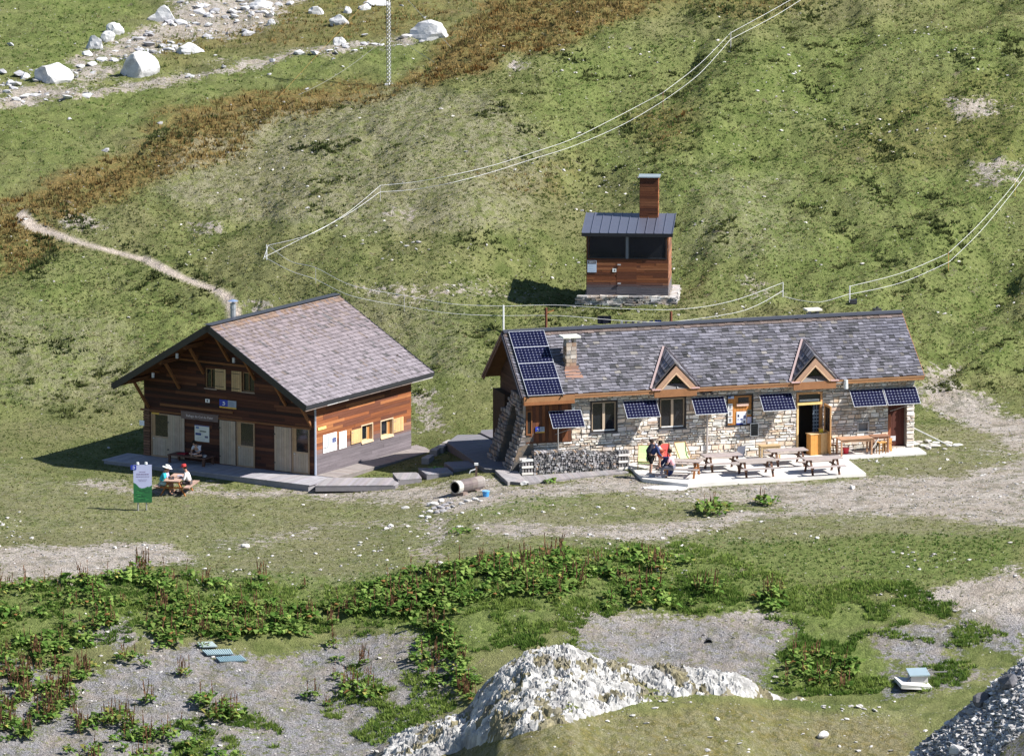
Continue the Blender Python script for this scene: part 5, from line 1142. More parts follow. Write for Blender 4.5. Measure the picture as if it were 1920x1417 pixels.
# boulders of the far slope, one by one
BOULD = [(97, 154, 82, 30, 'long low white boulder at the far end of the rockfall, beside the rubble strip'), (260, 144, 80, 44, 'largest rounded white boulder with a cracked face, above the grey scree'), (305, 41, 62, 28, 'broad white boulder at the head of the rubble field'),
 (215, 66, 36, 20, 'round white boulder topmost of the stepped trio'), (176, 92, 40, 22, 'white boulder lowest of the stepped trio'), (201, 80, 32, 18, 'middle white boulder of the stepped trio'), (356, 98, 56, 15, 'flat slab-like white boulder lying below the rubble field'),
 (486, 17, 48, 13, 'dark-faced flat boulder close to the top edge of the photo'), (594, 29, 30, 14, 'squat white boulder with a smaller stone behind it'), (634, 49, 46, 18, 'wedge-shaped white boulder uphill of the mast'), (508, 50, 20, 11, 'small pointed white boulder on open turf'),
 (637, 87, 28, 14, 'white boulder with grey flank beside the narrow scree band'), (803, 69, 86, 27, 'big flat-topped boulder with a shaded grey side near the brown ridge'), (707, 12, 66, 9, 'thin white ledge of rock behind the mast'), (650, 27, 20, 11, 'small white boulder above the wedge-shaped one'), (683, 22, 26, 12, 'cracked white boulder between wedge-shaped one and mast'), (20, 163, 26, 10, 'small white rock at the outer left end of the rockfall')]
for i, (u_, v_, w_, h_, lab) in enumerate(BOULD):
    p = G(u_, v_-3); s = F_PX/(p-CAM).length; wm, hm = w_/s, h_/s
    t = thing('boulder', lab, 'boulder', (p.x, p.y, gz(p.x, p.y)), rnd.uniform(-.3, .3), 'white boulders of the far slope')
    mb = MB((.55, .55, .55)); bm = bmesh.new(); bmesh.ops.create_icosphere(bm, subdivisions=3, radius=1); rr = random.Random(i+40)
    pl = [(Vector((rr.gauss(0, 1), rr.gauss(0, 1), rr.gauss(0, .8))).normalized(), rr.uniform(.5, .85)) for _ in range(16)]
    PP = []
    for vv in bm.verts:
        q = vv.co.copy()
        for n_, o_ in pl:
            d_ = q.dot(n_)-o_
            if d_ > 0: q -= n_*d_*.95
        q *= 1+.16*float(fbm(np.array([q.x*3+i*7]), np.array([q.y*3+q.z*4]), 1.0, 3, i)[0]); PP.append(q)
    mx_ = max(abs(q.x) for q in PP); mz_ = max(q.z for q in PP)
    PP = [Vector((q.x/mx_*wm/2, q.y*wm*.36, q.z/mz_*hm*1.05)) for q in PP]
    mb.add(PP, [tuple(a.index for a in f.verts) for f in bm.faces]); bm.free(); mb.build('rock_body', M['rockm'], t)
# limestone outcrop along the near ridge
OUT = [(640, 1470), (700, 1405), (722, 1383), (800, 1352), (872, 1325), (895, 1290), (908, 1150), (1600, 1150), (1700, 1300), (1805, 1318), (1800, 1338), (1690, 1334), (1560, 1318), (1440, 1312), (1380, 1306), (1300, 1306), (1200, 1322), (1120, 1345), (1010, 1372), (900, 1400), (820, 1425), (760, 1470)]
gx = np.arange(-8.5, 19.0, .06); gy = np.arange(-55.5, -43.6, .06); GX, GY = np.meshgrid(gx, gy); GZ = height(GX, GY); U_, V2 = proj(GX, GY, GZ)
wob = 30*fbm(GX, GY, 1.6, 4, 501, .6)
msk = sstep(-14, 22, npoly(U_+wob, V2, OUT, 2.5)+.5*wob)*sstep(1.9, 1.0, GY-YR-.5*fbm(GX, GY, 1.5, 3, 503)); thin = np.interp(GX, [-8, 0, 6, 9.5, 12, 19], [.7, 1.0, 1.0, .55, .3, .18])
st = np.abs(fbm(GX*.75+GY*.55, GY*1.7-GX*.4, .9, 5, 511, .6)); st2 = fbm(GX*.8, GY*1.6, .34, 4, 521, .65); cr_ = -np.clip(1-np.abs(fbm(GX*1.2+GY, GY*.9, .7, 3, 561))*7, 0, 1)*1.6; big = 1-np.abs(fbm(GX, GY, 2.0, 3, 531))*2.2
rz = -.16+msk*(.22+.10*sstep(6, 9, GX)+thin*(.10*big*msk+.42*(.30-st)+.10*st2+.08*cr_)) - .25*(1-msk)
shadow_h = .22*sstep(.2, .9, fbm(GX*1.2, GY*.5, 1.2, 2, 541))*msk*thin*(GX < 4)
JX = .02*RNG.normal(size=GX.shape); rz = rz+msk*thin*(.05*RNG.normal(size=GX.shape)*(fbm(GX, GY, .5, 2, 591) > -.1)); VV = np.stack([(GX+JX).ravel(), GY.ravel(), (GZ+rz+shadow_h).ravel()], 1); ny2, nx2 = GX.shape; I2 = np.arange(GX.size).reshape(ny2, nx2)
QQ = np.stack([I2[:-1, :-1].ravel(), I2[:-1, 1:].ravel(), I2[1:, 1:].ravel(), I2[1:, :-1].ravel()], 1); mk = msk.ravel()[QQ].max(1) > .12; QQ = QQ[mk]
tn = fbm(GX, GY, .8, 4, 551).ravel()[QQ].mean(1)[:, None]; ck_ = cr_.ravel()[QQ].mean(1)[:, None]; tf = fbm(GX, GY, .25, 3, 571).ravel()[QQ].mean(1)[:, None]
cr = np.where(tn+.5*tf > .19, [[.17, .15, .09]], [[.44, .43, .41]])*(1+.35*tn+.5*tf)*(1+.25*ck_)
oc = fast_mesh('limestone_outcrop', VV, QQ, cr, M['rockm'], False, 'jagged white limestone outcrop running along the near ridge', 'rock outcrop')
tufts('ridge_turf', 11000, -58, -45, .10, 'coarse brownish turf on the near ridge')
def pnear(x, y, z, u, v): return (.10+.5*sstep(60, 5, np.abs(npoly(u, v, OUT, 2.0))))*(v > 1200)*(x < 15)*sstep(-.2, .3, fbm(x, y, 2, 3, 93))
stones_where(9000, -58, -43, pnear, .02, .20, 'ridge_stones', 'flat white limestone chips on the near ridge turf', ((.52, .50, .48), (.34, .33, .31)), .35, 3.5)
# dark slate scree in the near corner
SCR = [(1690, 1440), (1745, 1385), (1800, 1345), (1850, 1300), (1890, 1262), (1940, 1225), (1940, 1440)]
x = RNG.uniform(12, 21.5, 26000); y = RNG.uniform(-58.5, -52.6, 26000); z = height(x, y); u, v = proj(x, y, z); k = (npoly(u, v, SCR, 1.5) > -4) & (RNG.random(len(x)) < .7); x, y, z = x[k], y[k], z[k]
s = .03+.17*RNG.random(len(x))**2.5; t = RNG.random((len(x), 1)); cols = np.where(t < .55, [[.30, .29, .285]], np.where(t < .85, [[.44, .43, .42]], [[.58, .57, .56]]))*RNG.uniform(.8, 1.2, (len(x), 1))
stone_mesh('slate_scree', np.stack([x, y, z+.03], 1), s, np.full(len(x), .38), cols, 'dark broken slate covering the steep near corner slope', 'scree', tilt=.6)
tag_r = [(1895, 1275, .9, 'dark jagged slate block at the crest of the near scree'), (1845, 1312, .7, 'smaller dark slate block lower on the crest of the near scree'), (1795, 1405, .5, 'pale angular rock at the foot of the near scree')]
for i, (u_, v_, s_, lab) in enumerate(tag_r):
    p = G(u_, v_+6); mb = MB((.10, .10, .11) if i < 2 else (.5, .49, .48)); mb.rock((0, 0, .1), s_*.62, sq=(1.1, .8, .75), seed=i+90, sub=2, rough=.3); tag(mb.build('slate_block', M['rockm'], None, loc=p), lab, 'rock')

# ---------------------------------------------------------------- docks: broad leaves and rusty seed stalks
def dock(R_, hgt, nl, ns, seed, stalk_h=.85, tan=.0):
    r = np.random.default_rng(seed); Vl = []; Fl = []; Cl = []; 
    for i in range(nl):
        a = r.uniform(0, 6.28); L = r.uniform(.26, .46)*(.7+.5*hgt); w2 = L*r.uniform(.22, .32); e = r.uniform(.15, 1.1); rad = R_*r.uniform(0, 1)**.6; a0 = r.uniform(0, 6.28)
        c = np.array([rad*math.cos(a0), rad*math.sin(a0), hgt*r.uniform(.15, .75)*(1-.5*rad/max(R_, .01))]); d = np.array([math.cos(a)*math.cos(e), math.sin(a)*math.cos(e), math.sin(e)]); sd = np.array([-math.sin(a), math.cos(a), 0])*w2
        dr = np.array([0, 0, -L*.35]); k = len(Vl)
        m1 = c+d*L*.45; tip = c+d*L+dr
        Vl += [c, m1+sd+[0, 0, .03], m1-sd+[0, 0, .03], tip]; Fl += [[k, k+1, k+2, k+2], [k+2, k+1, k+3, k+3]]
        t = r.random(); col = (.09, .17, .035) if t < .45 else ((.19, .27, .07) if t < .88 else ((.26, .25, .07) if t < .985 else (.22, .12, .05)))
        kk = r.uniform(.75, 1.3); Cl += [tuple(q*kk for q in col)]*2
    S = []
    for i in range(ns):
        a0 = r.uniform(0, 6.28); rad = R_*.7*r.uniform(0, 1)**.5; b = np.array([rad*math.cos(a0), rad*math.sin(a0), 0]); H_ = stalk_h*r.uniform(.65, 1.1); lean = r.normal(0, .07, 2)
        for j in range(7):
            f0 = .35+.65*j/7; p0 = b+np.array([lean[0]*f0, lean[1]*f0, H_*f0]); ww = .035*(1.2-f0*.7); an = r.uniform(0, 6.28); k = len(Vl)
            dx = np.array([math.cos(an), math.sin(an), 0])*ww; Vl += [p0-dx, p0+dx, p0+dx*.6+[0, 0, H_*.12], p0-dx*.6+[0, 0, H_*.12]]; Fl += [[k, k+1, k+2, k+3]]; kk = r.uniform(.7, 1.3); Cl.append((.20*kk, .11*kk, .065*kk))
        k = len(Vl); Vl += [b-[.008, 0, 0], b+[.008, 0, 0], b+[lean[0]+.006, lean[1], H_], b+[lean[0]-.006, lean[1], H_]]; Fl.append([k, k+1, k+2, k+3]); Cl.append((.16, .09, .04))
    return np.array(Vl), np.array(Fl), np.array(Cl)
def quads_tris(V_, F_, C_):     # leaf faces repeat their last vertex: emit triangles
    T = []; K = []
    for f, c in zip(F_, C_):
        T.append(f[:3]); K.append(c)
        if f[2] != f[3]: T.append([f[0], f[2], f[3]]); K.append(c)
    return V_, np.array(T), np.array(K)
TPL = [quads_tris(*dock(.22+.05*i, .38, 22, [0, 0, 0, 1, 2, 0][i], 600+i)) for i in range(6)]
TPS = [quads_tris(*dock(.30, .3, 12, 6+i, 700+i, .75)) for i in range(3)]
def dock_field(name, polys, label):
    VV, FF, CC = [], [], []; off = 0
    for poly, dens, stalky in polys:
        us = [p[0] for p in poly]; pw = [gp(a, b, -1.5 if b > 1150 else -.6) for a, b in poly]; xa, xb = min(p.x for p in pw)-1, max(p.x for p in pw)+1; ya, yb3 = -42, -14
        n = int((xb-xa)*(yb3-ya)*dens); x = RNG.uniform(xa, xb, n); y = RNG.uniform(ya, yb3, n); z = height(x, y); u, v = proj(x, y, z)
        k = (npoly(u+20*fbm(x, y, 1.5, 2, 3), v, poly, 2.0) > 0) & (RNG.random(n) < sstep(-.45, .05, fbm(x, y, 1.8, 3, 611)+(.3 if dens > 4 else 0))); x, y, z = x[k], y[k], z[k]
        for a, b, c in zip(x, y, z):
            T = TPS[RNG.integers(0, 3)] if RNG.random() < stalky else TPL[RNG.integers(0, 6)]
            s = RNG.uniform(.65, 1.35); an = RNG.uniform(0, 6.28); q = T[0]*s; q = np.stack([q[:, 0]*math.cos(an)-q[:, 1]*math.sin(an)+a, q[:, 0]*math.sin(an)+q[:, 1]*math.cos(an)+b, q[:, 2]+c], 1)
            VV.append(q); FF.append(T[1]+off); CC.append(T[2]*RNG.uniform(.8, 1.2)); off += len(q)
    return fast_mesh(name, np.concatenate(VV), np.concatenate(FF), np.concatenate(CC), M['leaf'], label=label, cat='plants', kind='stuff')
dock_field('dock_thicket', [([(-20, 1100), (120, 1085), (260, 1070), (330, 1085), (300, 1130), (230, 1180), (110, 1225), (-20, 1235)], 3.0, .12), ([(270, 1150), (330, 1110), (470, 1130), (630, 1135), (640, 1170), (560, 1195), (450, 1195), (290, 1200)], 4.5, .1),
  ([(640, 1160), (700, 1095), (850, 1055), (1070, 1035), (1110, 1080), (1060, 1110), (900, 1120), (870, 1150), (780, 1160), (700, 1150)], 6.5, .08), ([(1080, 1060), (1250, 1020), (1290, 1050), (1250, 1110), (1100, 1120)], 1.6, .3),
  ([(780, 1160), (860, 1165), (885, 1290), (875, 1325), (820, 1290), (770, 1240)], 6, .15), ([(-20, 1225), (110, 1235), (160, 1270), (120, 1350), (40, 1385), (-20, 1400)], 4.2, .45), ([(330, 1080), (620, 1090), (620, 1110), (340, 1110)], 1.2, .2),
  ([(1000, 1120), (1200, 1110), (1500, 1120), (1480, 1150), (1050, 1150)], 1.2, .1), ([(600, 1160), (760, 1170), (700, 1230), (640, 1220)], .8, .2), ([(1480, 1230), (1620, 1230), (1600, 1300), (1470, 1290)], 2.2, .1), ([(180, 1200), (500, 1200), (500, 1215), (200, 1225)], .8, .3), ([(140, 1340), (500, 1290), (500, 1400), (420, 1440), (140, 1440)], 1.1, .2), ([(560, 1230), (740, 1230), (720, 1330), (560, 1330)], .6, .2)],
  'broad-leaved dock thicket with rusty seed stalks on the bank')
# soft green herbs between the docks
x, y, z, u, v = sample(70000, -42, -17); HB = [[(860, 1130), (1100, 1120), (1200, 1130), (1100, 1180), (1080, 1240), (960, 1210), (880, 1240), (860, 1180)], [(1240, 1100), (1500, 1100), (1500, 1150), (1350, 1160), (1240, 1140)], [(1560, 1090), (1720, 1090), (1800, 1160), (1900, 1190), (1800, 1215), (1640, 1190), (1480, 1300), (1440, 1290), (1500, 1180)], [(770, 1240), (870, 1330), (800, 1330), (760, 1280)], [(320, 1350), (480, 1330), (560, 1390), (330, 1440)], [(660, 1230), (760, 1310), (860, 1330), (700, 1400), (600, 1340)], [(1480, 1270), (1700, 1270), (1640, 1300), (1500, 1305)], [(1750, 1240), (1830, 1240), (1820, 1290), (1700, 1300)]]
k = np.zeros(len(x), bool)
for q in HB: k |= npoly(u+25*fbm(x, y, 1.2, 3, 7), v, q, 2) > 0
k |= (npoly(u, v, [(-20, 1100), (260, 1075), (640, 1100), (900, 1045), (1280, 1010), (1500, 1090), (1800, 1130), (1700, 1200), (1200, 1130), (880, 1220), (640, 1190), (300, 1195), (-20, 1240)], 2) > 0) & (RNG.random(len(x)) < .45)
k &= fbm(x, y, 1.1, 3, 641) > -.12; x, y, z = x[k], y[k], z[k]; r = RNG.random((len(x), 1)); nb3 = fbm(x, y, 2.5, 2, 651)[:, None]
V_, F_, C_ = blades(np.stack([x, y, z], 1), RNG.uniform(.08, .24, len(x)), np.full(len(x), .035), 9, np.where(r < .6+nb3, [[.10, .17, .035]], [[.21, .28, .07]]), .8)
fast_mesh('bank_herbs', V_, F_, C_, gmat, label='soft green herbs growing between docks on the gully bank', cat='plants', kind='stuff')
DK = [(262, 1072, .55, 1.0, 40, 12, 'upright dock clump standing alone above the left thicket'), (215, 1352, .85, .9, 90, 14, 'wide dock clump with tall rusty stalks, left of the low rounded one'), (305, 1384, .75, .7, 80, 4, 'low rounded dock clump with glossy leaves'), (425, 1345, .95, .95, 110, 12, 'largest dock clump on gravel, with stalks along its far side'),
 (178, 1408, .5, .5, 34, 1, 'small low dock clump at the lowest edge of the photo'), (278, 1318, .35, .55, 26, 6, 'small dock clump with yellow leaves behind the wide ones'), (345, 1268, .35, .6, 26, 8, 'slim dock clump below the teal grates'), (272, 1250, .25, .4, 16, 1, 'small bright dock tuft alone on gravel'), (168, 1252, .4, .5, 28, 1, 'dark dock tuft at the rim of the left thicket'),
 (240, 1238, .55, .55, 40, 5, 'spreading dock clump between thicket and gravel'), (655, 1292, .6, .6, 48, 9, 'dock clump with sparse tall stalks next to the grass patch'), (583, 1308, .4, .45, 26, 4, 'reddish dock clump alone on the pale gravel'), (625, 1212, .3, .5, 20, 4, 'little dock tuft on grey scree, uphill of the reddish clump'), (1336, 964, .85, 1.1, 120, 8, 'bushy green dock clump in front of the terrace'),
 (1434, 946, .55, .75, 64, 3, 'small green dock clump in front of the terrace'), (862, 999, .42, .3, 26, 0, 'flat dock rosette by the track below the water trough'), (1236, 1068, .55, .75, 46, 8, 'dock clump with brown stalks above the thicket'), (1325, 1110, .65, .95, 56, 12, 'tall dark dock clump with upright brown stalks'), (1448, 1122, .7, .95, 64, 16, 'dock clump with a crown of rust-brown stalks, on the right of the tall dark one'),
 (1190, 1128, .5, .6, 40, 3, 'yellowing dock clump at the edge of the blue-grey scree'), (1030, 905, .35, .25, 22, 0, 'low dock rosette under the plank walkway'), (1075, 1085, .5, .7, 50, 5, 'dense dark dock clump at the end of the thicket'), (1588, 1262, .55, .5, 44, 1, 'green dock clump on the gully floor'), (818, 885, .3, .35, 20, 0, 'yellow-green dock beside the middle platform step')]
for i, (u_, v_, rr_, hh_, nl, ns, lab) in enumerate(DK):
    p = G(u_, v_); Vd, Fd, Cd = dock(rr_, hh_*.8, nl, 0, 800+i); Vd, Fd, Cd = quads_tris(Vd, Fd, Cd)
    t = thing('dock_plant', lab, 'plant', p, 0, 'dock plants standing apart')
    o = fast_mesh('leaves', Vd, Fd, Cd*(1.0 if i != 23 else 2.0), M['leaf']); o.parent = t
    if ns:
        Vd, Fd, Cd = dock(rr_, hh_*.8, 0, ns, 900+i, .75+.3*hh_); Vd, Fd, Cd = quads_tris(Vd, Fd, Cd); o = fast_mesh('seed_stalks', Vd, Fd, Cd, M['leaf']); o.parent = t
# ================================================================ furniture, people and small things
WD = lambda: jc((.30, .24, .21), .12)
WB = lambda: jc((.11, .055, .035), .15)
def picnic(loc, rz, label, top=None, leg=None, L=1.85):
    top = top or (lambda: jc((.34, .29, .27), .12)); leg = leg or WB
    t = thing('picnic_table', label, 'picnic table', loc, rz, 'picnic tables')
    mb = MB()
    for i in range(5): y = -.36+.15*i; mb.bb(-L/2, L/2, y, y+.138, .70, .74, top())
    mb.build('tabletop', M['wood'], t)
    for s_ in (-1, 1):
        mb = MB()
        for i in range(2): y = s_*.70-.14+.145*i; mb.bb(-L/2, L/2, y, y+.135, .42, .455, top())
        mb.build('bench', M['wood'], t)
    for s_ in (-1, 1):
        x = s_*(L/2-.28)
        mb = MB(); mb.bb(x-.04, x+.0, -.80, .80, .34, .42, leg()); mb.bb(x-.04, x+.0, -.34, .34, .62, .70, leg()); mb.build('cross_bar', M['wood'], t)
        for q in (-1, 1):
            mb = MB(); mb.beam((x+.025, q*.20, .70), (x+.025, q*.58, 0), .045, .10, leg(), up=(1, 0, 0)); mb.build('leg', M['wood'], t)
    return t
def at(u, v, z): return gp(u, v, z)
TBL = [((1353, 851), 'picnic table nearest the lime deckchair, first of the rear row'), ((1417, 861), 'picnic table in the middle of the front row on the terrace'), ((1476, 842), 'picnic table directly in front of the open hut door'), ((1541, 857), 'picnic table at the grassy end of the terrace, last of the front row')]
for (u, v), lab in TBL: p = at(u, v, .75); picnic((p.x, p.y, 0), HA+R(-1), lab)
p = at(1279, 862, .75); T1 = picnic((p.x, p.y, 0), R(-14), 'picnic table with orange end trestle where two hikers have gathered', None, lambda: jc((.30, .12, .04), .2)); T1P = Vector((p.x, p.y, 0))
p = at(331, 879, .25); T2P = Vector((p.x, p.y, gz(p.x, p.y)+.0)); T2A = R(78)
picnic(T2P, T2A, 'picnic table on the gravel in front of the timber chalet', lambda: jc((.36, .24, .19), .15), lambda: jc((.34, .13, .04), .2), 1.9)

# ---- people
def skin_obj(name, verts, edges, radii, mat, parent, col, root=0, sub=1):
    me = bpy.data.meshes.new(name); me.from_pydata([tuple(v) for v in verts], edges, []); o = bpy.data.objects.new(name, me); COL.objects.link(o)
    md = o.modifiers.new('skin', 'SKIN'); me.skin_vertices.new() if not me.skin_vertices else None
    for i, r in enumerate(radii): me.skin_vertices[0].data[i].radius = (r, r); me.skin_vertices[0].data[i].use_root = (i == root)
    o.modifiers.new('sub', 'SUBSURF').render_levels = sub; o.modifiers['sub'].levels = sub
    dg = bpy.context.evaluated_depsgraph_get(); dg.update(); m2 = bpy.data.meshes.new_from_object(o.evaluated_get(dg)); bpy.data.objects.remove(o)
    ca = m2.color_attributes.new('col', 'FLOAT_COLOR', 'CORNER'); n = len(m2.loops); ca.data.foreach_set('color', np.tile([*col, 1.0], n).astype(np.float32))
    m2.polygons.foreach_set('use_smooth', [True]*len(m2.polygons)); m2.materials.clear(); m2.materials.append(mat); r_ = bpy.data.objects.new(name, m2); COL.objects.link(r_); r_.parent = parent; return r_
SKIN = (.42, .24, .17)
def person(label, loc, rz, J, shirt, trousers, hair=(.03, .02, .015), hat=None, shoes=(.05, .05, .05), long_legs=False, sleeves='short', skirt=False, scale=1.0, skin=SKIN, group=None):
    """J: joints in metres, facing +x: pelvis chest neck head, hand/elbow/shoulder, hip/knee/ankle for l and r"""
    t = thing('person', label, 'person', loc, rz, group); t.scale = (scale,)*3
    V_ = lambda k: Vector(J[k])
    vs, ed, ra = [], [], []
    def add(p, r, par=None):
        vs.append(Vector(p)); ra.append(r)
        if par is not None: ed.append((par, len(vs)-1))
        return len(vs)-1
    pel = add(V_('pelvis'), .13); ch = add(V_('chest'), .125, pel); nk = add(V_('neck'), .055, ch); hd = V_('head'); ax = (hd-V_('neck')).normalized(); fw = J.get('look', None); fw = Vector(fw).normalized() if fw else Vector((1, 0, 0))
    h0 = add(V_('neck')+ax*.07+fw*.01, .06, nk); h1 = add(hd, .095, h0); add(hd+ax*.08, .07, h1)
    add(hd+fw*.10-ax*.02, .018, h1)
    for s_ in ('l', 'r'):
        sh = add(V_('shoulder_'+s_), .062, ch); el = add(V_('elbow_'+s_), .043, sh); ha = V_('hand_'+s_); wr = add(ha, .027, el); d = (ha-V_('elbow_'+s_)).normalized()
        pm = add(ha+d*.06, .032, wr); sd = d.cross(Vector((0, 0, 1))); sd = sd.normalized() if sd.length > .1 else Vector((0, 1, 0)); dn_ = sd.cross(d)
        if dn_.z > 0: dn_ = -dn_
        for k in range(4):
            o = sd*(k-1.5)*.021; L_ = (.07, .08, .075, .058)[k]; a = add(ha+d*.10+o, .009, pm); add(ha+d*(.10+L_*.6)+o+dn_*.018, .008, a)
        a = add(ha+d*.05+sd*(.05 if s_ == 'l' else -.05), .010, wr); add(ha+d*.085+sd*(.062 if s_ == 'l' else -.062)+dn_*.01, .009, a)
        hp = add(V_('hip_'+s_), .085, pel); kn = add(V_('knee_'+s_), .058, hp); an = add(V_('ankle_'+s_), .038, kn); add(V_('ankle_'+s_)+Vector(J.get('toe_'+s_, (.16, 0, -.05))), .03, an)
    skin_obj('body', vs, ed, ra, M['skin'], t, skin)
    # shirt
    vs2, ed2, ra2 = [], [], []
    def a2(p, r, par=None):
        vs2.append(Vector(p)); ra2.append(r)
        if par is not None: ed2.append((par, len(vs2)-1))
        return len(vs2)-1
    p0 = a2(V_('pelvis').lerp(V_('chest'), .12), .155); c0 = a2(V_('chest'), .152, p0); a2(V_('neck').lerp(V_('chest'), .35), .09, c0)
    for s_ in ('l', 'r'):
        sh = a2(V_('shoulder_'+s_), .078, c0); el = a2(V_('shoulder_'+s_).lerp(V_('elbow_'+s_), .8), .058, sh)
        if sleeves == 'long': e2_ = a2(V_('elbow_'+s_), .056, el); a2(V_('elbow_'+s_).lerp(V_('hand_'+s_), .85), .042, e2_)
    skin_obj('shirt', vs2, ed2, ra2, M['cloth'], t, shirt)
    vs2.clear(); ed2.clear(); ra2.clear(); p0 = a2(V_('pelvis')+Vector((0, 0, .02)), .158)
    for s_ in ('l', 'r'):
        hp = a2(V_('hip_'+s_), .112, p0); k = a2(V_('hip_'+s_).lerp(V_('knee_'+s_), .8), .095 if not skirt else .14, hp)
        if long_legs: k2 = a2(V_('knee_'+s_), .078, k); a2(V_('knee_'+s_).lerp(V_('ankle_'+s_), .9), .055, k2)
    skin_obj('skirt' if skirt else ('trousers' if long_legs else 'shorts'), vs2, ed2, ra2, M['cloth'], t, trousers)
    for s_ in ('l', 'r'):
        mb = MB(shoes); a = V_('ankle_'+s_); to = Vector(J.get('toe_'+s_, (.16, 0, -.05))); f = Vector((to.x, to.y, 0)); f = f.normalized() if f.length > .01 else Vector((1, 0, 0))
        s2 = Vector((-f.y, f.x, 0)); b = a+Vector((0, 0, -.055)); Mx = Matrix((f, s2, Vector((0, 0, 1)))).transposed()
        mb.box(b+f*.07, (.28, .10, .06), shoes, Mx, .006); mb.box(b+f*.0+Vector((0, 0, .05)), (.12, .09, .08), shoes, Mx, .006); mb.build('shoe', M['cloth'], t)
    sd = ax.cross(fw).normalized(); Mh = Matrix((fw, sd, ax)).transposed()
    if hair:
        mb = MB(hair); bm = bmesh.new(); bmesh.ops.create_icosphere(bm, subdivisions=2, radius=.118); P_ = [v.co.copy() for v in bm.verts]
        P_ = [hd+ax*.03-fw*.02+(Mh @ Vector((p.x if p.x < .05 else .05, p.y*.92, p.z if p.z > -.09 or p.x < 0 else -.02)))*(1+.04*math.sin(40*p.y)) for p in P_]; mb.add(P_, [tuple(v.index for v in f.verts) for f in bm.faces]); bm.free(); mb.build('hair', M['cloth'], t)
    for q in (-1, 1):
        mb = MB((.02, .02, .02)); c = hd+fw*.088+sd*q*.034+ax*.015; mb.rock(c, .012, (.02, .02, .02), (1, 1, 1), 3, 1, 0); mb.build('eye', M['skin'], t)
    mb = MB((.30, .10, .09)); mb.box(hd+fw*.092-ax*.05, (.008, .045, .012), (.3, .1, .09), Mh); mb.build('mouth', M['skin'], t)
    if hat:
        kind, hc = hat; mb = MB(hc)
        c = hd+ax*.075
        for k in range(12):
            a, b = k*math.pi/6, (k+1)*math.pi/6; rim = .215 if kind == 'brim' else .128; 
            f_ = lambda an, r, z, stretch=1.0: c+Mh @ Vector((r*math.cos(an)*(stretch if math.cos(an) > 0 else 1), r*math.sin(an), z))
            stt = 1.0 if kind == 'brim' else 1.7
            mb.face([f_(a, .122, 0), f_(b, .122, 0), f_(b, rim, -.03, stt), f_(a, rim, -.03, stt)]); mb.face([f_(a, .124, -.0), f_(b, .124, 0), f_(b, .105, .085), f_(a, .105, .085)]); mb.face([f_(a, .105, .085), f_(b, .105, .085), f_(0, 0, .11)])
        mb.build('hat', M['cloth'], t)
    return t
def sit(lean=.15, legs=.0, seat=.47, arm=(.42, .62), knee=.42):
    c = (.0+lean, 0, seat+.52); return {'pelvis': (0, 0, seat+.10), 'chest': (lean*.8, 0, seat+.44), 'neck': (lean*1.15, 0, seat+.64), 'head': (lean*1.4+.03, 0, seat+.80), 'look': (1, 0, -.25),
     'shoulder_l': (lean*.9, .18, seat+.53), 'shoulder_r': (lean*.9, -.18, seat+.53), 'elbow_l': (arm[0]*.55, .25, arm[1]+.06), 'elbow_r': (arm[0]*.55, -.25, arm[1]+.06), 'hand_l': (arm[0], .12, arm[1]+.14), 'hand_r': (arm[0], -.12, arm[1]+.14),
     'hip_l': (.04, .10, seat+.08), 'hip_r': (.04, -.10, seat+.08), 'knee_l': (knee, .14, seat+.07), 'knee_r': (knee, -.14, seat+.07), 'ankle_l': (knee+.02+legs, .13, .09), 'ankle_r': (knee+.05-legs, -.13, .09)}
# beside the terrace table: one standing bent over, one behind, one seated
stand = {'pelvis': (0, 0, .93), 'chest': (.20, 0, 1.25), 'neck': (.34, 0, 1.40), 'head': (.45, 0, 1.50), 'look': (.6, 0, -.8), 'shoulder_l': (.26, .19, 1.33), 'shoulder_r': (.26, -.19, 1.33), 'elbow_l': (.36, .24, 1.06), 'elbow_r': (.34, -.24, 1.06),
 'hand_l': (.52, .14, .92), 'hand_r': (.50, -.14, .92), 'hip_l': (0, .10, .88), 'hip_r': (0, -.10, .88), 'knee_l': (.04, .12, .48), 'knee_r': (.00, -.12, .48), 'ankle_l': (-.02, .12, .09), 'ankle_r': (-.03, -.13, .09)}
p = gp(1220, 892, 0); person('standing hiker in dark blue jacket and black shorts bending over the table', (p.x, p.y, 0), R(12), stand, (.035, .05, .13), (.018, .018, .02), hair=(.03, .025, .02), shoes=(.35, .35, .38), sleeves='long')
pk = p.copy(); mb = MB((.02, .022, .035)); mb.rock((0, 0, 0), .26, None, (.6, .85, 1.25), 12, 2, .15); b_ = mb.build('pack_body', M['cloth'], None)
tb = thing('backpack', 'dark backpack on the back of the standing hiker', 'backpack', (pk.x-.02, pk.y+.04, 1.28), R(12)); b_.parent = tb; b_.rotation_euler = (0, R(32), 0)
mb = MB((.10, .14, .32)); mb.beam((.06, .12, .22), (.2, .12, .1), .05, .02); mb.beam((.06, -.12, .22), (.2, -.12, .1), .05, .02); mb.build('strap', M['cloth'], tb) if 0 else None
p = gp(1239, 881, 0); bend = dict(stand); bend.update({'chest': (.26, 0, 1.16), 'neck': (.40, 0, 1.27), 'head': (.50, 0, 1.36), 'shoulder_l': (.32, .19, 1.22), 'shoulder_r': (.32, -.19, 1.22), 'hand_l': (.55, .14, .80), 'hand_r': (.55, -.14, .80), 'elbow_l': (.42, .24, .98), 'elbow_r': (.42, -.24, .98)})
person('hiker in pale grey shirt and red skirt leaning forward beside the jacketed one', (p.x, p.y, 0), R(-150), bend, (.42, .43, .50), (.50, .12, .08), skirt=True)
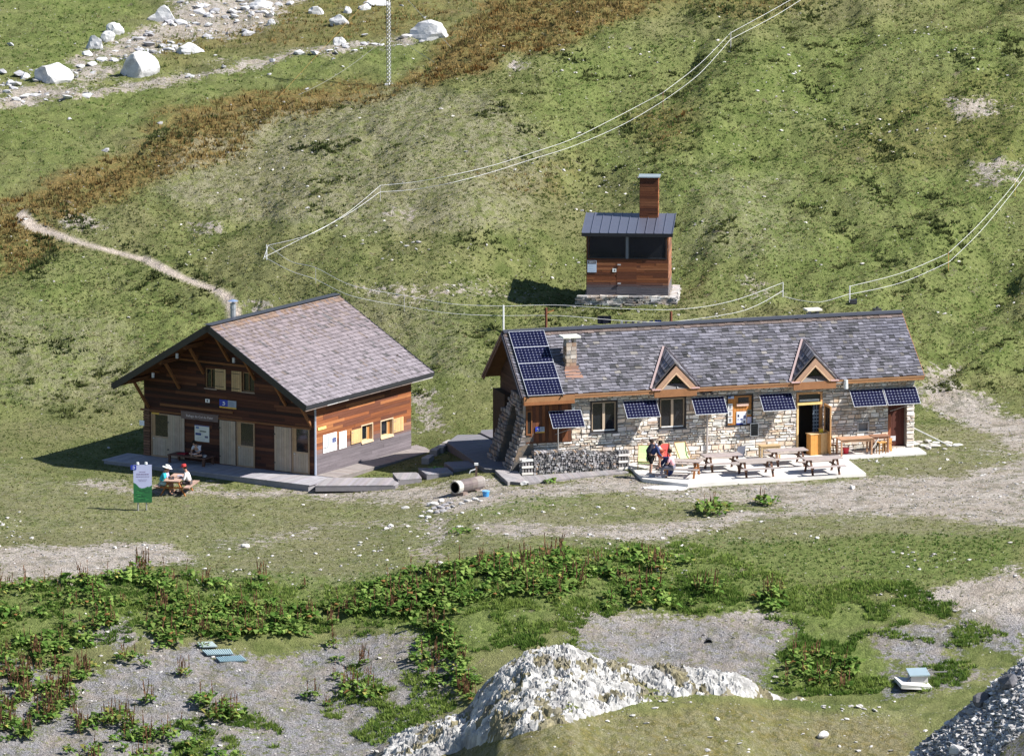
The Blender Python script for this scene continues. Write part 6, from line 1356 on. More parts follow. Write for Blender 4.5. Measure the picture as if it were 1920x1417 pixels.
loc = T1P+Matrix.Rotation(R(-14), 3, 'Z') @ Vector((-.30, -.66, 0)); person('seated hiker in pink and orange top with grey leggings on the terrace table bench', (loc.x, loc.y, 0), R(165), sit(.1, .12, .44, (.36, .62)), (.72, .38, .42), (.14, .14, .18), hair=(.03, .018, .012), long_legs=True, shoes=(.5, .48, .5))
def pack(label, loc, rz, col, s=.27, trim=(.6, .62, .6)):
    t = thing('backpack', label, 'backpack', loc, rz); mb = MB(col); mb.rock((0, 0, s), s, None, (.7, .95, 1.25), 21, 2, .12); mb.build('pack_body', M['cloth'], t)
    mb = MB(trim); mb.beam((.05, -.1, s*1.9), (-s*.72, -.08, s*.6), .04, .015); mb.build('strap', M['cloth'], t); mb = MB(tuple(q*1.6 for q in col)); mb.rock((-.02, 0, s*2.05), s*.62, None, (1, 1.2, .45), 22, 1, .1); mb.build('top_flap', M['cloth'], t); return t
pp = gp(1248, 878, .46); pack('large navy backpack with white straps on the terrace bench', (pp.x, pp.y, .46), R(20), (.012, .016, .05), .25)
mb = MB((.02, .03, .09)); mb.rock((0, 0, .3), .30, None, (.8, .9, 1.1), 33, 2, .15); p = gp(1254, 892, 0); tag(mb.build('rucksack', M['cloth'], None, loc=p), 'dark rucksack slumped under the terrace table beside the seated hiker', 'backpack')
# chalet table
RT = Matrix.Rotation(T2A, 3, 'Z'); zt = T2P
l1 = zt+RT @ Vector((-.45, .62, 0)); person('hiker with white brimmed hat and turquoise shirt at the chalet table', l1, T2A-R(90)+R(8), sit(.16, .05, .44, (.40, .62)), (.04, .36, .42), (.38, .52, .50), hat=('brim', (.66, .66, .62)), skin=(.34, .18, .12))
l1 = zt+RT @ Vector((.28, .66, 0)); person('child in lavender shirt and pale cap behind the turquoise hiker', l1, T2A-R(90), sit(.14, .0, .44, (.36, .62)), (.45, .42, .60), (.1, .1, .2), hat=('cap', (.62, .62, .75)), scale=.86)
l1 = zt+RT @ Vector((-.10, -.64, 0)); person('person in white shirt and red cap on the outer bench of the chalet table', l1, T2A+R(90), sit(.14, .0, .44, (.38, .62)), (.70, .70, .68), (.08, .07, .07), hat=('cap', (.45, .05, .05)), sleeves='long')
mb = MB((.03, .03, .04))
for a, b, c in ((-.5, .1, (.05, .05, .06)), (.2, -.1, (.5, .5, .6)), (-.2, .2, (.02, .02, .03))):
    q = zt+RT @ Vector((a, b, .745)); m2 = MB(c); m2.box((0, 0, .03), (.22, .14, .06), None, None, .01); tag(m2.build('picnic_box', M['paint'], None, loc=q), {-.5: 'small dark box at the near end of the chalet picnic table', .2: 'pale grey box at the far end of the chalet picnic table', -.2: 'black pouch in the middle of the chalet picnic table'}[a], 'box')
# low table with the cross-legged reader
a0 = CHF.hit(326, 848, 2, .42); pc_ = CHF.hit(366, 851, 2, .42); LW = 2.15
t = thing('low_table', 'low brown wooden platform bench against the chalet front wall', 'bench', CHF.w((pc_.x, -.62, .02)), CA)
mb = MB()
for i in range(6): mb.bb(-LW/2, LW/2, -.45+.15*i, -.45+.15*i+.14, .36, .40, jc((.13, .07, .05), .15))
mb.build('seat_top', M['wood'], t)
for x_ in (-LW/2+.1, LW/2-.1):
    for y_ in (-.38, .38): mb = MB((.10, .05, .035)); mb.bb(x_-.05, x_+.05, y_-.05, y_+.05, 0, .36); mb.build('leg', M['wood'], t)
cross = {'pelvis': (0, 0, .12), 'chest': (.14, 0, .42), 'neck': (.24, 0, .58), 'head': (.34, 0, .66), 'look': (.5, 0, -.9), 'shoulder_l': (.18, .19, .50), 'shoulder_r': (.18, -.19, .50), 'elbow_l': (.26, .28, .26), 'elbow_r': (.26, -.28, .26), 'hand_l': (.42, .10, .20), 'hand_r': (.42, -.10, .20),
 'hip_l': (.04, .12, .10), 'hip_r': (.04, -.12, .10), 'knee_l': (.28, .40, .13), 'knee_r': (.28, -.40, .13), 'ankle_l': (.38, -.04, .07), 'ankle_r': (.33, .04, .07), 'toe_l': (.03, -.15, 0), 'toe_r': (.03, .15, 0)}
q = CHF.hit(364, 858, 2, .42); person('cross-legged reader in white T-shirt on the low wooden bench by the chalet', CHF.w((q.x, -.66, .42)), CA-R(90)-R(10), cross, (.55, .54, .60), (.05, .04, .05), shoes=(.12, .08, .06), hair=(.02, .015, .012))
mb = MB((.55, .56, .62)); mb.box((0, 0, .0), (.20, .15, .02)); q2 = CHF.w((q.x, -1.08, .60)); tag(mb.build('book', M['paint'], None, loc=q2, rz=CA), 'open white book held by the cross-legged reader', 'book')
q = CHF.hit(397, 853, 2, .42); mb = MB((.45, .45, .48)); mb.tube((0, 0, 0), (0, 0, .10), .09, .11, 10); tag(mb.build('bowl', M['paint'], None, loc=CHF.w((q.x, -.7, .42))), 'small pale bowl at the end of the low chalet bench', 'bowl')
mb = MB((.22, .02, .03)); mb.box((0, 0, .03), (.5, .3, .05), None, None, .03); q = CHF.hit(342, 851, 2, .42); tag(mb.build('cushion', M['cloth'], None, loc=CHF.w((q.x, -.6, .42)), rz=CA), 'dark red cushion beside the cross-legged reader', 'cushion')
# information board
p = G(268, 957); t = thing('information_board', 'tall information board with a green hill picture on two stakes', 'sign', p, R(3)); s = 40.9
W_, H_ = .84, 1.74; z0 = .38
for x_ in (-.22, .16): mb = MB((.34, .33, .32)); mb.tube((x_, .03, -.1), (x_+.0, .03, z0+H_+.05), .035, n=8); mb.tube((x_, .03, z0+H_+.02), (x_, .03, z0+H_+.12), .075, .06, 10, (.7, .7, .7)); mb.build('stake', M['metal'], t)
mb = MB((.40, .42, .60)); mb.bb(-W_/2, W_/2, -.03, .0, z0, z0+H_); mb.build('board', M['paint'], t)
mb = MB((.02, .12, .04)); y = -.034; hz_ = [(-.42, .93), (-.30, .86), (-.16, .70), (-.05, .66), (.10, .68), (.22, .74), (.30, .72), (.42, .80)]
for (a, b), (c, d) in zip(hz_[:-1], hz_[1:]):
    mb.face([(a, y, z0), (c, y, z0), (c, y, z0+d), (a, y, z0+b)])
for i in range(26):
    a = rnd.uniform(-.4, .2); zz = z0+rnd.uniform(.05, .6); l_ = rnd.uniform(.1, .3); mb.face([(a, y-.002, zz), (min(a+l_, .41), y-.002, zz+.01), (min(a+l_, .41), y-.002, zz+.03), (a, y-.002, zz+.03)], rnd.choice([(.03, .2, .06), (.01, .06, .03), (.06, .26, .08)]))
mb.build('hill_picture', M['paint'], t)
mb = MB((.02, .04, .30)); mb.bb(-W_/2-.12, -W_/2+.14, -.045, -.035, z0+H_-.22, z0+H_); PI2 = lambda u, z, o: (u, -.046-o, z); spiral_logo(mb, PI2, -W_/2+.01, z0+H_-.11, .2, (.5, .55, .8)); mb.build('park_logo', M['paint'], t)
mb = MB((.20, .16, .28))
for i, (zz, l_, hh) in enumerate(((1.40, .30, .03), (1.28, .56, .05), (1.18, .60, .03), (1.05, .40, .02), (.98, .35, .02))):
    a = -l_/2
    while a < l_/2: b = min(l_/2, a+rnd.uniform(.04, .12)); mb.face([(a, y-.001, z0+zz), (b, y-.001, z0+zz), (b, y-.001, z0+zz+hh), (a, y-.001, z0+zz+hh)]); a = b+.02
mb.build('text_lines', M['paint'], t)
# deckchairs, boards, tables and stools at the hut wall
def deckchair(label, u, v, rz, col, wd=.55):
    p = gp(u, v, 0); t = thing('deckchair', label, 'deckchair', (p.x, p.y, 0), rz, 'deckchairs against the hut wall')
    mb = MB(col); n = 7; pts = [Vector((0, .35-.12*i*(1) if 0 else 0, 0)) for i in range(n)]
    path = [(-.45, .38), (-.25, .28), (.0, .27), (.2, .42), (.36, .68), (.50, .98)]
    for (a, b), (c, d) in zip(path[:-1], path[1:]): mb.add([(-wd/2, a, b), (wd/2, a, b), (wd/2, c, d), (-wd/2, c, d), (-wd/2, a, b-.02), (wd/2, a, b-.02), (wd/2, c, d-.02), (-wd/2, c, d-.02)], [(0, 1, 2, 3), (7, 6, 5, 4), (0, 4, 5, 1), (1, 5, 6, 2), (2, 6, 7, 3), (3, 7, 4, 0)])
    mb.build('canvas', M['cloth'], t)
    mb = MB((.35, .22, .12))
    for s_ in (-1, 1): mb.beam((s_*(wd/2+.02), -.5, .42), (s_*(wd/2+.02), .35, .0), .03, .05); mb.beam((s_*(wd/2+.02), -.35, .0), (s_*(wd/2+.02), .52, 1.02), .03, .05)
    mb.beam((-wd/2-.03, .52, 1.0), (wd/2+.03, .52, 1.0), .03, .04); mb.beam((-wd/2-.03, -.47, .4), (wd/2+.03, -.47, .4), .03, .04); mb.build('chair_frame', M['wood'], t)
deckchair('coral red deckchair behind the gathered hikers', 1247, 875, HA-R(8), (.70, .09, .08)); deckchair('lime green deckchair leaning beside the red one, closer to the door', 1284, 872, HA+R(10), (.48, .60, .30)); deckchair('lime green deckchair half hidden behind the standing hiker', 1208, 878, HA+R(-20), (.52, .68, .32))
p = gp(1387, 857, 0); t = thing('chalkboard', 'A-frame chalkboard standing on the terrace by the wall', 'chalkboard', (p.x, p.y, 0), HA+R(8))
for s_ in (-1, 1):
    mb = MB((.10, .10, .13)); Mx = Matrix.Rotation(R(-14*s_), 3, 'X'); mb.box((0, s_*.12, .29), (.42, .02, .56), (.13, .14, .18), Mx); mb.build('panel', M['paint'], t)
    for q in (-1, 1): mb = MB((.4, .38, .35)); mb.beam((q*.22, s_*.24, 0), (q*.22, s_*.03, .62), .03, .03); mb.build('frame_rail', M['wood'], t)
def wtable(label, u0, u1, vt, L, D_, H_, name='wooden_table', legs=True, col=(.38, .22, .13)):
    c = HF.hit((u0+u1)/2, vt, 2, H_); c = HF.w(c); t = thing(name, label, 'table', (c.x, c.y, 0), HA)
    mb = MB(col); n = 5
    for i in range(n): mb.bb(-L/2, L/2, -D_/2+i*D_/n, -D_/2+(i+1)*D_/n-.008, H_-.04, H_, jc(col, .12))
    mb.build('tabletop', M['wood'], t); mb = MB(tuple(q*.95 for q in col)); mb.bb(-L/2+.06, L/2-.06, -D_/2+.04, -D_/2+.07, H_-.14, H_-.04); mb.build('apron', M['wood'], t)
    for a in (-L/2+.06, L/2-.06):
        for b in (-D_/2+.06, D_/2-.06): mb = MB(col); mb.bb(a-.035, a+.035, b-.035, b+.035, 0, H_-.04); mb.build('leg', M['wood'], t)
wtable('long brown wooden table by the wall below the small niche', 1572, 1632, 820, 1.62, .75, .80); wtable('shorter wooden table adjoining the long one, next to the storeroom', 1633, 1664, 815.5, .85, .6, .80, col=(.26, .14, .09))
wtable('small pale table against the wall behind the terrace tables', 1424, 1462, 834, 1.0, .45, .62, col=(.42, .30, .16))
def stool(label, u, v, col, h=.5):
    p = gp(u, v, 0); t = thing('stool', label, 'stool', (p.x, p.y, 0), HA+R(12)); mb = MB(col); mb.bb(-.2, .2, -.16, .16, h-.035, h); mb.build('seat', M['wood'], t)
    for a in (-.15, .15):
        for b in (-.11, .11): mb = MB(tuple(q*.7 for q in col)); mb.beam((a*1.2, b*1.2, 0), (a, b, h-.03), .04, .04); mb.build('leg', M['wood'], t)
    mb = MB(tuple(q*.6 for q in col)); mb.bb(-.15, .15, -.02, .02, .16, .2); mb.build('stretcher', M['wood'], t)
stool('honey-coloured stool under the end of the shorter table', 1652, 850, (.50, .26, .08), .56); stool('dark little stool between the orange cabinet and the long table', 1559, 850, (.16, .10, .06), .42)
p = gp(1668, 846, 0); mb = MB((.44, .21, .06)); mb.poly([(-.17, 0, .62), (.17, 0, .62), (.10, 0, .36), (.17, 0, 0), (.07, 0, 0), (0, 0, .12), (-.07, 0, 0), (-.17, 0, 0), (-.10, 0, .36)], (0, -1, 0), .05); mb.bb(-.15, .15, .0, .34, .36, .40); t = thing('chair', 'carved wooden chair with waisted back beside the storeroom door', 'chair', (p.x, p.y, 0), HA+R(20)); mb.build('backrest', M['wood'], t)
for a in (-.13, .13): mb = MB((.36, .17, .05)); mb.beam((a, .36, 0), (a, .3, .36), .04, .04); mb.build('leg', M['wood'], t)
p = gp(1586, 850, 0); t = thing('bucket', 'red bucket under the long wooden table', 'bucket', (p.x, p.y, 0)); mb = MB((.62, .02, .04)); mb.tube((0, 0, 0), (0, 0, .27), .12, .16, 14); mb.tube((0, 0, .25), (0, 0, .28), .17, .17, 14); mb.build('bucket_body', M['paint'], t); mb = MB((.5, .5, .5)); mb.tube((-.16, 0, .27), (0, -.1, .20), .008, n=5); mb.tube((0, -.1, .20), (.16, 0, .27), .008, n=5); mb.build('handle', M['metal'], t)
p = gp(1532, 851, 0); t = thing('wooden_cabinet', 'waist-high orange wooden cabinet beside the open door', 'cabinet', (p.x, p.y, 0), HA+R(8)); mb = MB()
for i in range(5): mb.bb(-.45+i*.18, -.45+i*.18+.175, -.22, .22, .0, .98, jc((.52, .24, .06) if i < 3 else (.60, .38, .17), .06))
mb.build('cabinet_body', M['wood'], t); mb = MB((.58, .40, .22)); mb.bb(-.48, .48, -.25, .25, .98, 1.02); mb.build('cabinet_top', M['wood'], t)
mb = MB((.70, .46, .03)); mb.bb(-.09, .09, -.05, .05, 0, .18); mb.poly([(-.16, -.06, .18), (.16, -.06, .18), (0, -.06, .29)], (0, -1, 0), .12, (.30, .15, .05)); q = p+Vector((.18, .05, 1.02)); tag(mb.build('bird_house', M['paint'], None, loc=q, rz=HA), 'tiny yellow bird house on top of the orange cabinet', 'bird house')
p = gp(1640, 851, 0); mb = MB((.6, .58, .55)); mb.beam((-.3, 0, .03), (.22, .12, .72), .07, .03); mb.beam((-.16, -.02, .03), (.32, .1, .62), .05, .03, (.05, .05, .05)); tag(mb.build('folded_parasol', M['cloth'], None, loc=p, rz=HA), 'folded black and white parasol leaning under the shorter table', 'parasol')
# firewood stack with crib ends
o0 = HF.l(gp(1001, 889, -.1)); o1 = HF.l(gp(1151, 876, -.1)); t = thing('wood_pile', 'long stack of grey split firewood along the hut wall', 'wood pile', HF.w((o0.x, o0.y, -.12)), HA)
WL = o1.x-o0.x; mb = MB((.02, .02, .02)); mb.bb(.02, WL-.02, .06, .45, 0, .80)
zz = 0.0
while zz < 1.02:
    a = 0; rh = rnd.uniform(.07, .10)
    while a < WL:
        w_ = rnd.uniform(.07, .16); hcap = .92+.12*math.sin(a*1.1+.6)+.05*math.sin(a*3)
        if zz < hcap:
            k = rnd.randint(3, 6); cx2, cz2 = a+w_/2, zz+rh/2; r0 = w_*.52; ph = rnd.uniform(0, 6.28); g = rnd.choice([.14, .22, .32, .42, .1]); c = jc((g, g*.95, g*.95) if rnd.random() < .95 else (.32, .24, .18), .1); y0 = rnd.uniform(-.05, .05)
            pt = [(cx2+r0*math.cos(ph+6.283*i/k), cz2+rh*.56*math.sin(ph+6.283*i/k)) for i in range(k)]
            mb.add([(x_, y0, z_) for x_, z_ in pt]+[(x_, y0+.42, z_) for x_, z_ in pt], [tuple(range(k)), tuple(range(2*k-1, k-1, -1))]+[(i, (i+1) % k, (i+1) % k+k, i+k) for i in range(k)], c)
        a += w_
    zz += rh
tag(mb.build('firewood', M['wood'], t), kind='stuff')
for k, (xx, n_) in enumerate(((-.58, 5), (WL+.04, 6))):
    mb = MB()
    for i in range(n_):
        z_ = .02+i*.155
        if i % 2 == 0: mb.bb(xx, xx+.54, -.04, .06, z_, z_+.10, jc((.62, .60, .56), .1)); mb.bb(xx, xx+.54, .34, .42, z_, z_+.10, jc((.5, .48, .44), .1))
        else:
            for j in range(4): mb.bb(xx+.02+j*.14, xx+.10+j*.14, -.02, .42, z_-.05, z_+.15-.055, jc((.20, .19, .19), .3))
    mb.build('log_crib', M['wood'], t)
# hollowed log trough with tap post
pa = G(853, 931); pb = G(902, 915); d = (pb-pa); d.z = 0; L_ = d.length; t = thing('water_trough', 'hollowed log water trough with dark open end', 'trough', (pa.x, pa.y, pa.z), math.atan2(d.y, d.x))
L_ = min(L_, 2.6); mb = MB(); n = 14; r0 = .30
cols = [(.42, .40, .37), (.13, .105, .10), (.16, .13, .12), (.22, .19, .18), (.34, .30, .28)]
xs3 = [0, .30, .95, 1.3, 1.75, L_]
for i in range(5):
    for j in range(n):
        a, b = 6.283*j/n, 6.283*(j+1)/n; f_ = lambda an, x_: (x_, r0*(1+.05*math.sin(3*an+x_))*math.cos(an), .42+r0*math.sin(an)); mb.face([f_(a, xs3[i]), f_(b, xs3[i]), f_(b, xs3[i+1]), f_(a, xs3[i+1])], jc(cols[i], .1))
for j in range(n):
    a, b = 6.283*j/n, 6.283*(j+1)/n; mb.face([(0, r0*math.cos(a), .42+r0*math.sin(a)), (0, r0*math.cos(b), .42+r0*math.sin(b)), (0, .25*math.cos(b), .42+.25*math.sin(b)), (0, .25*math.cos(a), .42+.25*math.sin(a))], (.35, .3, .25)); mb.face([(0, .25*math.cos(a), .42+.25*math.sin(a)), (0, .25*math.cos(b), .42+.25*math.sin(b)), (.5, .22*math.cos(b), .42+.22*math.sin(b)), (.5, .22*math.cos(a), .42+.22*math.sin(a))], (.015, .012, .01))
mb.face([(.5, .22*math.cos(6.283*j/n), .42+.22*math.sin(6.283*j/n)) for j in range(n)], (.01, .01, .01)); mb.face([(L_, r0*math.cos(6.283*j/n), .42+r0*math.sin(6.283*j/n)) for j in range(n)], (.4, .35, .3)); mb.build('log_body', M['wood'], t)
for x_ in (.35, L_-.5): mb = MB((.20, .15, .13)); mb.box((x_, 0, .08), (.3, .7, .2), None, None, .03); mb.build('support', M['wood'], t)
p = G(893, 906); t = thing('tap_post', 'wooden tap post with white cap behind the water trough', 'post', p); mb = MB((.12, .08, .06)); mb.bb(-.05, .05, -.05, .05, 0, .85); mb.build('post', M['wood'], t); mb = MB((.6, .6, .58)); mb.bb(-.09, .09, -.07, .07, .85, .95); mb.build('cap', M['wood'], t); mb = MB((.6, .6, .6)); mb.tube((-.03, -.05, .68), (-.28, -.1, .60), .03, n=8); mb.tube((-.28, -.1, .60), (-.32, -.1, .48), .03, n=8); mb.build('spout', M['metal'], t)
p = G(911, 931); t = thing('bucket', 'bright blue bucket on the gravel at the end of the trough', 'bucket', p); mb = MB((.06, .28, .60)); mb.tube((0, 0, 0), (0, 0, .26), .13, .17, 14); mb.tube((0, 0, .24), (0, 0, .27), .18, .18, 14, (.2, .42, .68)); mb.build('bucket_body', M['paint'], t); mb = MB((.3, .3, .3)); mb.tube((-.17, 0, .26), (0, -.12, .2), .008, n=5); mb.tube((0, -.12, .2), (.17, 0, .26), .008, n=5); mb.build('handle', M['metal'], t)
ST = [(812, 945, .42, 0), (828, 938, .36, 0), (806, 958, .28, 0), (815, 952, .34, 1), (826, 950, .36, 1), (835, 946, .34, 1), (843, 942, .3, 1), (820, 959, .34, 1), (831, 957, .36, 1), (840, 952, .3, 1), (850, 948, .25, 1), (789, 967, .22, 0), (803, 969, .26, 0), (866, 943, .26, 0), (878, 938, .3, 0), (890, 935, .28, 0), (760, 951, .34, 2), (902, 938, .2, 0), (733, 985, .3, 0), (724, 990, .24, 0), (826, 972, .14, 0), (800, 975, .15, 0)]
for i, (u_, v_, s_, k) in enumerate(ST):
    p = G(u_, v_+2); mb = MB([(.52, .50, .48), (.28, .27, .28), (.45, .44, .42)][k]); mb.rock((0, 0, s_*.12), s_*.62, None, (1.1, .7, .38 if k else .5), 50+i, 2, .25)
    lab = {0: 'pale angular stone lining the trough outflow', 1: 'dark slate slab in the heap below the trough', 2: 'single flat slab lying on the grass left of the outflow'}[k]; tag(mb.build('stone', M['rockm'], None, loc=p), lab, 'stone', {0: 'pale stones of the trough outflow', 1: 'slate slabs heaped below the trough', 2: None}[k])
LS = [(1598, 915, .26, 'white stone alone in the grass beyond the terrace'), (985, 908, .3, 'white block under the corner of the plank walkway'), (1208, 915, .16, 'small white stone on the gravel before the terrace corner'), (460, 1024, .28, 'first flat stone of the short row across the meadow'), (1532, 1008, .18, 'small white stone in the lower meadow'), (1543, 1380, .4, 'flat sandy slab on the near ridge turf'), (1345, 1348, .2, 'small white slab on the near ridge turf'), (1872, 576, .2, 'white pebble by the reddish soil patch'), (625, 895, .2, 'white stone under the ramp edge')]
for i, (u_, v_, s_, lab) in enumerate(LS):
    p = G(u_, v_+1); mb = MB((.6, .58, .55)); mb.rock((0, 0, s_*.2), s_*.7, None, (1.1, .8, .6), 80+i, 2, .25); tag(mb.build('stone', M['rockm'], None, loc=p), lab, 'stone')
pt_ = G(1250, 915); mb = MB((.5, .49, .48)); mb.tube((0, 0, -.05), (0, 0, .03), .75, .72, 20); mb.v = [(x_*1.3, y_*.75, z_) for x_, y_, z_ in mb.v]; tag(mb.build('manhole_slab', M['concrete'], None, loc=pt_), 'flat oval concrete slab in the gravel before the terrace', 'slab')
# slabs leaning at the far end wall
for i in range(16):
    q = HF.w((HW+.35+rnd.uniform(0, 1.9), rnd.uniform(-.7, 1.6), 0)); zz = gz(q.x, q.y); mb = MB(jc((.50, .48, .44), .15)); mb.rock((0, 0, .05), rnd.uniform(.14, .3), None, (1.2, .7, .35), 200+i, 2, .2); tag(mb.build('stone', M['rockm'], None, loc=(q.x, q.y, zz)), 'pale flat stone of the loose heap at the right end wall', 'stone', 'stones heaped at the end wall')
for i in range(3): a = HF.w((HW+.1, .2+.4*i, .85)); b = HF.w((HW+1.7, -.35+.4*i, .02)); mb = MB((.55, .54, .52)); mb.beam((0, 0, 0), b-a, .09, .04); tag(mb.build('leaning_plank', M['wood'], None, loc=a), 'weathered plank propped against the end wall of the stone hut', 'plank', 'planks propped at the end wall')
# teal grates, spring box, dark scree hole
for i, (q, lab) in enumerate(((((370, 1209), (398, 1208), (408, 1217), (375, 1218)), 'smallest pale teal grate, uphill of the other two'), (((378, 1223), (432, 1221), (438, 1231), (388, 1232)), 'middle teal grate lying flat on the gravel'), (((404, 1236), (452, 1233), (463, 1242), (412, 1244)), 'lowest and bluest teal grate on the gravel'))):
    P4 = [G(a, b) for a, b in q]; c = sum(P4, Vector())/4; t = thing('floor_grate', lab, 'grate', c); col = [(.27, .32, .32), (.22, .29, .31), (.18, .27, .31)][i]
    L4 = [p_-c+Vector((0, 0, .10)) for p_ in P4]; mb = MB(tuple(k*.8 for k in col)); mb.poly(L4, (0, 0, 1), .03); mb.build('panel', M['paint'], t); mb = MB(tuple(min(1, k*1.5) for k in col))
    for j in range(13): f_ = (j+.5)/13; a = L4[0].lerp(L4[1], f_); b = L4[3].lerp(L4[2], f_); mb.beam(a+Vector((0, 0, .012)), b+Vector((0, 0, .012)), .035, .02)
    mb.build('grate_bars', M['paint'], t)
p = G(1716, 1284); t = thing('spring_box', 'white concrete spring box with tilted pale blue lid in the gully', 'spring box', p, R(8))
mb = MB((.55, .54, .52)); mb.box((-.1, 0, .06), (1.3, 1.5, .16), None, Matrix.Rotation(R(6), 3, 'Y'), .03); mb.build('base_slab', M['concrete'], t); mb = MB((.42, .41, .40)); mb.box((.15, .2, .28), (.72, .7, .34)); mb.build('box_body', M['concrete'], t)
mb = MB((.36, .46, .50)); mb.box((.15, .18, .50), (.86, .9, .05), None, Matrix.Rotation(R(8), 3, 'X')); mb.build('lid', M['metal'], t); mb = MB((.05, .05, .06)); [mb.tube((-.45+.06*i, -.2, .1), (-.2+.06*i, -.18, .42), .02, n=6) for i in range(1)]; mb.tube((.5, .1, .5), (1.4, .3, .45), .025, n=6); mb.build('hose', M['paint'], t)
p = G(1329, 1204); t = thing('shade_hole', 'dark tube standing in for a shaded hole in the blue-grey scree', 'scree hole', p, R(-90)); mb = MB((.05, .05, .05)); n = 12
for j in range(n): a, b = 6.283*j/n, 6.283*(j+1)/n; mb.face([(-.3, .15*math.cos(a), .15*math.sin(a)), (-.3, .15*math.cos(b), .15*math.sin(b)), (.15, .15*math.cos(b), .15*math.sin(b)), (.15, .15*math.cos(a), .15*math.sin(a))])
mb.face([(-.25, .15*math.cos(6.283*j/n), .15*math.sin(6.283*j/n)) for j in range(n)], (.01, .01, .01)); mb.build('hole_tube', M['paint'], t)  # black tube added to imitate the shade between scree rocks
# ---------------------------------------------------------------- pasture fence of white tape
def zpix(b, v):        # height at which the vertical line over ground point b crosses pixel row v
    y = b.y-CAM.y; k = (708.5-v)/F_PX; return CAM.z + y*(k*CP-SP)/(CP+k*SP)
def post_at(u, vb, vt, rad, col, par, name='post'):
    b = G(u, vb); zt_ = zpix(b, vt); mb = MB(col); mb.tube((b.x, b.y, b.z-.1), (b.x, b.y, zt_), rad, rad*.9, 6); mb.build(name, M['tape'], par); return b
def tape(pts, par, r=.011, col=(.55, .55, .56), name='tape'):
    mb = MB(col)
    for a, b in zip(pts[:-1], pts[1:]): mb.tube(a, b, r, r, 4, None, False)
    return mb.build(name, M['tape'], par)
def run(label, posts, wires, name='pasture_fence'):
    """posts: (u, v ground, v top, radius, colour); wires: lists of (u, v, post index or depth blend)"""
    t = thing(name, label, 'fence'); B = [post_at(*p[:5], t) for p in posts]; us = [p[0] for p in posts]; order = sorted(range(len(us)), key=lambda i: us[i])
    for w_ in wires:
        pts = []
        for (u, v, y) in w_:
            y = Y(u, v+(30 if w_[0][1] < 0 or wires.index(w_) % 2 == 0 else 24)); d = ray(u, v); tt = (y-CAM.y)/d.y; pts.append(CAM+d*tt)
        sm = []
        for i in range(len(pts)-1):
            p0, p1, p2, p3 = pts[max(i-1, 0)], pts[i], pts[i+1], pts[min(i+2, len(pts)-1)]
            for k in range(6):
                s = k/6; sm.append(.5*((2*p1)+(p2-p0)*s+(2*p0-5*p1+4*p2-p3)*s*s+(3*p1-p0-3*p2+p3)*s**3) if not w_ is None else p1)
        sm.append(pts[-1]); tape(sm, t)
    return t
def Y(u, v): return G(u, v).y
W_ = (.6, .6, .6); BR = (.22, .11, .06); THN = (.38, .36, .34)
yA = {k: Y(*k) for k in ((1500, 10), (1370, 92), (1243, 207), (713, 377), (500, 487), (592, 532), (758, 584), (944, 625), (1024, 622), (1258, 615), (1468, 556), (1593, 568), (1778, 506), (1903, 368), (1990, 250))}
def yy(u, a, b): t = (u-a[0])/(b[0]-a[0]); return yA[a]*(1-t)+yA[b]*t
a, b, c, d, e, f, g, h, hA, i_, j = (1500, 10), (1370, 92), (1243, 207), (713, 377), (500, 487), (592, 532), (758, 584), (944, 625), (1024, 622), (1258, 615), (1468, 556)
run('long pasture fence of two white tapes winding down the slope behind both huts', [(1370, 92, 60, .03, THN), (1243, 207, 172, .02, BR), (713, 377, 347, .02, THN), (500, 487, 459, .03, W_), (592, 532, 502, .015, THN), (758, 584, 552, .018, THN), (944, 625, 572, .045, (.75, .75, .75)), (1468, 556, 529, .025, W_)],
    [[(1500, -10, yA[a]), (1440, 24, yy(1440, a, b)), (1370, 62, yA[b])], [(1370, 62, yA[b]), (1310, 122, yy(1310, b, c)), (1243, 174, yA[c])], [(1243, 174, yA[c]), (1190, 202, 0), (1140, 228, 0), (1070, 262, 0), (1000, 286, 0), (925, 310, 0), (850, 328, 0), (780, 341, 0), (713, 348, yA[d])],
     [(1505, -2, yA[a]), (1450, 32, yy(1450, a, b)), (1370, 74, yA[b])], [(1370, 74, yA[b]), (1310, 140, yy(1310, b, c)), (1243, 190, yA[c])], [(1243, 190, yA[c]), (1190, 222, 0), (1140, 247, 0), (1070, 276, 0), (1000, 298, 0), (925, 322, 0), (850, 342, 0), (780, 355, 0), (713, 360, yA[d])],
     [(713, 348, yA[d]), (650, 400, yy(650, d, e)), (580, 440, yy(580, d, e)), (503, 460, yA[e])], [(713, 360, yA[d]), (650, 403, yy(650, d, e)), (580, 440, yy(580, d, e)), (496, 482, yA[e])], [(503, 460, yA[e]), (494, 486, yA[e])],
     [(503, 460, yA[e]), (545, 490, yy(545, e, f)), (592, 502, yA[f]), (660, 535, yy(660, f, g)), (758, 554, yA[g]), (850, 570, yy(850, g, h)), (944, 574, yA[h])], [(496, 482, yA[e]), (545, 508, yy(545, e, f)), (592, 524, yA[f]), (660, 555, yy(660, f, g)), (758, 574, yA[g]), (850, 588, yy(850, g, h)), (944, 592, yA[h])],
     [(944, 574, yA[h]), (1045, 572, yA[hA]), (1150, 578, yA[i_]), (1270, 580, yA[i_]), (1370, 565, yy(1370, i_, j)), (1468, 530, yA[j])], [(944, 592, yA[h]), (1050, 592, yA[hA]), (1165, 601, yA[i_]), (1258, 603, yA[i_]), (1370, 588, yy(1370, i_, j)), (1420, 572, yy(1420, i_, j)), (1468, 545, yA[j])]])
k1, k2, k3, k4 = (1593, 568), (1778, 506), (1903, 368), (1990, 250)
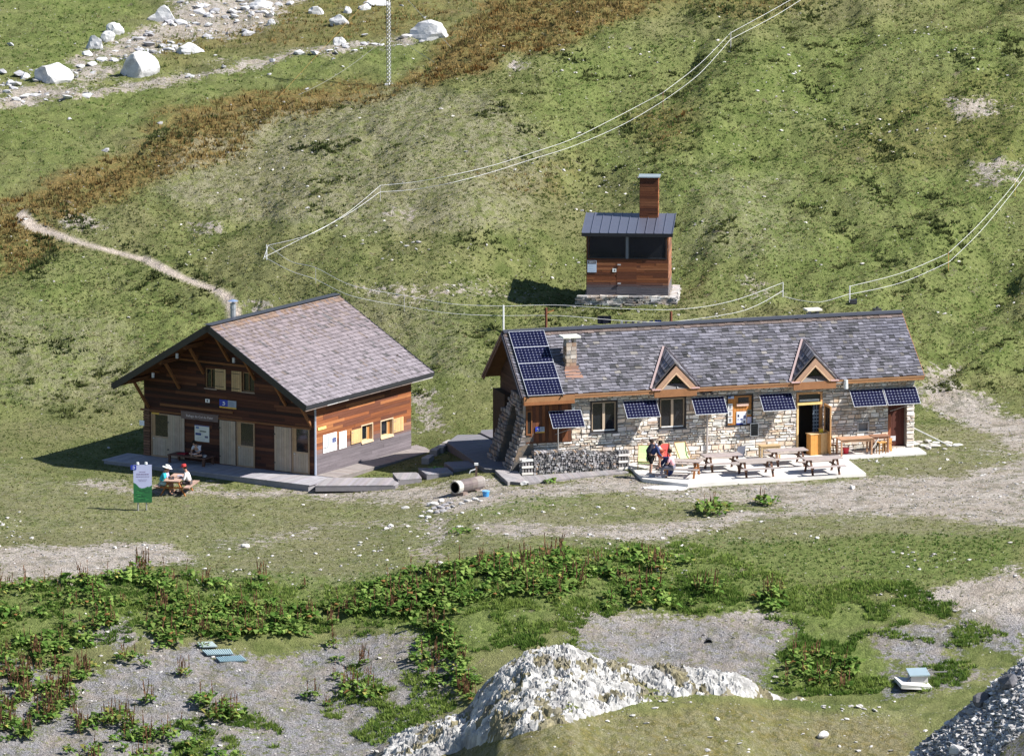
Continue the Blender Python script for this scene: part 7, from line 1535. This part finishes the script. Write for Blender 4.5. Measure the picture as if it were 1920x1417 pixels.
run('shorter white tape fence rising to the right edge behind the stone hut', [(1593, 568, 536, .035, W_), (1778, 506, 473, .018, (.5, .25, .08)), (1903, 368, 338, .018, (.5, .4, .1))],
    [[(1593, 537, yA[k1]), (1690, 512, yy(1690, k1, k2)), (1778, 475, yA[k2])], [(1778, 475, yA[k2]), (1840, 416, yy(1840, k2, k3)), (1903, 343, yA[k3]), (1935, 290, yy(1935, k3, k4))], [(1593, 552, yA[k1]), (1690, 530, yy(1690, k1, k2)), (1780, 491, yA[k2])], [(1780, 491, yA[k2]), (1840, 432, yy(1840, k2, k3)), (1903, 355, yA[k3]), (1938, 306, yy(1938, k3, k4))],
     [(1471, 556, yA[j]), (1500, 563, yA[k1]), (1540, 566, yA[k1]), (1593, 551, yA[k1])]])
p = G(1600, 570); mb = MB((.03, .03, .035)); mb.box((0, 0, .12), (.34, .24, .22), None, None, .02); tag(mb.build('fence_energiser', M['paint'], None, loc=p), 'black battery box at the foot of the white fence post', 'battery box')
# clothes line posts and washing
b1 = G(1024, 622); zt = zpix(b1, 577); t = thing('wash_line_post', 'rusty brown post with a short wooden arm behind the solar panels', 'post', b1); mb = MB(BR); mb.tube((0, 0, -.1), (0, 0, zt-b1.z), .06, n=8, col=(.14, .05, .03)); mb.build('post', M['wood'], t); mb = MB((.45, .22, .08)); mb.beam((-.1, 0, zt-b1.z-.32), (.38, 0, zt-b1.z-.12), .06, .05); mb.build('arm', M['wood'], t)
b2 = G(1258, 615); zt = zpix(b2, 584); t = thing('wash_line_post', 'short rusty brown post behind the middle of the hut ridge', 'post', b2); mb = MB(BR); mb.tube((0, 0, -.1), (0, 0, zt-b2.z), .07, n=8, col=(.16, .06, .035)); mb.build('post', M['wood'], t); mb = MB((.3, .3, .3)); mb.tube((-.03, 0, zt-b2.z-.1), (.06, 0, zt-b2.z-.1), .03); mb.build('insulator', M['metal'], t)
CL = [(1133, 593, 607, .68, (.012, .014, .025), 'large black towel on the white line behind the hut'), (1166, 602, 612, .12, (.35, .36, .38), 'grey sock hanging next to the black towel'), (1174, 602, 611, .1, (.1, .1, .1), 'dark sock hanging second from the black towel'), (1187, 603, 609, .14, (.02, .02, .03), 'tiny black garment on the white line'), (1197, 603, 609, .12, (.02, .02, .03), 'second tiny black garment on the white line'), (1209, 603, 612, .2, (.01, .015, .06), 'narrow navy garment on the white line'), (1221, 602, 612, .18, (.015, .03, .09), 'blue garment second from the brown post'), (1234, 601, 611, .34, (.01, .02, .10), 'wide blue shorts nearest the brown post')]
for u, v0, v1, w_, c, lab in CL:
    y = yA[hA]*(1-(u-1050)/208)+yA[i_]*(u-1050)/208 if u < 1165 else yA[i_]; d_ = ray(u, v0-1); q = CAM+d_*((y-CAM.y)/d_.y); h_ = (v1-v0)/36.; mb = MB(c); n = 5
    for k in range(n):
        x0, x1 = -w_/2+w_*k/n, -w_/2+w_*(k+1)/n; yo = .02*math.sin(k*2.1), .02*math.sin((k+1)*2.1); mb.add([(x0, yo[0]-.008, -h_*(1+.06*math.sin(k))), (x1, yo[1]-.008, -h_*(1+.06*math.sin(k+1))), (x1, -.008, 0), (x0, -.008, 0), (x0, yo[0]+.008, -h_), (x1, yo[1]+.008, -h_), (x1, .008, 0), (x0, .008, 0)], [(0, 1, 2, 3), (7, 6, 5, 4), (0, 4, 5, 1), (1, 5, 6, 2), (2, 6, 7, 3), (3, 7, 4, 0)])
    tag(mb.build('garment', M['cloth'], None, loc=q), lab, 'clothing')
# lattice mast with guys
b = G(729, 159); s = F_PX/(b-CAM).length; t = thing('lattice_mast', 'slender grey lattice mast standing on the brown crest', 'mast', b); H_ = 8.5; r0 = .15; mb = MB((.20, .21, .23)); C3 = [(r0*math.cos(x_), r0*math.sin(x_)) for x_ in (.5, 2.6, 4.7)]
for x_, y_ in C3: mb.tube((x_, y_, 0), (x_, y_, H_), .018, n=5, caps=False)
for k in range(34):
    z_ = k*.25
    for i in range(3): a_, b_2 = C3[i], C3[(i+1) % 3]; mb.tube((*a_, z_), (*b_2, z_+.25), .010, n=4, caps=False); mb.tube((*a_, z_), (*b_2, z_), .010, n=4, caps=False)
mb.build('lattice', M['metal'], t); mb = MB((.5, .5, .5)); mb.bb(-.25, .25, -.25, .25, -.1, .04); mb.build('footing', M['concrete'], t)
for (u, v, vt, sag, col) in ((518, 187, -42, 0, (.55, .34, .12)), (560, 178, 66, .35, (.5, .5, .46)), (931, 184, -40, 0, (.66, .66, .68)), (905, 172, 60, .1, (.5, .5, .5))):
    g_ = G(u, v); top = Vector((b.x, b.y, zpix(b, vt))); P_ = [top.lerp(g_, k/10)-Vector((0, 0, sag*4*(k/10)*(1-k/10))) - b for k in range(11)]; mb = MB(col)
    for a_, c_ in zip(P_[:-1], P_[1:]): mb.tube(a_, c_, .011, n=4, caps=False)
    mb.build('guy_wire', M['tape'], t)
